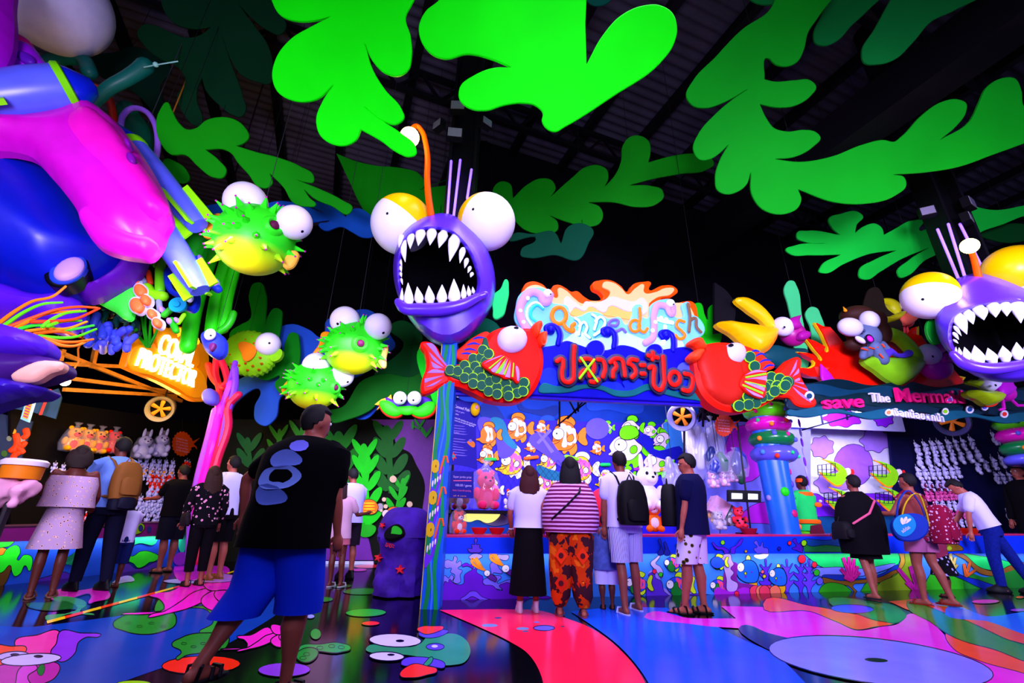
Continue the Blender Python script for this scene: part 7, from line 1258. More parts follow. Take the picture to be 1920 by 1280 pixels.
# pink fluffy toy at the left edge
p = P(12, 956, 5.6); t = thing('fluffy_toy', 'pale pink fluffy toy with an orange and white drum hat at the left edge', 'plush toy', p)
s_ = pxm(p); mb = MB(); rr = random.Random(4)
for k in range(26): mb.ball(p + V((rr.uniform(-34, 26) * s_, rr.uniform(-.1, .1), rr.uniform(8, 52) * s_)), rr.uniform(8, 14) * s_, mat('f0a8c8', .9, .05), n=10, m_=7)
mb.build('fluffy_body', t, remesh=.03); mb = MB(); mb.lathe([(30 * s_, 56 * s_), (31 * s_, 78 * s_), (29 * s_, 80 * s_)], p, mat('f08010', .5), 24); mb.build('orange_drum', t); mb = MB(); mb.lathe([(34 * s_, 80 * s_), (35 * s_, 88 * s_), (30 * s_, 92 * s_)], p, mat('f0e0e8', .5), 24); mb.build('white_brim', t)
mb = MB(); mb.tube([V((p.x, p.y, 0)), p + V((0, 0, 10 * s_))], .04, mat('201820'), 8); mb.lathe([(.2, 0), (.2, .03)], V((p.x, p.y, 0)), mat('201820'), 16); mb.build('stand', t)
# ---------------------------------------------------------------- whale, octopus and rockets overhead
def blob(name, label, cat, pl, pts, h, col, back=.3, rough=.35, rim=None, parts=()):
    t = thing(name, label, cat, pl.px(sum(p[0] for p in pts) / len(pts), max(p[1] for p in pts))); mb = MB(); mb.puff(pl, pts, h, mat(col, rough, .35), back=back, rim=rim); mb.build('body', t); return t
WPl = VP(120, 430, 6.3, 25)
t = blob('whale_figure', 'huge dark blue whale figure with a lilac eye overhead at the left', 'whale figure', WPl, [(-240, 260), (0, 268), (90, 290), (160, 380), (225, 470), (240, 478), (232, 500), (214, 518), (180, 540), (140, 556), (95, 560), (40, 545), (-60, 520), (-240, 480)], 1.0, '0616b0', .4)
def onblob(par, nm, pl, pts, col, c, h=.02, th=.02):
    mb = MB(); mb.puff(pl, pts, h, mat(col, .4), c=c, back=th); return mb.build(nm, par)
e = onblob(t, 'eye_rim', WPl, ell(124, 506, 44, 29, -28), '04040c', .5, .06, .3); onblob(e, 'eye_ring', WPl, ell(127, 505, 38, 24, -28), '2040c8', .55, .06, .1); onblob(e, 'eye_white', WPl, ell(129, 504, 31, 19, -28), 'b088e0', .6, .06, .1)
onblob(t, 'belly', WPl, [(-160, 500), (0, 530), (80, 556), (150, 562), (148, 590), (125, 620), (95, 615), (40, 598), (-160, 590)], '5a18d8', -.2, .5, .3)
onblob(t, 'lower_jaw', WPl, [(146, 555), (190, 535), (228, 505), (240, 480), (276, 468), (270, 500), (256, 522), (230, 542), (195, 556), (160, 562)], '5a10a0', -.1, .4, .2)
OP = VP(200, 360, 5.6, 20)
t = blob('octopus_figure', 'giant magenta octopus arm draped over the whale between two rockets', 'octopus figure', OP, [(-80, 235), (60, 228), (120, 216), (165, 195), (202, 215), (242, 258), (290, 328), (318, 390), (323, 414), (312, 434), (300, 466), (282, 484), (255, 483), (225, 478), (182, 460), (158, 425), (143, 392), (120, 360), (90, 325), (60, 295), (20, 284), (-80, 272)], .45, 'd808c0', .15)
for L, h, c, col in (([(150, 405), (165, 392), (215, 405), (262, 438), (296, 462), (282, 484), (252, 483), (222, 477), (182, 458), (160, 430)], .25, .12, 'e010c8'), ([(120, 240), (165, 205), (205, 230), (250, 290), (300, 360), (315, 400), (290, 410), (240, 380), (190, 330), (140, 280)], .22, .28, 'f010b8')): onblob(t, 'arm_fold', OP, L, col, c, h, .1)
for (u, v, a, b, r_) in ((170, 216, 19, 9, 36), (246, 297, 12, 8, 55), (240, 268, 8, 5, 50)): onblob(t, 'sucker', OP, ell(u, v, a, b, r_), '7a0a98', .44 if u > 200 else .38, .05, .1)
for L, h, col, c in (([(-60, -50), (20, -50), (25, 20), (27, 60), (20, 108), (6, 132), (-60, 140)], .3, 'a808c8', .5), ([(-40, 150), (15, 85), (60, 88), (84, 116), (100, 135), (60, 150), (0, 160)], .2, '9a10e0', .1), ([(10, 60), (40, 70), (62, 88), (50, 105), (20, 90)], .15, 'e01090', .0)): onblob(t, 'raised_arm', OP, L, col, c, h, .1)
onblob(t, 'sucker', OP, ell(48, 108, 20, 9, 25), '5a10a8', .3, .04, .1)
c = P(104, 8, 5.9); mb = MB(); mb.ball(c, 86 * pxm(c), mat('d8d4ff', .35, .3), n=36, m_=26); eb = mb.build('eyeball', t)
def rocket(label, nose, tail, Yn, Yt, rpx, fins):
    A = P(*nose, Yn); B = P(*tail, Yt); d = (B - A); Ln = d.length; d.normalize(); x = V((0, 0, 1)).cross(d).normalized(); y = d.cross(x); r = rpx * pxm(A.lerp(B, .5)); t = thing('space_rocket', label, 'rocket', A.lerp(B, .5)); ax = (x, y, d)
    mb = MB(); mb.lathe([(r * .05, 0), (r * .35, .02 * Ln), (r * .82, .16 * Ln), (r * .9, .2 * Ln)], A, mat('0a22d8', .3, .4), 28, ax); mb.build('nose_cone', t)
    mb = MB(); mb.lathe([(r * .98, .2 * Ln), (r * 1.05, .21 * Ln), (r * 1.08, .25 * Ln), (r * 1.02, .27 * Ln)], A, mat('7af008', .4), 28, ax); mb.build('lime_ring', t)
    mb = MB(); mb.lathe([(r, .27 * Ln), (r * 1.02, .5 * Ln), (r * .9, .8 * Ln), (r * .72, Ln)], A, mat('5a66f0', .3, .45), 28, ax); mb.build('hull', t)
    for a in fins:
        dd = x * math.cos(a) + y * math.sin(a); q = A + d * Ln * .86 + dd * r * 1.05; mb = MB(); mb.box(q, (r * .7, r * .22, Ln * .3), mat('8af008', .4), (dd, d.cross(dd), d)); mb.build('fin', t)
    return t
rocket('large blue rocket with lime ring pointing right in the upper left corner', (181, 163), (-70, 190), 5.2, 4.7, 46, (.8, 2.2, 4.0, 5.4)); rocket('slim blue rocket lying along the magenta octopus arm', (210, 232), (372, 424), 5.9, 6.4, 24, (.4, 1.9, 3.5, 5.1)); rocket('blue rocket diving below the octopus arm tip', (278, 392), (376, 545), 6.2, 6.6, 24, (.4, 1.9, 3.5, 5.1))
def pipe(name, label, cat, L, Y, rpx, col, open_=False, Y1=None):
    S_ = smooth(L, 6, False); k = len(S_); pts = [P(u, v, Y + ((Y1 or Y) - Y) * i / (k - 1)) for i, (u, v) in enumerate(S_)]; r = [x * pxm(pts[0]) for x in (rpx if isinstance(rpx, list) else [rpx, rpx])]
    mb = MB(); mb.tube(pts, r, mat(col, .4, .3), 12); o = solo(mb, name, label, cat)
    if name == 'green_stalk': hang(o, pts[-1])
    return o
pipe('teal_pipe', 'curved teal pipe below the white eyeball', 'pipe', [(70, 138), (95, 115), (130, 108), (158, 114), (168, 135)], 6.6, 13, '0a7060'); o = pipe('teal_pipe', 'teal pipe with flared mouth pointing up at the big dark leaf', 'pipe', [(172, 195), (205, 165), (240, 146), (262, 132), (272, 124)], 6.3, [11, 16], '0a6a58')
p1 = P(270, 126, 6.2); mb = MB(); mb.tube([p1, P(290, 122, 6.1), P(333, 115, 6.0)], .012, mat('a0e8d0', .6), 6); mb.ball(P(292, 121, 6.1), .05, mat('a0e8d0', .6), n=8, m_=6); solo(mb, 'knotted_rope', 'pale knotted rope tied through the flared teal pipe', 'rope')
pipe('lilac_hoop', 'lilac arched tube beside the green leaf', 'tube', [(226, 236), (230, 218), (248, 203), (272, 208), (290, 232), (296, 265), (290, 310)], 6.7, 5, 'a868f0'); pipe('red_tube', 'red tube curling behind the nose of the large rocket', 'tube', [(178, 163), (195, 170), (208, 195), (214, 232)], 6.7, 6, 'e02808'); pipe('red_hoop', 'orange-red hoop behind the lower rocket fins', 'tube', [(330, 440), (352, 430), (362, 405), (355, 385), (335, 380)], 6.9, 7, 'c82a08')
for L, col, lb in (([(215, 210), (240, 190), (262, 215), (280, 240), (285, 290), (310, 320), (290, 330), (250, 290), (225, 250)], '0a7048', 'dark teal-green coral lump behind the lilac tube'), ([(228, 198), (240, 192), (258, 215), (262, 260), (250, 280), (236, 240)], '0c5a44', 'dark teal finger coral in front of the green lump'), ([(328, 440), (345, 425), (352, 440), (345, 470), (330, 465)], '20a010', 'green leaf behind the diving rocket'), ([(352, 450), (375, 420), (392, 425), (385, 460), (365, 490), (352, 480)], '0c8a10', 'darker green leaf beside the pufferfish stalks')):
    mb = MB(); mb.puff(VP(L[0][0], L[0][1], 7.1), L, .15, mat(col, .5), back=.1); solo(mb, 'coral_lump', lb, 'coral')
# coral roof over the left stall
for L, w_, lb in (([(352, 650), (362, 590), (378, 530), (398, 470)], 12, 'left'), ([(394, 640), (402, 580), (415, 520), (425, 485)], 10, 'middle'), ([(418, 615), (426, 560), (440, 505)], 9, 'right')): pipe('green_stalk', lb + ' one of three green stalks rising behind the lit sign', 'seaweed', L, 8.2, w_ * 1.15, '2cf010')
pipe('green_stalk', 'short hooked green stalk beside the right tall stalk', 'seaweed', [(410, 622), (425, 612), (434, 598), (437, 588)], 8.1, 7, '24c010')
rr = random.Random(11); CO = []
def fingers(label, box, n, rpx, L, cols, Y, ang):
    t = thing('finger_coral', label, 'coral', P((box[0] + box[2]) / 2, box[3], Y))
    for k in range(n):
        f = (k % 6) / 5; g = (k // 6) / max(1, (n - 1) // 6); u = box[0] + (box[2] - box[0]) * f + rr.uniform(-6, 6); v = box[1] + (box[3] - box[1]) * (g * .6 + f * .4) + rr.uniform(-4, 4); a = math.radians(ang + rr.uniform(-35, 35)); l = L * rr.uniform(.7, 1.2)
        q = P(u, v, Y + rr.uniform(-.15, .15)); e = P(u + math.cos(a) * l, v - math.sin(a) * l, Y - rr.uniform(0, .1)); mb = MB(); mb.tube([q, e], rpx * pxm(q) * rr.uniform(.8, 1.1), mat(rr.choice(cols), .5), 9); mb.build('coral_finger', t)
    return t
fingers('dark teal finger coral hedge above the stall roof', (152, 562, 252, 640), 40, 5, 16, ['0c3c3a', '0a4a44', '1a2a34', '30182a'], 7.6, 75); fingers('lilac-blue finger coral below the dark teal hedge', (160, 605, 236, 672), 22, 6.5, 16, ['3a48d8', '4a50e0', '2a3aa8'], 7.4, 70)
t = thing('sea_anemone', 'bunch of orange and lime tentacles growing from the purple shells', 'anemone', P(40, 625, 5.4))
for h, L in (('ff7a08', [(-5, 608), (30, 582), (60, 565), (100, 555), (123, 537)]), ('58e010', [(8, 610), (45, 585), (80, 570), (116, 567)]), ('ff4a08', [(15, 613), (60, 596), (100, 582), (150, 575), (182, 577)]), ('ff7a08', [(30, 614), (80, 590), (150, 582)]), ('58e010', [(80, 612), (95, 600), (120, 588), (160, 583)]), ('f83808', [(60, 603), (100, 602), (140, 598), (186, 578)]), ('58e010', [(90, 611), (110, 604), (152, 601)]), ('28e020', [(38, 616), (65, 610), (90, 611), (110, 618), (150, 615), (175, 610)]), ('ff8a10', [(50, 621), (80, 617), (130, 615), (162, 603)]), ('ff5a08', [(66, 626), (95, 622), (120, 622), (150, 632)]), ('48e010', [(75, 630), (110, 633), (138, 632), (180, 617)]), ('ff6a08', [(82, 634), (110, 640), (140, 641), (174, 636)]), ('ff7a10', [(88, 638), (120, 648), (142, 648), (165, 638)])):
    S_ = smooth(L, 5, False); q = [P(u, v, 5.4 + .3 * i / len(S_)) for i, (u, v) in enumerate(S_)]; mb = MB(); mb.tube(q, [3.6 * pxm(q[0]), 2.2 * pxm(q[0])], mat(h, .4), 8); mb.build('tentacle', t)
SHP = VP(40, 680, 5.2, 15); t = thing('purple_shell_stack', 'stack of three purple shell lips at the left edge above the price tag', 'shell figure', SHP.px(20, 760))
for L, col, h, c in (([(-60, 604), (0, 609), (50, 621), (84, 637), (91, 650), (88, 661), (70, 669), (0, 670), (-60, 672)], '4a16c0', .35, .0), ([(-60, 668), (60, 665), (100, 672), (120, 682), (122, 691), (98, 706), (60, 716), (-60, 714)], '3a1468', .3, -.1), ([(-60, 704), (0, 707), (40, 715), (76, 724), (90, 731), (80, 740), (40, 746), (0, 757), (-60, 768)], '2c1090', .3, .0)): onblob(t, 'shell_lip', SHP, L, col, c, h, .25)
onblob(t, 'lit_inner_lip', SHP, [(24, 712), (60, 682), (95, 676), (120, 684), (119, 690), (96, 700), (66, 716), (40, 716)], 'e8a890', .12, .08, .1)  # lip coloured as lit orange, the light is in the paint
# clam fan, diver and blue fish around the sign
CF = VP(240, 550, 7.0); t = thing('clam_fan', 'lime green clam fan edged with orange scallops', 'shell figure', CF.px(230, 600)); mb = MB(); mb.puff(CF, [(178, 562), (205, 548), (240, 532), (256, 540), (250, 570), (240, 600), (215, 585), (195, 575)], .12, mat('38e838', .5), back=.08); mb.build('fan', t)
for (u, v, a) in ((248, 522, 9), (262, 544, 10), (272, 562, 8), (256, 572, 12), (284, 588, 7), (294, 605, 7)): onblob(t, 'scallop_rim', CF, ell(u, v, a + 2.5, a + 4), 'd8d0f0', .04, .05, .1); onblob(t, 'scallop', CF, ell(u, v, a, a + 1.5), 'f86a30', .08, .06, .05)
DV = VP(320, 540, 7.2); t = thing('diver_figure', 'cartoon diver with blue goggles, lime arms and a teal breathing drum', 'figure', DV.px(320, 600))
mb = MB(); mb.puff(DV, [(310, 510), (325, 500), (345, 505), (368, 545), (370, 560), (358, 583), (345, 580), (340, 560), (318, 550), (308, 535)], .15, mat('1430d0', .4), back=.1); g = mb.build('goggles', t); onblob(t, 'lens', DV, [(320, 520), (330, 508), (342, 518), (356, 545), (360, 560), (352, 572), (345, 565), (340, 548), (328, 545)], '05050c', .12, .04, .05); onblob(t, 'eye_white', DV, [(325, 525), (329, 518), (334, 532), (332, 542), (326, 536)], 'd8d8ff', .17, .03, .03); onblob(t, 'eye_white', DV, [(346, 558), (354, 552), (361, 555), (354, 566)], 'd8d8ff', .17, .03, .03)
c = DV.px(333, 571, .25); d = V((.2, -1, -.1)).normalized(); x = d.orthogonal().normalized(); mb = MB(); r = 15 * pxm(c); mb.lathe([(r * .8, -r * .8), (r, 0), (r * .95, r * .1), (r * .4, r * .1), (r * .35, r * .3), (r * .05, r * .3)], c, mat('0a90b8', .4), 22, (x, d.cross(x), d)); mb.build('breathing_drum', t)
for L, w_, col in (([(302, 490), (300, 510), (300, 545)], 8, '58c808'), ([(276, 540), (285, 552), (305, 555)], 10, '78d808'), ([(275, 485), (288, 500), (298, 470)], 3, '50d808'), ([(302, 480), (305, 455)], 5, '8a90b8'), ([(300, 548), (304, 552)], 7, '68708a'), ([(266, 500), (258, 515), (270, 528)], 6, '6a7090'), ([(278, 510), (282, 530)], 5, 'a02808'), ([(298, 565), (300, 580)], 5, '8088b0'), ([(322, 600), (330, 620)], 6, '18a010'), ([(308, 590), (320, 580)], 6, '28a818'), ([(345, 590), (335, 605)], 4, '78d808'), ([(360, 470), (372, 490), (378, 500)], 9, '1838d0'), ([(395, 530), (408, 542)], 8, '1838c8')):
    mb = MB(); q = [DV.px(u, v, .1) for u, v in L]; mb.tube(q, w_ * pxm(q[0]), mat(col, .45), 9); mb.build('limb', t)
for (u, v, a, b) in ((404, 530, 5, 9), (375, 485, 4, 7), (350, 465, 8, 12), (303, 580, 4, 6), (318, 602, 5, 6), (331, 600, 4, 5)): onblob(t, 'lilac_pad', DV, ell(u, v, a, b), 'a880e8', .14, .05, .05)
t = thing('green_tuft', 'tuft of thin green seaweed blades in front of the lit sign', 'seaweed', P(280, 655, 7.6))
for L in ([(275, 650), (258, 625), (253, 590), (254, 550)], [(276, 650), (268, 610), (262, 570)], [(278, 650), (272, 610), (276, 570)], [(280, 650), (282, 610), (284, 575)], [(282, 645), (292, 625), (298, 605)], [(278, 650), (260, 630), (250, 612)]):
    q = [P(u, v, 7.6) for u, v in smooth(L, 4, False)]; mb = MB(); mb.tube(q, [2.8 * pxm(q[0]), 1.6 * pxm(q[0])], mat('18a008', .5), 7); mb.build('blade', t)
BF_ = VP(402, 640, 7.6); t = thing('blue_fish_figure', 'periwinkle blue fish with one tall eye beside the lit sign', 'fish figure', BF_.px(400, 672)); mb = MB(); mb.puff(BF_, [(381, 632), (388, 624), (404, 622), (418, 632), (422, 648), (418, 665), (405, 672), (392, 665), (384, 650)], .2, mat('3040d8', .4), back=.1); mb.build('body', t); eyeball(t, 394, 627, 9.5, 7.35, (395, 629), None, 2, squash=1.2); onblob(t, 'mouth', BF_, [(394, 644), (402, 643), (400, 655), (396, 658)], '6a2060', .2, .03, .05)
hang(t, BF_.px(402, 640, -.02))
# branching coral post
t = thing('branching_coral_post', 'tall red and violet branching coral post at the end of the left stall', 'coral', G(356, 1052)); CPo = 9.0
for h, w_, L in (('f01830', 6, [(408, 660), (404, 700), (412, 732), (410, 762)]), ('f01838', 6, [(411, 668), (424, 700), (426, 716), (414, 726)]), ('ff3a20', 6, [(391, 684), (399, 708), (416, 727)]), ('c838e8', 6, [(433, 718), (416, 765), (398, 830), (374, 900), (358, 1050)]), ('8a38f0', 5, [(441, 680), (434, 706), (428, 720)]), ('8a40f0', 6, [(441, 692), (441, 722), (426, 775), (416, 830), (392, 920), (368, 1050)]), ('f010b8', 8, [(412, 760), (406, 800), (392, 860), (372, 940), (360, 1050)]), ('b050f8', 7, [(404, 770), (392, 820), (376, 880), (362, 950), (356, 1050)]), ('e01048', 7, [(447, 740), (430, 758), (428, 800), (408, 860), (385, 960), (372, 1050)]), ('d81050', 6, [(430, 748), (420, 800), (398, 880), (378, 1050)])):
    S_ = smooth(L, 5, False); q = [P(u, v, CPo) for u, v in S_]; mb = MB(); mb.tube(q, w_ * pxm(q[0]), mat(h, .4, .3), 9); mb.build('coral_branch', t)
onblob(t, 'lilac_shell', VP(395, 745, 8.8), [(380, 738), (395, 728), (405, 740), (402, 756), (385, 756)], '6a60e0', 0, .1, .1)
# ================================================================ people
SK = {'a': '803a2c', 'b': '8c4436', 'c': '642a20', 'd': 'a85444'}
def person(label, foot, head, yaw, skin='b', top=None, bottom=None, hair=('short', '0c0606'), arms=None, legs=None, shoes=('sneaker', '101014'), lean=0., hy=0., hp=0., slim=1., base=None, Hm=None, stay=False):
    b = base if base is not None else G(*foot); b = V((b.x, b.y, 0)); hpx = P(head[0], head[1], b.y); H = Hm or hpx.z; s = H / 1.7
    lx = hpx.x - b.x; sl = 0.
    if not stay:
        sl = max(-.07, min(.07, lx / H)); b.x += (lx - sl * H) * .5
    t = thing('person', label, 'person', b); ya = math.radians(yaw); RZ = Matrix.Rotation(ya, 3, 'Z'); RX = Matrix.Rotation(-lean, 3, 'X'); HR = Matrix.Rotation(math.radians(hy), 3, 'Z') @ Matrix.Rotation(math.radians(hp), 3, 'X')
    def W(p):                       # body place to hall place
        q = RZ @ (V(p) * s); k = q.z / H; return b + q + V((sl * H * k, 0, 0))
    def T(p):                       # trunk bends at the hips
        q = V(p); return W(V((0, 0, .92)) + RX @ (q - V((0, 0, .92)))) if q.z > .92 else W(q)
    nk = V((0, .0, 1.46))
    def Hd(p): return T(nk + HR @ (V(p) - nk))
    def Tl(p): q = V(p); return V((0, 0, .92)) + RX @ (q - V((0, 0, .92)))
    sk = mat(SK[skin], .5, .3, .06); mb = MB()
    def cap(L, R_, n=10): mb.tube(L, [r * s for r in R_], sk, n)
    def bl(c, r): 
        mb.ball(V((0, 0, 0)), (1, 1, 1), sk, n=16, m_=12); k = len(mb.v) - (16 * 11 + 2)
        for i in range(k, len(mb.v)): q = mb.v[i]; mb.v[i] = Hd(V(c) + V((q.x * r[0], q.y * r[1], q.z * r[2])))
    bl((0, .0, 1.60), (.077, .095, .1)); bl((0, .025, 1.545), (.06, .072, .07)); bl((0, .098, 1.575), (.013, .02, .022))
    for sx in (-1, 1): bl((sx * .08, -.005, 1.58), (.012, .022, .033))
    cap([Hd((0, -.01, 1.54)), T((0, -.015, 1.44)), T((0, 0, 1.38))], [.052, .055, .07])
    cap([T((0, 0, 1.38)), T((0, 0, 1.2)), T((0, 0, 1.02)), W((0, 0, .9))], [.1 * slim, .11 * slim, .1 * slim, .115 * slim])
    cap([T((-.15 * slim, 0, 1.36)), T((.15 * slim, 0, 1.36))], [.04, .04])
    legs = legs or [((-.09, 0, 0), .02), ((.09, .02, 0), .02)]; LG_ = []
    for sx, (ft, kb) in zip((-1, 1), legs):
        hip = V((sx * .085 * slim, 0, .9)); an = V((ft[0], ft[1], .08 + ft[2])); kn = (hip + an) / 2 + V((0, kb, .02)); cf = kn.lerp(an, .35) - V((0, .015, 0)); LG_.append((hip, kn, an))
        cap([W(hip), W(hip.lerp(kn, .4)), W(kn), W(cf), W(kn.lerp(an, .75)), W(an)], [.088 * slim, .08 * slim, .054 * slim, .056 * slim, .042, .036])
        cap([W(an + V((0, -.045, -.045))), W(an + V((0, .06, -.045))), W(an + V((sx * .01, .15, -.06)))], [.033, .036, .026])
    arms = arms or [((-.16, .06, -1), (0, .3, -1)), ((.16, .06, -1), (0, .3, -1))]; AR = []; hands = []
    for sx, (u, f) in zip((-1, 1), arms):
        sh_ = Tl((sx * .185 * slim, 0, 1.385)); el = sh_ + V(u).normalized() * .285; wr = el + V(f).normalized() * .245; AR.append((sh_, el, wr, V(f).normalized(), sx))
        cap([W(sh_), W(sh_.lerp(el, .5)), W(el), W(el.lerp(wr, .3)), W(wr)], [.042, .044, .038, .04, .026])
        d = V(f).normalized(); cap([W(wr), W(wr + d * .045), W(wr + d * .085)], [.026, .038, .034])
        hands.append((wr, d, sx))
    hn = MB()
    for wr, d, sx in hands:         # four unequal bent fingers and a thumb rooted in the palm
        side = V((0, 0, 1)).cross(d); side = side.normalized() if side.length > .2 else V((0, 1, 0)); nrm = d.cross(side).normalized(); inn = -sx
        for k in range(4):
            o = wr + d * .075 + side * ((k - 1.5) * .018); L = (.062, .072, .068, .052)[k]; e1 = o + d * L * .5 + nrm * .004; e2 = e1 + (d * .8 - nrm * .5 * (1 if d.z < -.5 else .6)) * L * .5
            hn.tube([W(o), W(e1), W(e2)], [.0095 * s, .0085 * s, .007 * s], sk, 6)
        o = wr + d * .03 + side * .03; hn.tube([W(o), W(o + d * .03 + side * .025), W(o + d * .06 + side * .028)], [.011 * s, .01 * s, .008 * s], sk, 6)
    body = mb.build('body', t, remesh=.017 * s)
    me = body.data; bm = bmesh.new(); bm.from_mesh(me); vs = [bm.verts.new(v - b) for v in hn.v]
    for f in hn.f: bm.faces.new([vs[i] for i in f]).smooth = True
    bm.to_mesh(me); bm.free()
    for sx in (-1, 1):
        m2 = MB(); m2.ball(Hd((sx * .03, .081, 1.602)), .0125 * s, mat('e8e4f0', .4), n=8, m_=6); m2.ball(Hd((sx * .03, .091, 1.602)), .006 * s, mat('140a08', .3), n=6, m_=5); m2.build('eye', t)
        m2 = MB(); m2.tube([Hd((sx * .017, .092, 1.622)), Hd((sx * .045, .082, 1.622))], .004 * s, mat(hair[1], .8), 5); m2.build('eyebrow', t)
    m2 = MB(); m2.tube([Hd((-.02, .091, 1.532)), Hd((0, .096, 1.53)), Hd((.02, .091, 1.532))], .005 * s, mat('7a2a28', .5), 5); m2.build('mouth', t)
    hm = mat(hair[1], .75, .25, .25, 30.); m2 = MB(); vs = []; fs = []; n, m_ = 22, 16; hs = 1.14 if hair[0] == 'short' else 1.2
    m2.ball((0, 0, 0), 1, hm, n=n, m_=m_)
    for i, q in enumerate(m2.v):
        fr = q.y > .2 and q.z < (.42 if hair[0] == 'short' else .3); lo = q.z < ((-.35 if q.y > -.25 else -.8) if hair[0] == 'short' else -.9); k = .8 if fr or lo else hs * (1 + .05 * noise.noise(q * 6))
        m2.v[i] = Hd(V((0, -.008, 1.61)) + V((q.x * .077 * k, q.y * .098 * k, q.z * .1 * k)))
    ho = m2.build('hair', t)
    if hair[0] in ('long', 'bob', 'wavy'):
        zb = {'long': 1.2, 'bob': 1.44, 'wavy': 1.27}[hair[0]]; zb = hair[2] if len(hair) > 2 else zb; R_ = []; N = 9
        for i in range(N):
            z = 1.66 - (1.66 - zb) * i / (N - 1); w_ = (.095, .11, .12, .128, .132, .132, .128, .115, .08)[i]; dy = -.04 - .035 * min(1, i / 3)
            ring = []
            for j in range(16):
                a = 2 * math.pi * j / 16; wob = 1 + (.12 * noise.noise(V((j * .9, i * .9, yaw))) if hair[0] == 'wavy' else .04 * noise.noise(V((j * .9, i * .5, yaw)))); q = V((math.cos(a) * w_ * wob, dy + math.sin(a) * .058 * wob, z)); ring.append(Hd(q) if z > 1.46 else T(q))
            R_.append(ring)
        m2 = MB(); m2.loft(R_, hm); m2.build('long_hair', ho)
    def ring(z, rx, ry, y=0., f=T, n=20, wob=0.): return [f((rx * slim * math.cos(a) * (1 + wob * math.sin(a * 7)), y + ry * slim * math.sin(a) * (1 + wob * math.cos(a * 6)), z)) for a in [2 * math.pi * j / n for j in range(n)]]
    if top:
        kind, mt = top[0], top[1]; hem = top[2] if len(top) > 2 else .86; wd = top[3] if len(top) > 3 else 1.; m2 = MB()
        pr = [(hem, .19, .14), (.96, .182, .135), (1.08, .178, .13), (1.22, .195, .137), (1.33, .2, .132), (1.39, .195, .118), (1.43, .155, .1), (1.465, .09, .08)]
        if kind == 'poncho': pr = [(hem, .27, .2), (.95, .3, .2), (1.1, .3, .19), (1.25, .27, .17), (1.36, .22, .14), (1.42, .15, .1), (1.47, .08, .08)]
        if kind == 'offshoulder': pr = [(hem, .27, .2), (1.1, .25, .18), (1.25, .25, .17), (1.34, .225, .14)]
        if kind == 'tank': pr = pr[:5] + [(1.38, .15, .1)]
        pr = [q for q in pr if q[0] >= hem]
        m2.loft([ring(z, rx * wd, ry * wd, 0, T, 24, .025 if z < 1.2 else 0) for z, rx, ry in pr], mt, cap=False)
        if kind in ('tee', 'shirt'):
            fr = .62 if kind == 'tee' else 1.
            for sh_, el, wr, d, sx in AR:
                q = [W(sh_ - V((sx * .05, 0, -.01))), W(sh_.lerp(el, .1)), W(sh_.lerp(el, fr))] + ([W(el.lerp(wr, .85))] if kind == 'shirt' else [])
                m2.tube(q, [x * s for x in ((.066, .077, .07) + ((.05,) if kind == 'shirt' else ()))], mt, 14)
        m2.build('shirt' if kind in ('tee', 'shirt') else {'poncho': 'poncho', 'offshoulder': 'blouse', 'tank': 'sleeveless_top'}[kind], t)
    if bottom:
        kind, mt = bottom[0], bottom[1]; hem = bottom[2] if len(bottom) > 2 else .5; m2 = MB()
        if kind == 'skirt':
            wd = bottom[3] if len(bottom) > 3 else .22; N = 8; m2.loft([ring(1.0 - (1.0 - hem) * i / N, .165 + (wd - .165) * i / N, .13 + (wd - .15) * i / N, 0, T, 28, .035 * i / N) for i in range(N + 1)], mt, cap=False); m2.build('skirt', t)
        else:
            m2.loft([ring(z, rx, ry, 0, T) for z, rx, ry in ((1.0, .165, .125), (.94, .18, .135), (.86, .19, .14), (.80, .17, .13))], mt, cap=False)
            fat = {'pants': 1.0, 'shorts': 1.18, 'harem': 1.75}[kind]
            for hip, kn, an in LG_:
                L = [hip + V((0, 0, .02))]; rr_ = [.1 * slim]
                for z in ([.82, .7, .6, .52, .4, .3, .2, .1] if kind != 'shorts' else [.82, .74, .66, .58, .5, .44]):
                    if z < hem: break
                    a = (hip.z - z) / (hip.z - kn.z); q = hip.lerp(kn, a) if a <= 1 else kn.lerp(an, min(1, (kn.z - z) / max(.01, kn.z - an.z))); L.append(q); r = .098 * slim * (1 - .42 * max(0, (.8 - z) / .7)) if kind != 'shorts' else .1 * slim * (1 - .12 * (.82 - z) / .4)
                    if kind == 'harem' and z < .2: r *= .62
                    rr_.append(r * fat)
                q = [W(x) for x in L]; R_ = []
                for i, (c, r) in enumerate(zip(q, rr_)): R_.append([c + RZ @ V((math.cos(a) * r * s * (1 + (.04 * math.sin(a * 5 + i) if kind == 'harem' else 0)), math.sin(a) * r * s, 0)) for a in [2 * math.pi * j / 18 for j in range(18)]])
                m2.loft(R_, mt, cap=False)
            m2.build('trousers' if kind != 'shorts' else 'shorts', t)
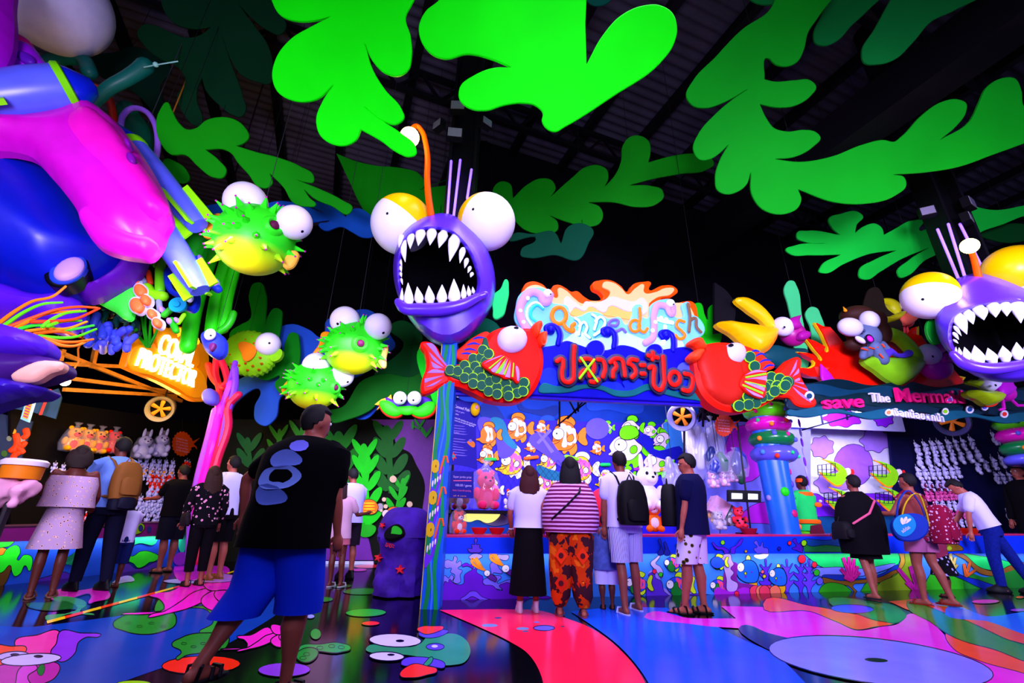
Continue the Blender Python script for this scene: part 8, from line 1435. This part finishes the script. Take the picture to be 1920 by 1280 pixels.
    if shoes:
        for (hip, kn, an), sx in zip(LG_, (-1, 1)):
            m2 = MB(); sm_ = mat(shoes[1], .5)
            g = lambda x, y, z: W(an + V((x, y, z - .08)))
            def fo(z, k): return [g(.045 * k * math.cos(a) * (1 if math.sin(a) > 0 else .85), .05 + .135 * k * math.sin(a), z) for a in [2 * math.pi * j / 16 for j in range(16)]]
            if shoes[0] == 'sneaker': m2.loft([fo(.0, .95), fo(.012, 1.08), fo(.03, 1.08), fo(.06, .95), [g(.036 * math.cos(a), .02 + .08 * math.sin(a), .1) for a in [2 * math.pi * j / 16 for j in range(16)]], [g(.042 * math.cos(a), -.0 + .05 * math.sin(a), .13) for a in [2 * math.pi * j / 16 for j in range(16)]]], sm_)
            else:
                m2.loft([fo(.0, 1.0), fo(.004, 1.08), fo(.016, 1.08), fo(.02, 1.0)], sm_)
                for y in ((.1, .05) if shoes[0] == 'sandal' else (.1,)): m2.tube([g(-.05, y, .015), g(-.03, y + .02, .058), g(.03, y + .02, .058), g(.05, y, .015)], .011 * s, sm_, 7)
                if shoes[0] == 'sandal': m2.tube([g(-.04, -.03, .02), g(-.045, -.02, .08), g(0, .035, .09), g(.045, -.02, .08), g(.04, -.03, .02)], .009 * s, sm_, 7)
            m2.build('shoe', t)
    t['_k'] = 0; del t['_k']
    return t, W, T, s, AR
def pack(label, W, T, s, col, y=-.2, z=1.18, w_=.15, d=.1, h=.22, cat='bag', name='backpack', straps=True, x=0., sc2=None):
    c = T((x, y, z)); t = thing(name, label, cat, T((x, y, z - h))); mb = MB(); R_ = []; mt = col if not isinstance(col, str) else mat(col, .7)
    for k, (zz, f) in enumerate(((-1, .75), (-.96, .95), (-.5, 1.05), (.2, 1.), (.7, .85), (.95, .55), (1, .2))):
        R_.append([T((x + math.copysign(abs(math.cos(a)) ** .6, math.cos(a)) * w_ * f, y + math.copysign(abs(math.sin(a)) ** .6, math.sin(a)) * d * (f * .6 + .4), z + zz * h)) for a in [2 * math.pi * j / 20 for j in range(20)]])
    mb.loft(R_, mt); bo = mb.build('bag_body', t); mb = MB(); R2 = [[T((x + math.copysign(abs(math.cos(a)) ** .6, math.cos(a)) * w_ * .7 * f, y - d * .8 - .03 + math.sin(a) * .04, z - h * .35 + zz * h * .45)) for a in [2 * math.pi * j / 16 for j in range(16)]] for zz, f in ((-1, .8), (-.8, 1), (.7, 1), (1, .7))]; mb.loft(R2, sc2 or mt); mb.build('front_pocket', t)
    if straps:
        for sx in (-1, 1):
            mb = MB(); mb.tube([T((sx * .09, y + d * .9, z + h * .75)), T((sx * .11, -.11, 1.4)), T((sx * .125, -.0, 1.462)), T((sx * .13, .115, 1.38)), T((sx * .14, .145, 1.2)), T((sx * .17, .05, 1.02)), T((sx * .12, y + d, z - h * .8))], .018 * s, mt, 8, flat=.6); mb.build('strap', t)
    mb = MB(); mb.tube([T((x - .03, y + .02, z + h)), T((x, y + .02, z + h + .06)), T((x + .03, y + .02, z + h))], .009 * s, mt, 6); mb.build('grab_handle', t)
    return t
FW = ((-.12, .55, -.85), (.1, 1, -.05)); DN = ((-.14, .02, -1), (.05, .22, -1)); mir = lambda a: tuple((-q[0],) + tuple(q[1:]) for q in a)
WT = mat('cfc8ff', .9, .1, .05); BKc = mat('050308', .9, .1, .1); NV = mat('08081e', .9, .1, .1); DNM = mat('0a0c24', .9, .1, .2, 30.); SKIRT = cloth('spots', 'b898b8', '3a2a50', 24., c='f0c0a0')
p1 = person('woman in pale floral off-shoulder dress with a dark bob, leftmost at the coral counter', (90, 1122), (143, 838), 38, 'c', ('offshoulder', SKIRT, .98), ('skirt', SKIRT, .52, .25), ('bob', '1c0c06'), [((-.25, .3, -.9), (.1, .9, -.2)), ((.25, .25, -.9), (-.1, .8, -.5))], shoes=('flat', '8a5a4a'))
p2 = person('man in light blue polo and dark jeans looking left over the coral counter', (170, 1108), (235, 821), 66, 'c', ('tee', mat('6a90e0', .9, .1), .88), ('pants', DNM, .1), ('short', '0a0605'), [FW, mir(FW)], [((-.1, .1, 0), .04), ((.1, -.1, 0), .02)], ('sneaker', '050508'), lean=.1)
pack('tan backpack on the man in light blue polo', *p2[1:4], '7a4a18', y=-.23, z=1.16, d=.09); pack('dark waist bag hanging behind the man in light blue polo', *p2[1:4], '0a0a20', y=-.22, z=.95, w_=.13, d=.08, h=.1, straps=False, name='waist_bag')
person('child in white top and dark blue shorts half hidden behind the man in light blue', (208, 1101), (250, 935), 60, 'c', ('tee', WT, .84), ('shorts', mat('0a1a58', .9), .42), ('short', '0a0605'), [FW, mir(FW)], shoes=('flat', '5a1010'), slim=1.1)
person('boy in black T-shirt and dark shorts at the far end of the coral counter', (318, 1073), (338, 873), 72, 'b', ('tee', BKc, .86, 1.15), ('shorts', mat('08081a', .9), .5), ('short', '0a0605'), [FW, mir(FW)], shoes=('flat', '0a0a0a'), slim=1.15, hp=-12)
p4 = person('woman with long brown hair in dark floral blouse and black trousers', (365, 1099), (400, 876), 48, 'b', ('shirt', cloth('spots', '08060c', 'd05a90', 16., c='e8a0c0'), .84), ('pants', BKc, .16), ('long', '2c1408', 1.22), [((-.2, .25, -1), (.0, .5, -1)), DN and ((.2, .1, -1), (0, .4, -1))], shoes=('sandal', '1a0c06'))
pack('dark handbag at the hip of the long-haired woman in floral blouse', *p4[1:4], '140810', y=.02, z=.92, w_=.05, d=.12, h=.1, straps=False, name='handbag', x=-.26)
person('man in white T-shirt with dark hair beyond the long-haired woman', (412, 1087), (430, 856), 70, 'd', ('tee', WT, .86), ('shorts', BKc, .5), ('short', '0c0605'), [FW, mir(FW)], shoes=('sandal', '7a5a10'))
p6 = person('man in black T-shirt with white back print and blue shorts striding past in front', (468, 1322), (585, 758), -20, 'b', ('tee', mat('020204', .95, .05), .80, 1.25), ('shorts', mat('0428c8', .9, .1), .44), ('short', '050305'), [((-.8, -.1, -.6), (-.1, .3, -1)), ((.1, .12, -1), (-.1, .4, -.9))], [((-.1, -.3, .16), .12), ((.09, .14, 0), .05)], ('sandal', '0a0a12'), lean=.12, slim=1.3, hy=-18)
t6, W6, T6, s6, A6 = p6
def backprint(pts, h, nm):
    mb = MB(); q = smooth(pts, 4); l = []
    for x, z in q: yy = -(.137 * 1.25 * 1.3) * math.sqrt(max(.05, 1 - (x / (.2 * 1.25 * 1.3)) ** 2)) - .012; l.append(T6((x, yy, z)))
    mb.poly3(l, mat(h, .8)); mb.build(nm, t6, 'white print on the back')
for pts, h in (([(-.06, 1.28), (.02, 1.34), (.12, 1.32), (.17, 1.27), (.08, 1.24), (-.04, 1.25)], '5a70c0'), ([(-.1, 1.2), (.0, 1.235), (.14, 1.23), (.19, 1.18), (.16, 1.13), (.04, 1.1), (-.06, 1.11), (-.11, 1.15)], '6a84d0'), ([(-.1, 1.09), (.12, 1.085), (.15, 1.05), (.06, 1.01), (-.06, 1.03)], '4a60b0'), ([(.06, 1.36), (.17, 1.39), (.18, 1.365), (.08, 1.34)], '7a7af0')): backprint(pts, h, 'back_print')
p7 = person('woman with long hair in white shirt and pink shorts seen from behind near the bin', (640, 1101), (632, 903), -8, 'c', ('tee', mat('d8a8c0', .9, .1), .76, 1.12), ('shorts', mat('d06a80', .9, .1), .62), ('long', '2a0c12', 1.2), [DN, ((.25, .4, -.8), (.3, 1, .2))], shoes=('flat', 'b0b0b8'))
p8 = person('man in pale lilac polo and dark shorts beside the long-haired woman in pink shorts', (655, 1086), (658, 879), 42, 'b', ('tee', mat('b0a8ff', .9, .1), .84, 1.1), ('shorts', mat('14081a', .9), .5), ('short', '08040a'), [((-.1, .5, -.85), (.5, .9, -.1)), ((.1, .4, -.9), (-.5, .9, .0))], shoes=('sneaker', '08080a'), hp=-14)
c = P(638, 969, p8[0].location.y - .35); mb = MB(); mb.lathe([(.055, -.05), (.055, .05)], c, WT, 18, (V((1, 0, 0)), V((0, 0, 1)), V((0, -1, 0)))); mb.lathe([(.03, .051), (.028, .055), (.015, .055), (.015, .051)], c, mat('05050a'), 18, (V((1, 0, 0)), V((0, 0, 1)), V((0, -1, 0)))); solo(mb, 'white_roll', 'white roll with a black ring held by the man in lilac polo', 'roll')
p9 = person('woman with wavy auburn hair in white T-shirt and long black skirt at the counter', (990, 1149), (992, 876), 4, 'd', ('tee', WT, .95, 1.05), ('skirt', BKc, .20, .23), ('wavy', '3a0c10', 1.24), [((-.2, .25, -1), (.15, .7, -.8)), ((.2, .3, -1), (-.1, .7, -.7))], [((-.1, 0, 0), .02), ((.1, .03, 0), .02)], ('sneaker', 'd8b0d0'))
c = p9[1](p9[4][0][2] + V((0, 0, 0))); mb = MB(); mb.lathe([(.034, -.008), (.037, 0), (.034, .008)], c, mat('e0d8f0', .3), 16); solo(mb, 'white_bangle', 'white bangle on the left wrist of the auburn-haired woman', 'bangle')
SHAWL = cloth('bands', 'a8509a', '5a0a3a', 7., c='d8a8e8')
p10 = person('woman with long black hair in striped magenta shawl and orange patterned trousers', (1072, 1156), (1068, 860), -4, 'd', ('poncho', SHAWL, .86, 1.12), ('harem', cloth('cells', 'c83808', '3a1420', 6., c='e06a10'), .1), ('long', '08040a', 1.24), [((-.5, .2, -.9), (.2, .3, -1)), ((.4, .3, -.9), (.1, .7, -.7))], [((-.13, 0, 0), .02), ((.13, -.05, 0), .02)], ('flat', '8a3a50'))
mb = MB(); T = p10[2]; mb.tube([T((.13, .0, 1.45)), T((.1, -.2, 1.3)), T((-.05, -.25, 1.15)), T((-.22, -.2, 1.0))], .012, mat('08040a', .6), 7); mb.build('bag_strap', p10[0], 'thin black strap')
for sx in (-1, 1):
    for k, (z, h) in enumerate(((.62, 'e0300a'), (.34, 'c81e08'))):
        mb = MB(); mt_ = mat(h, .9); q = [p10[1]((sx * .12 + a, -.19 + .05 * k, z + b_)) for a, b_ in ((-.07, 0), (0, .09), (.07, 0), (0, -.09))]; mb.poly3(q, mt_); q = [p10[1]((sx * .12 + .03 * math.cos(a), -.195 + .05 * k, z + .03 * math.sin(a))) for a in [i * .785 for i in range(8)]]; mb.poly3(q, mat('4a1018', .9)); mb.build('diamond_print', p10[0])
person('child in grey-blue top and white shorts between the shawl and the striped shorts', (1140, 1143), (1132, 965), -6, 'c', ('tee', mat('4a5aa8', .9, .1, .3, 20.), .70, 1.2), ('shorts', WT, .36), ('short', '0a0508'), [DN, mir(DN)], shoes=('sandal', '0a0a12'), slim=1.25)
p12 = person('young man in white T-shirt, striped shorts and black backpack at the counter', (1185, 1150), (1160, 848), 12, 'b', ('tee', WT, .86, 1.1), ('shorts', cloth('stripe', 'cfc8ff', '2a2a8a', 22.), .5), ('short', '0a0508'), [((-.15, .1, -1), (.05, .25, -1)), ((.2, .5, -.8), (0, .9, -.2))], [((-.12, -.1, 0), .02), ((.14, .12, 0), .03)], ('flat', 'b8b8f8'), hp=-8)
pack('black backpack worn by the young man in striped shorts', *p12[1:4], '030206', y=-.24, z=1.12, w_=.165, d=.1, h=.24)
for k in range(6): mb = MB(); z = 1.36 - k * .022; mb.tube([p12[2]((-.0, -.152, z)), p12[2]((.07, -.146, z)), p12[2]((.12, -.12, z))], .005, mat('3a1a6a', .9), 5); mb.build('shirt_stripe', p12[0])
p13 = person('man with glasses in navy T-shirt and white floral shorts looking left', (1310, 1152), (1290, 852), 62, 'd', ('tee', mat('0a0a38', .9, .1), .80, 1.15), ('shorts', cloth('spots', 'd8c8f0', '1a1408', 11., c='5a4a10'), .48), ('short', '06040a'), [((-.05, .15, -1), (0, .2, -1)), ((.1, .0, -1), (.0, .12, -1))], [((-.1, .12, 0), .02), ((.1, -.05, 0), .02)], ('sandal', '08060a'), hp=-12, slim=1.12)
pack('black bag worn on the chest of the man with glasses', *p13[1:4], '05030a', y=.25, z=1.12, w_=.14, d=.09, h=.24, straps=False)
mb = MB(); 
for sx in (-1, 1):
    for k in range(12): a, b_ = 2 * math.pi * k / 12, 2 * math.pi * (k + 1) / 12; mb.bar(p13[2]((sx * .033 + .026 * math.cos(a), .115 - .02, 1.585 + .02 * math.sin(a))), p13[2]((sx * .033 + .026 * math.cos(b_), .115 - .02, 1.585 + .02 * math.sin(b_))), .005, mat('0a0a10', .3))
    mb.bar(p13[2]((sx * .06, .09, 1.588)), p13[2]((sx * .085, .0, 1.59)), .005, mat('0a0a10', .3))
solo(mb, 'eyeglasses', 'dark framed glasses on the man in navy T-shirt', 'glasses')['kind'] = 'thing'
q = F(1508, 1000, 1.35)
p14 = person('staff member in green and orange vest and orange headband behind the counter', None, (1502, 893), 20, 'c', ('tee', mat('20d860', .8, .1), .8, 1.1), ('pants', mat('58e010', .8), .1), ('short', '08040a'), [((-.2, .2, -1), (0, .5, -.8)), ((.25, .2, -1), (.1, .6, -.8))], base=q)
t_, W_, T_, s_, _ = p14
for z, r_, h, nm in ((1.40, .17, 'ff6a08', 'orange_collar'), (.95, .225, 'ff6a08', 'orange_sash'), (1.63, .1, 'ff5008', 'headband')):
    mb = MB(); mb.loft([[T_((r_ * k * math.cos(a), r_ * k * .8 * math.sin(a) - (.01 if z > 1.5 else 0), z + dz)) for a in [2 * math.pi * j / 20 for j in range(20)]] for dz, k in ((-.035, 1.06), (0, 1.1), (.03, 1.0))], mat(h, .6), cap=False); mb.build(nm, t_)
mb = MB(); mb.ball(T_((.12, -.17, 1.22)), (.08, .03, .05), mat('ff6a08', .6)); mb.ball(T_((.16, -.19, 1.28)), .03, mat('c8c8ff', .5)); mb.build('fish_patch', t_, 'orange fish patch')
mb = MB(); pl = FP(.6); mb.slab(pl, [(1521, 985, 1), (1540, 982, 1), (1547, 1001, 1), (1520, 1003, 1)], .02, mat('6a1030', .5), n=1); solo(mb, 'maroon_card', 'small maroon card standing on the counter beside the staff member', 'card')
p15 = person('woman in loose black poncho dress with a pink strap across her back', (1632, 1130), (1603, 892), 8, 'b', ('poncho', BKc, .62, 1.2), ('skirt', BKc, .56, .2), ('short', '0a0406'), [((-.35, .2, -.9), (.1, .5, -.8)), ((.3, .35, -.9), (.4, .8, -.1))], [((-.12, -.16, .06), .03), ((.08, .05, 0), .02)], ('flat', '0a1018'))
T = p15[2]; mb = MB(); mb.tube([T((.14, .0, 1.45)), T((.14, -.18, 1.34)), T((-.05, -.245, 1.16)), T((-.28, -.18, 1.02))], .016, mat('c04a70', .6), 8, flat=.6); mb.build('pink_strap', p15[0], 'pink shoulder strap'); pack('small black handbag at the left hip of the woman in the poncho', *p15[1:4], '0a060e', y=-.05, z=.93, w_=.08, d=.14, h=.12, straps=False, name='handbag', x=-.36)
p16 = person('woman in orange-red sleeveless top and pink shorts reaching to the counter', (1742, 1136), (1706, 889), 26, 'b', ('tank', mat('7a3030', .9), .86, 1.1), ('shorts', mat('a85a88', .9, .1), .62), ('short', '08040a'), [((-.3, .4, -.75), (.1, 1, .05)), ((.25, .2, -.9), (.1, .8, -.3))], [((-.08, .06, 0), .03), ((.12, -.16, .02), .04)], ('flat', '7a1408'), slim=1.1)
pack('maroon dotted backpack hanging on the woman in orange-red top', *p16[1:4], cloth('spots', '7a0a30', 'c8a0d0', 22.), y=-.27, z=1.02, w_=.15, d=.13, h=.25, x=.04)
bg = p16[0].location; BL = VP(1690, 960, bg.y - .32, -15); t = thing('blue_shoulder_bag', 'blue shoulder bag with yellow straps and white trefoil print', 'bag', BL.px(1700, 1015))
mb = MB(); mb.slab(BL, [(1676, 978), (1705, 962), (1740, 975), (1742, 995), (1700, 1015), (1690, 1012)], .1, mat('0a2a90', .6), c=0, bev=.02); mb.build('bag_body', t); mb = MB(); mb.slab(BL, [(1675, 980), (1704, 964), (1718, 985), (1694, 1006)], .02, mat('0a78b8', .5), c=.012, bev=.004); fr = mb.build('front_panel', t, 'pale blue front')
for L in ([(1694, 983), (1688, 975), (1690, 970), (1695, 978)], [(1696, 982), (1695, 972), (1699, 968), (1700, 978)], [(1698, 981), (1702, 973), (1708, 972), (1703, 979)]): mb = MB(); mb.slab(BL, L, .002, mat('d0c8f8'), c=.02); mb.build('trefoil_leaf', fr)
text_mesh('adidas', BL, 1693, 999, 9, mat('d0c8f8'), fr, 'printed_word', c=.02, wpx=20, rot=-32)
for L, h in (([(1690, 970), (1700, 940), (1716, 925), (1735, 955), (1742, 985)], 'c8a810'), ([(1680, 975), (1690, 930), (1700, 920), (1722, 940), (1738, 980)], '0a2a90')): mb = MB(); mb.tube([BL.px(u, v, -.04) for u, v in smooth(L, 5, False)], .018, mat(h, .6), 8, flat=.5); mb.build('strap', t)
person('child in black spotted skirt half hidden by the woman with the blue bag', (1778, 1119), (1752, 985), 20, 'c', ('tee', mat('7a2040', .9), .8), ('skirt', cloth('spots', '06040a', '9a90d0', 14.), .5, .25), ('long', '08040a', 1.3), shoes=('flat', '20100a'), slim=1.2)
p17 = person('man in white T-shirt and blue jeans leaning over the counter at the right', (1898, 1112), (1862, 868), 52, 'd', ('tee', WT, .92, 1.1), ('pants', mat('0c1c78', .9, .1, .3, 30.), .1), ('short', '0a0608'), [((-.1, .3, -1), (.05, .15, -1)), ((.1, .5, -.9), (0, .6, -.7))], [((-.12, .1, 0), .03), ((.1, -.28, .0), .0)], ('sneaker', '06060c'), lean=.3, hp=-25, Hm=1.98, stay=True)
q = F(1925, 1000, 1.1); person('person with long black hair in black at the right edge behind the counter', None, (1918, 872), 95, 'b', ('shirt', BKc, .7, 1.15), ('skirt', BKc, .2, .25), ('long', '050306', 1.0), base=q)
bpy.context.view_layer.update()
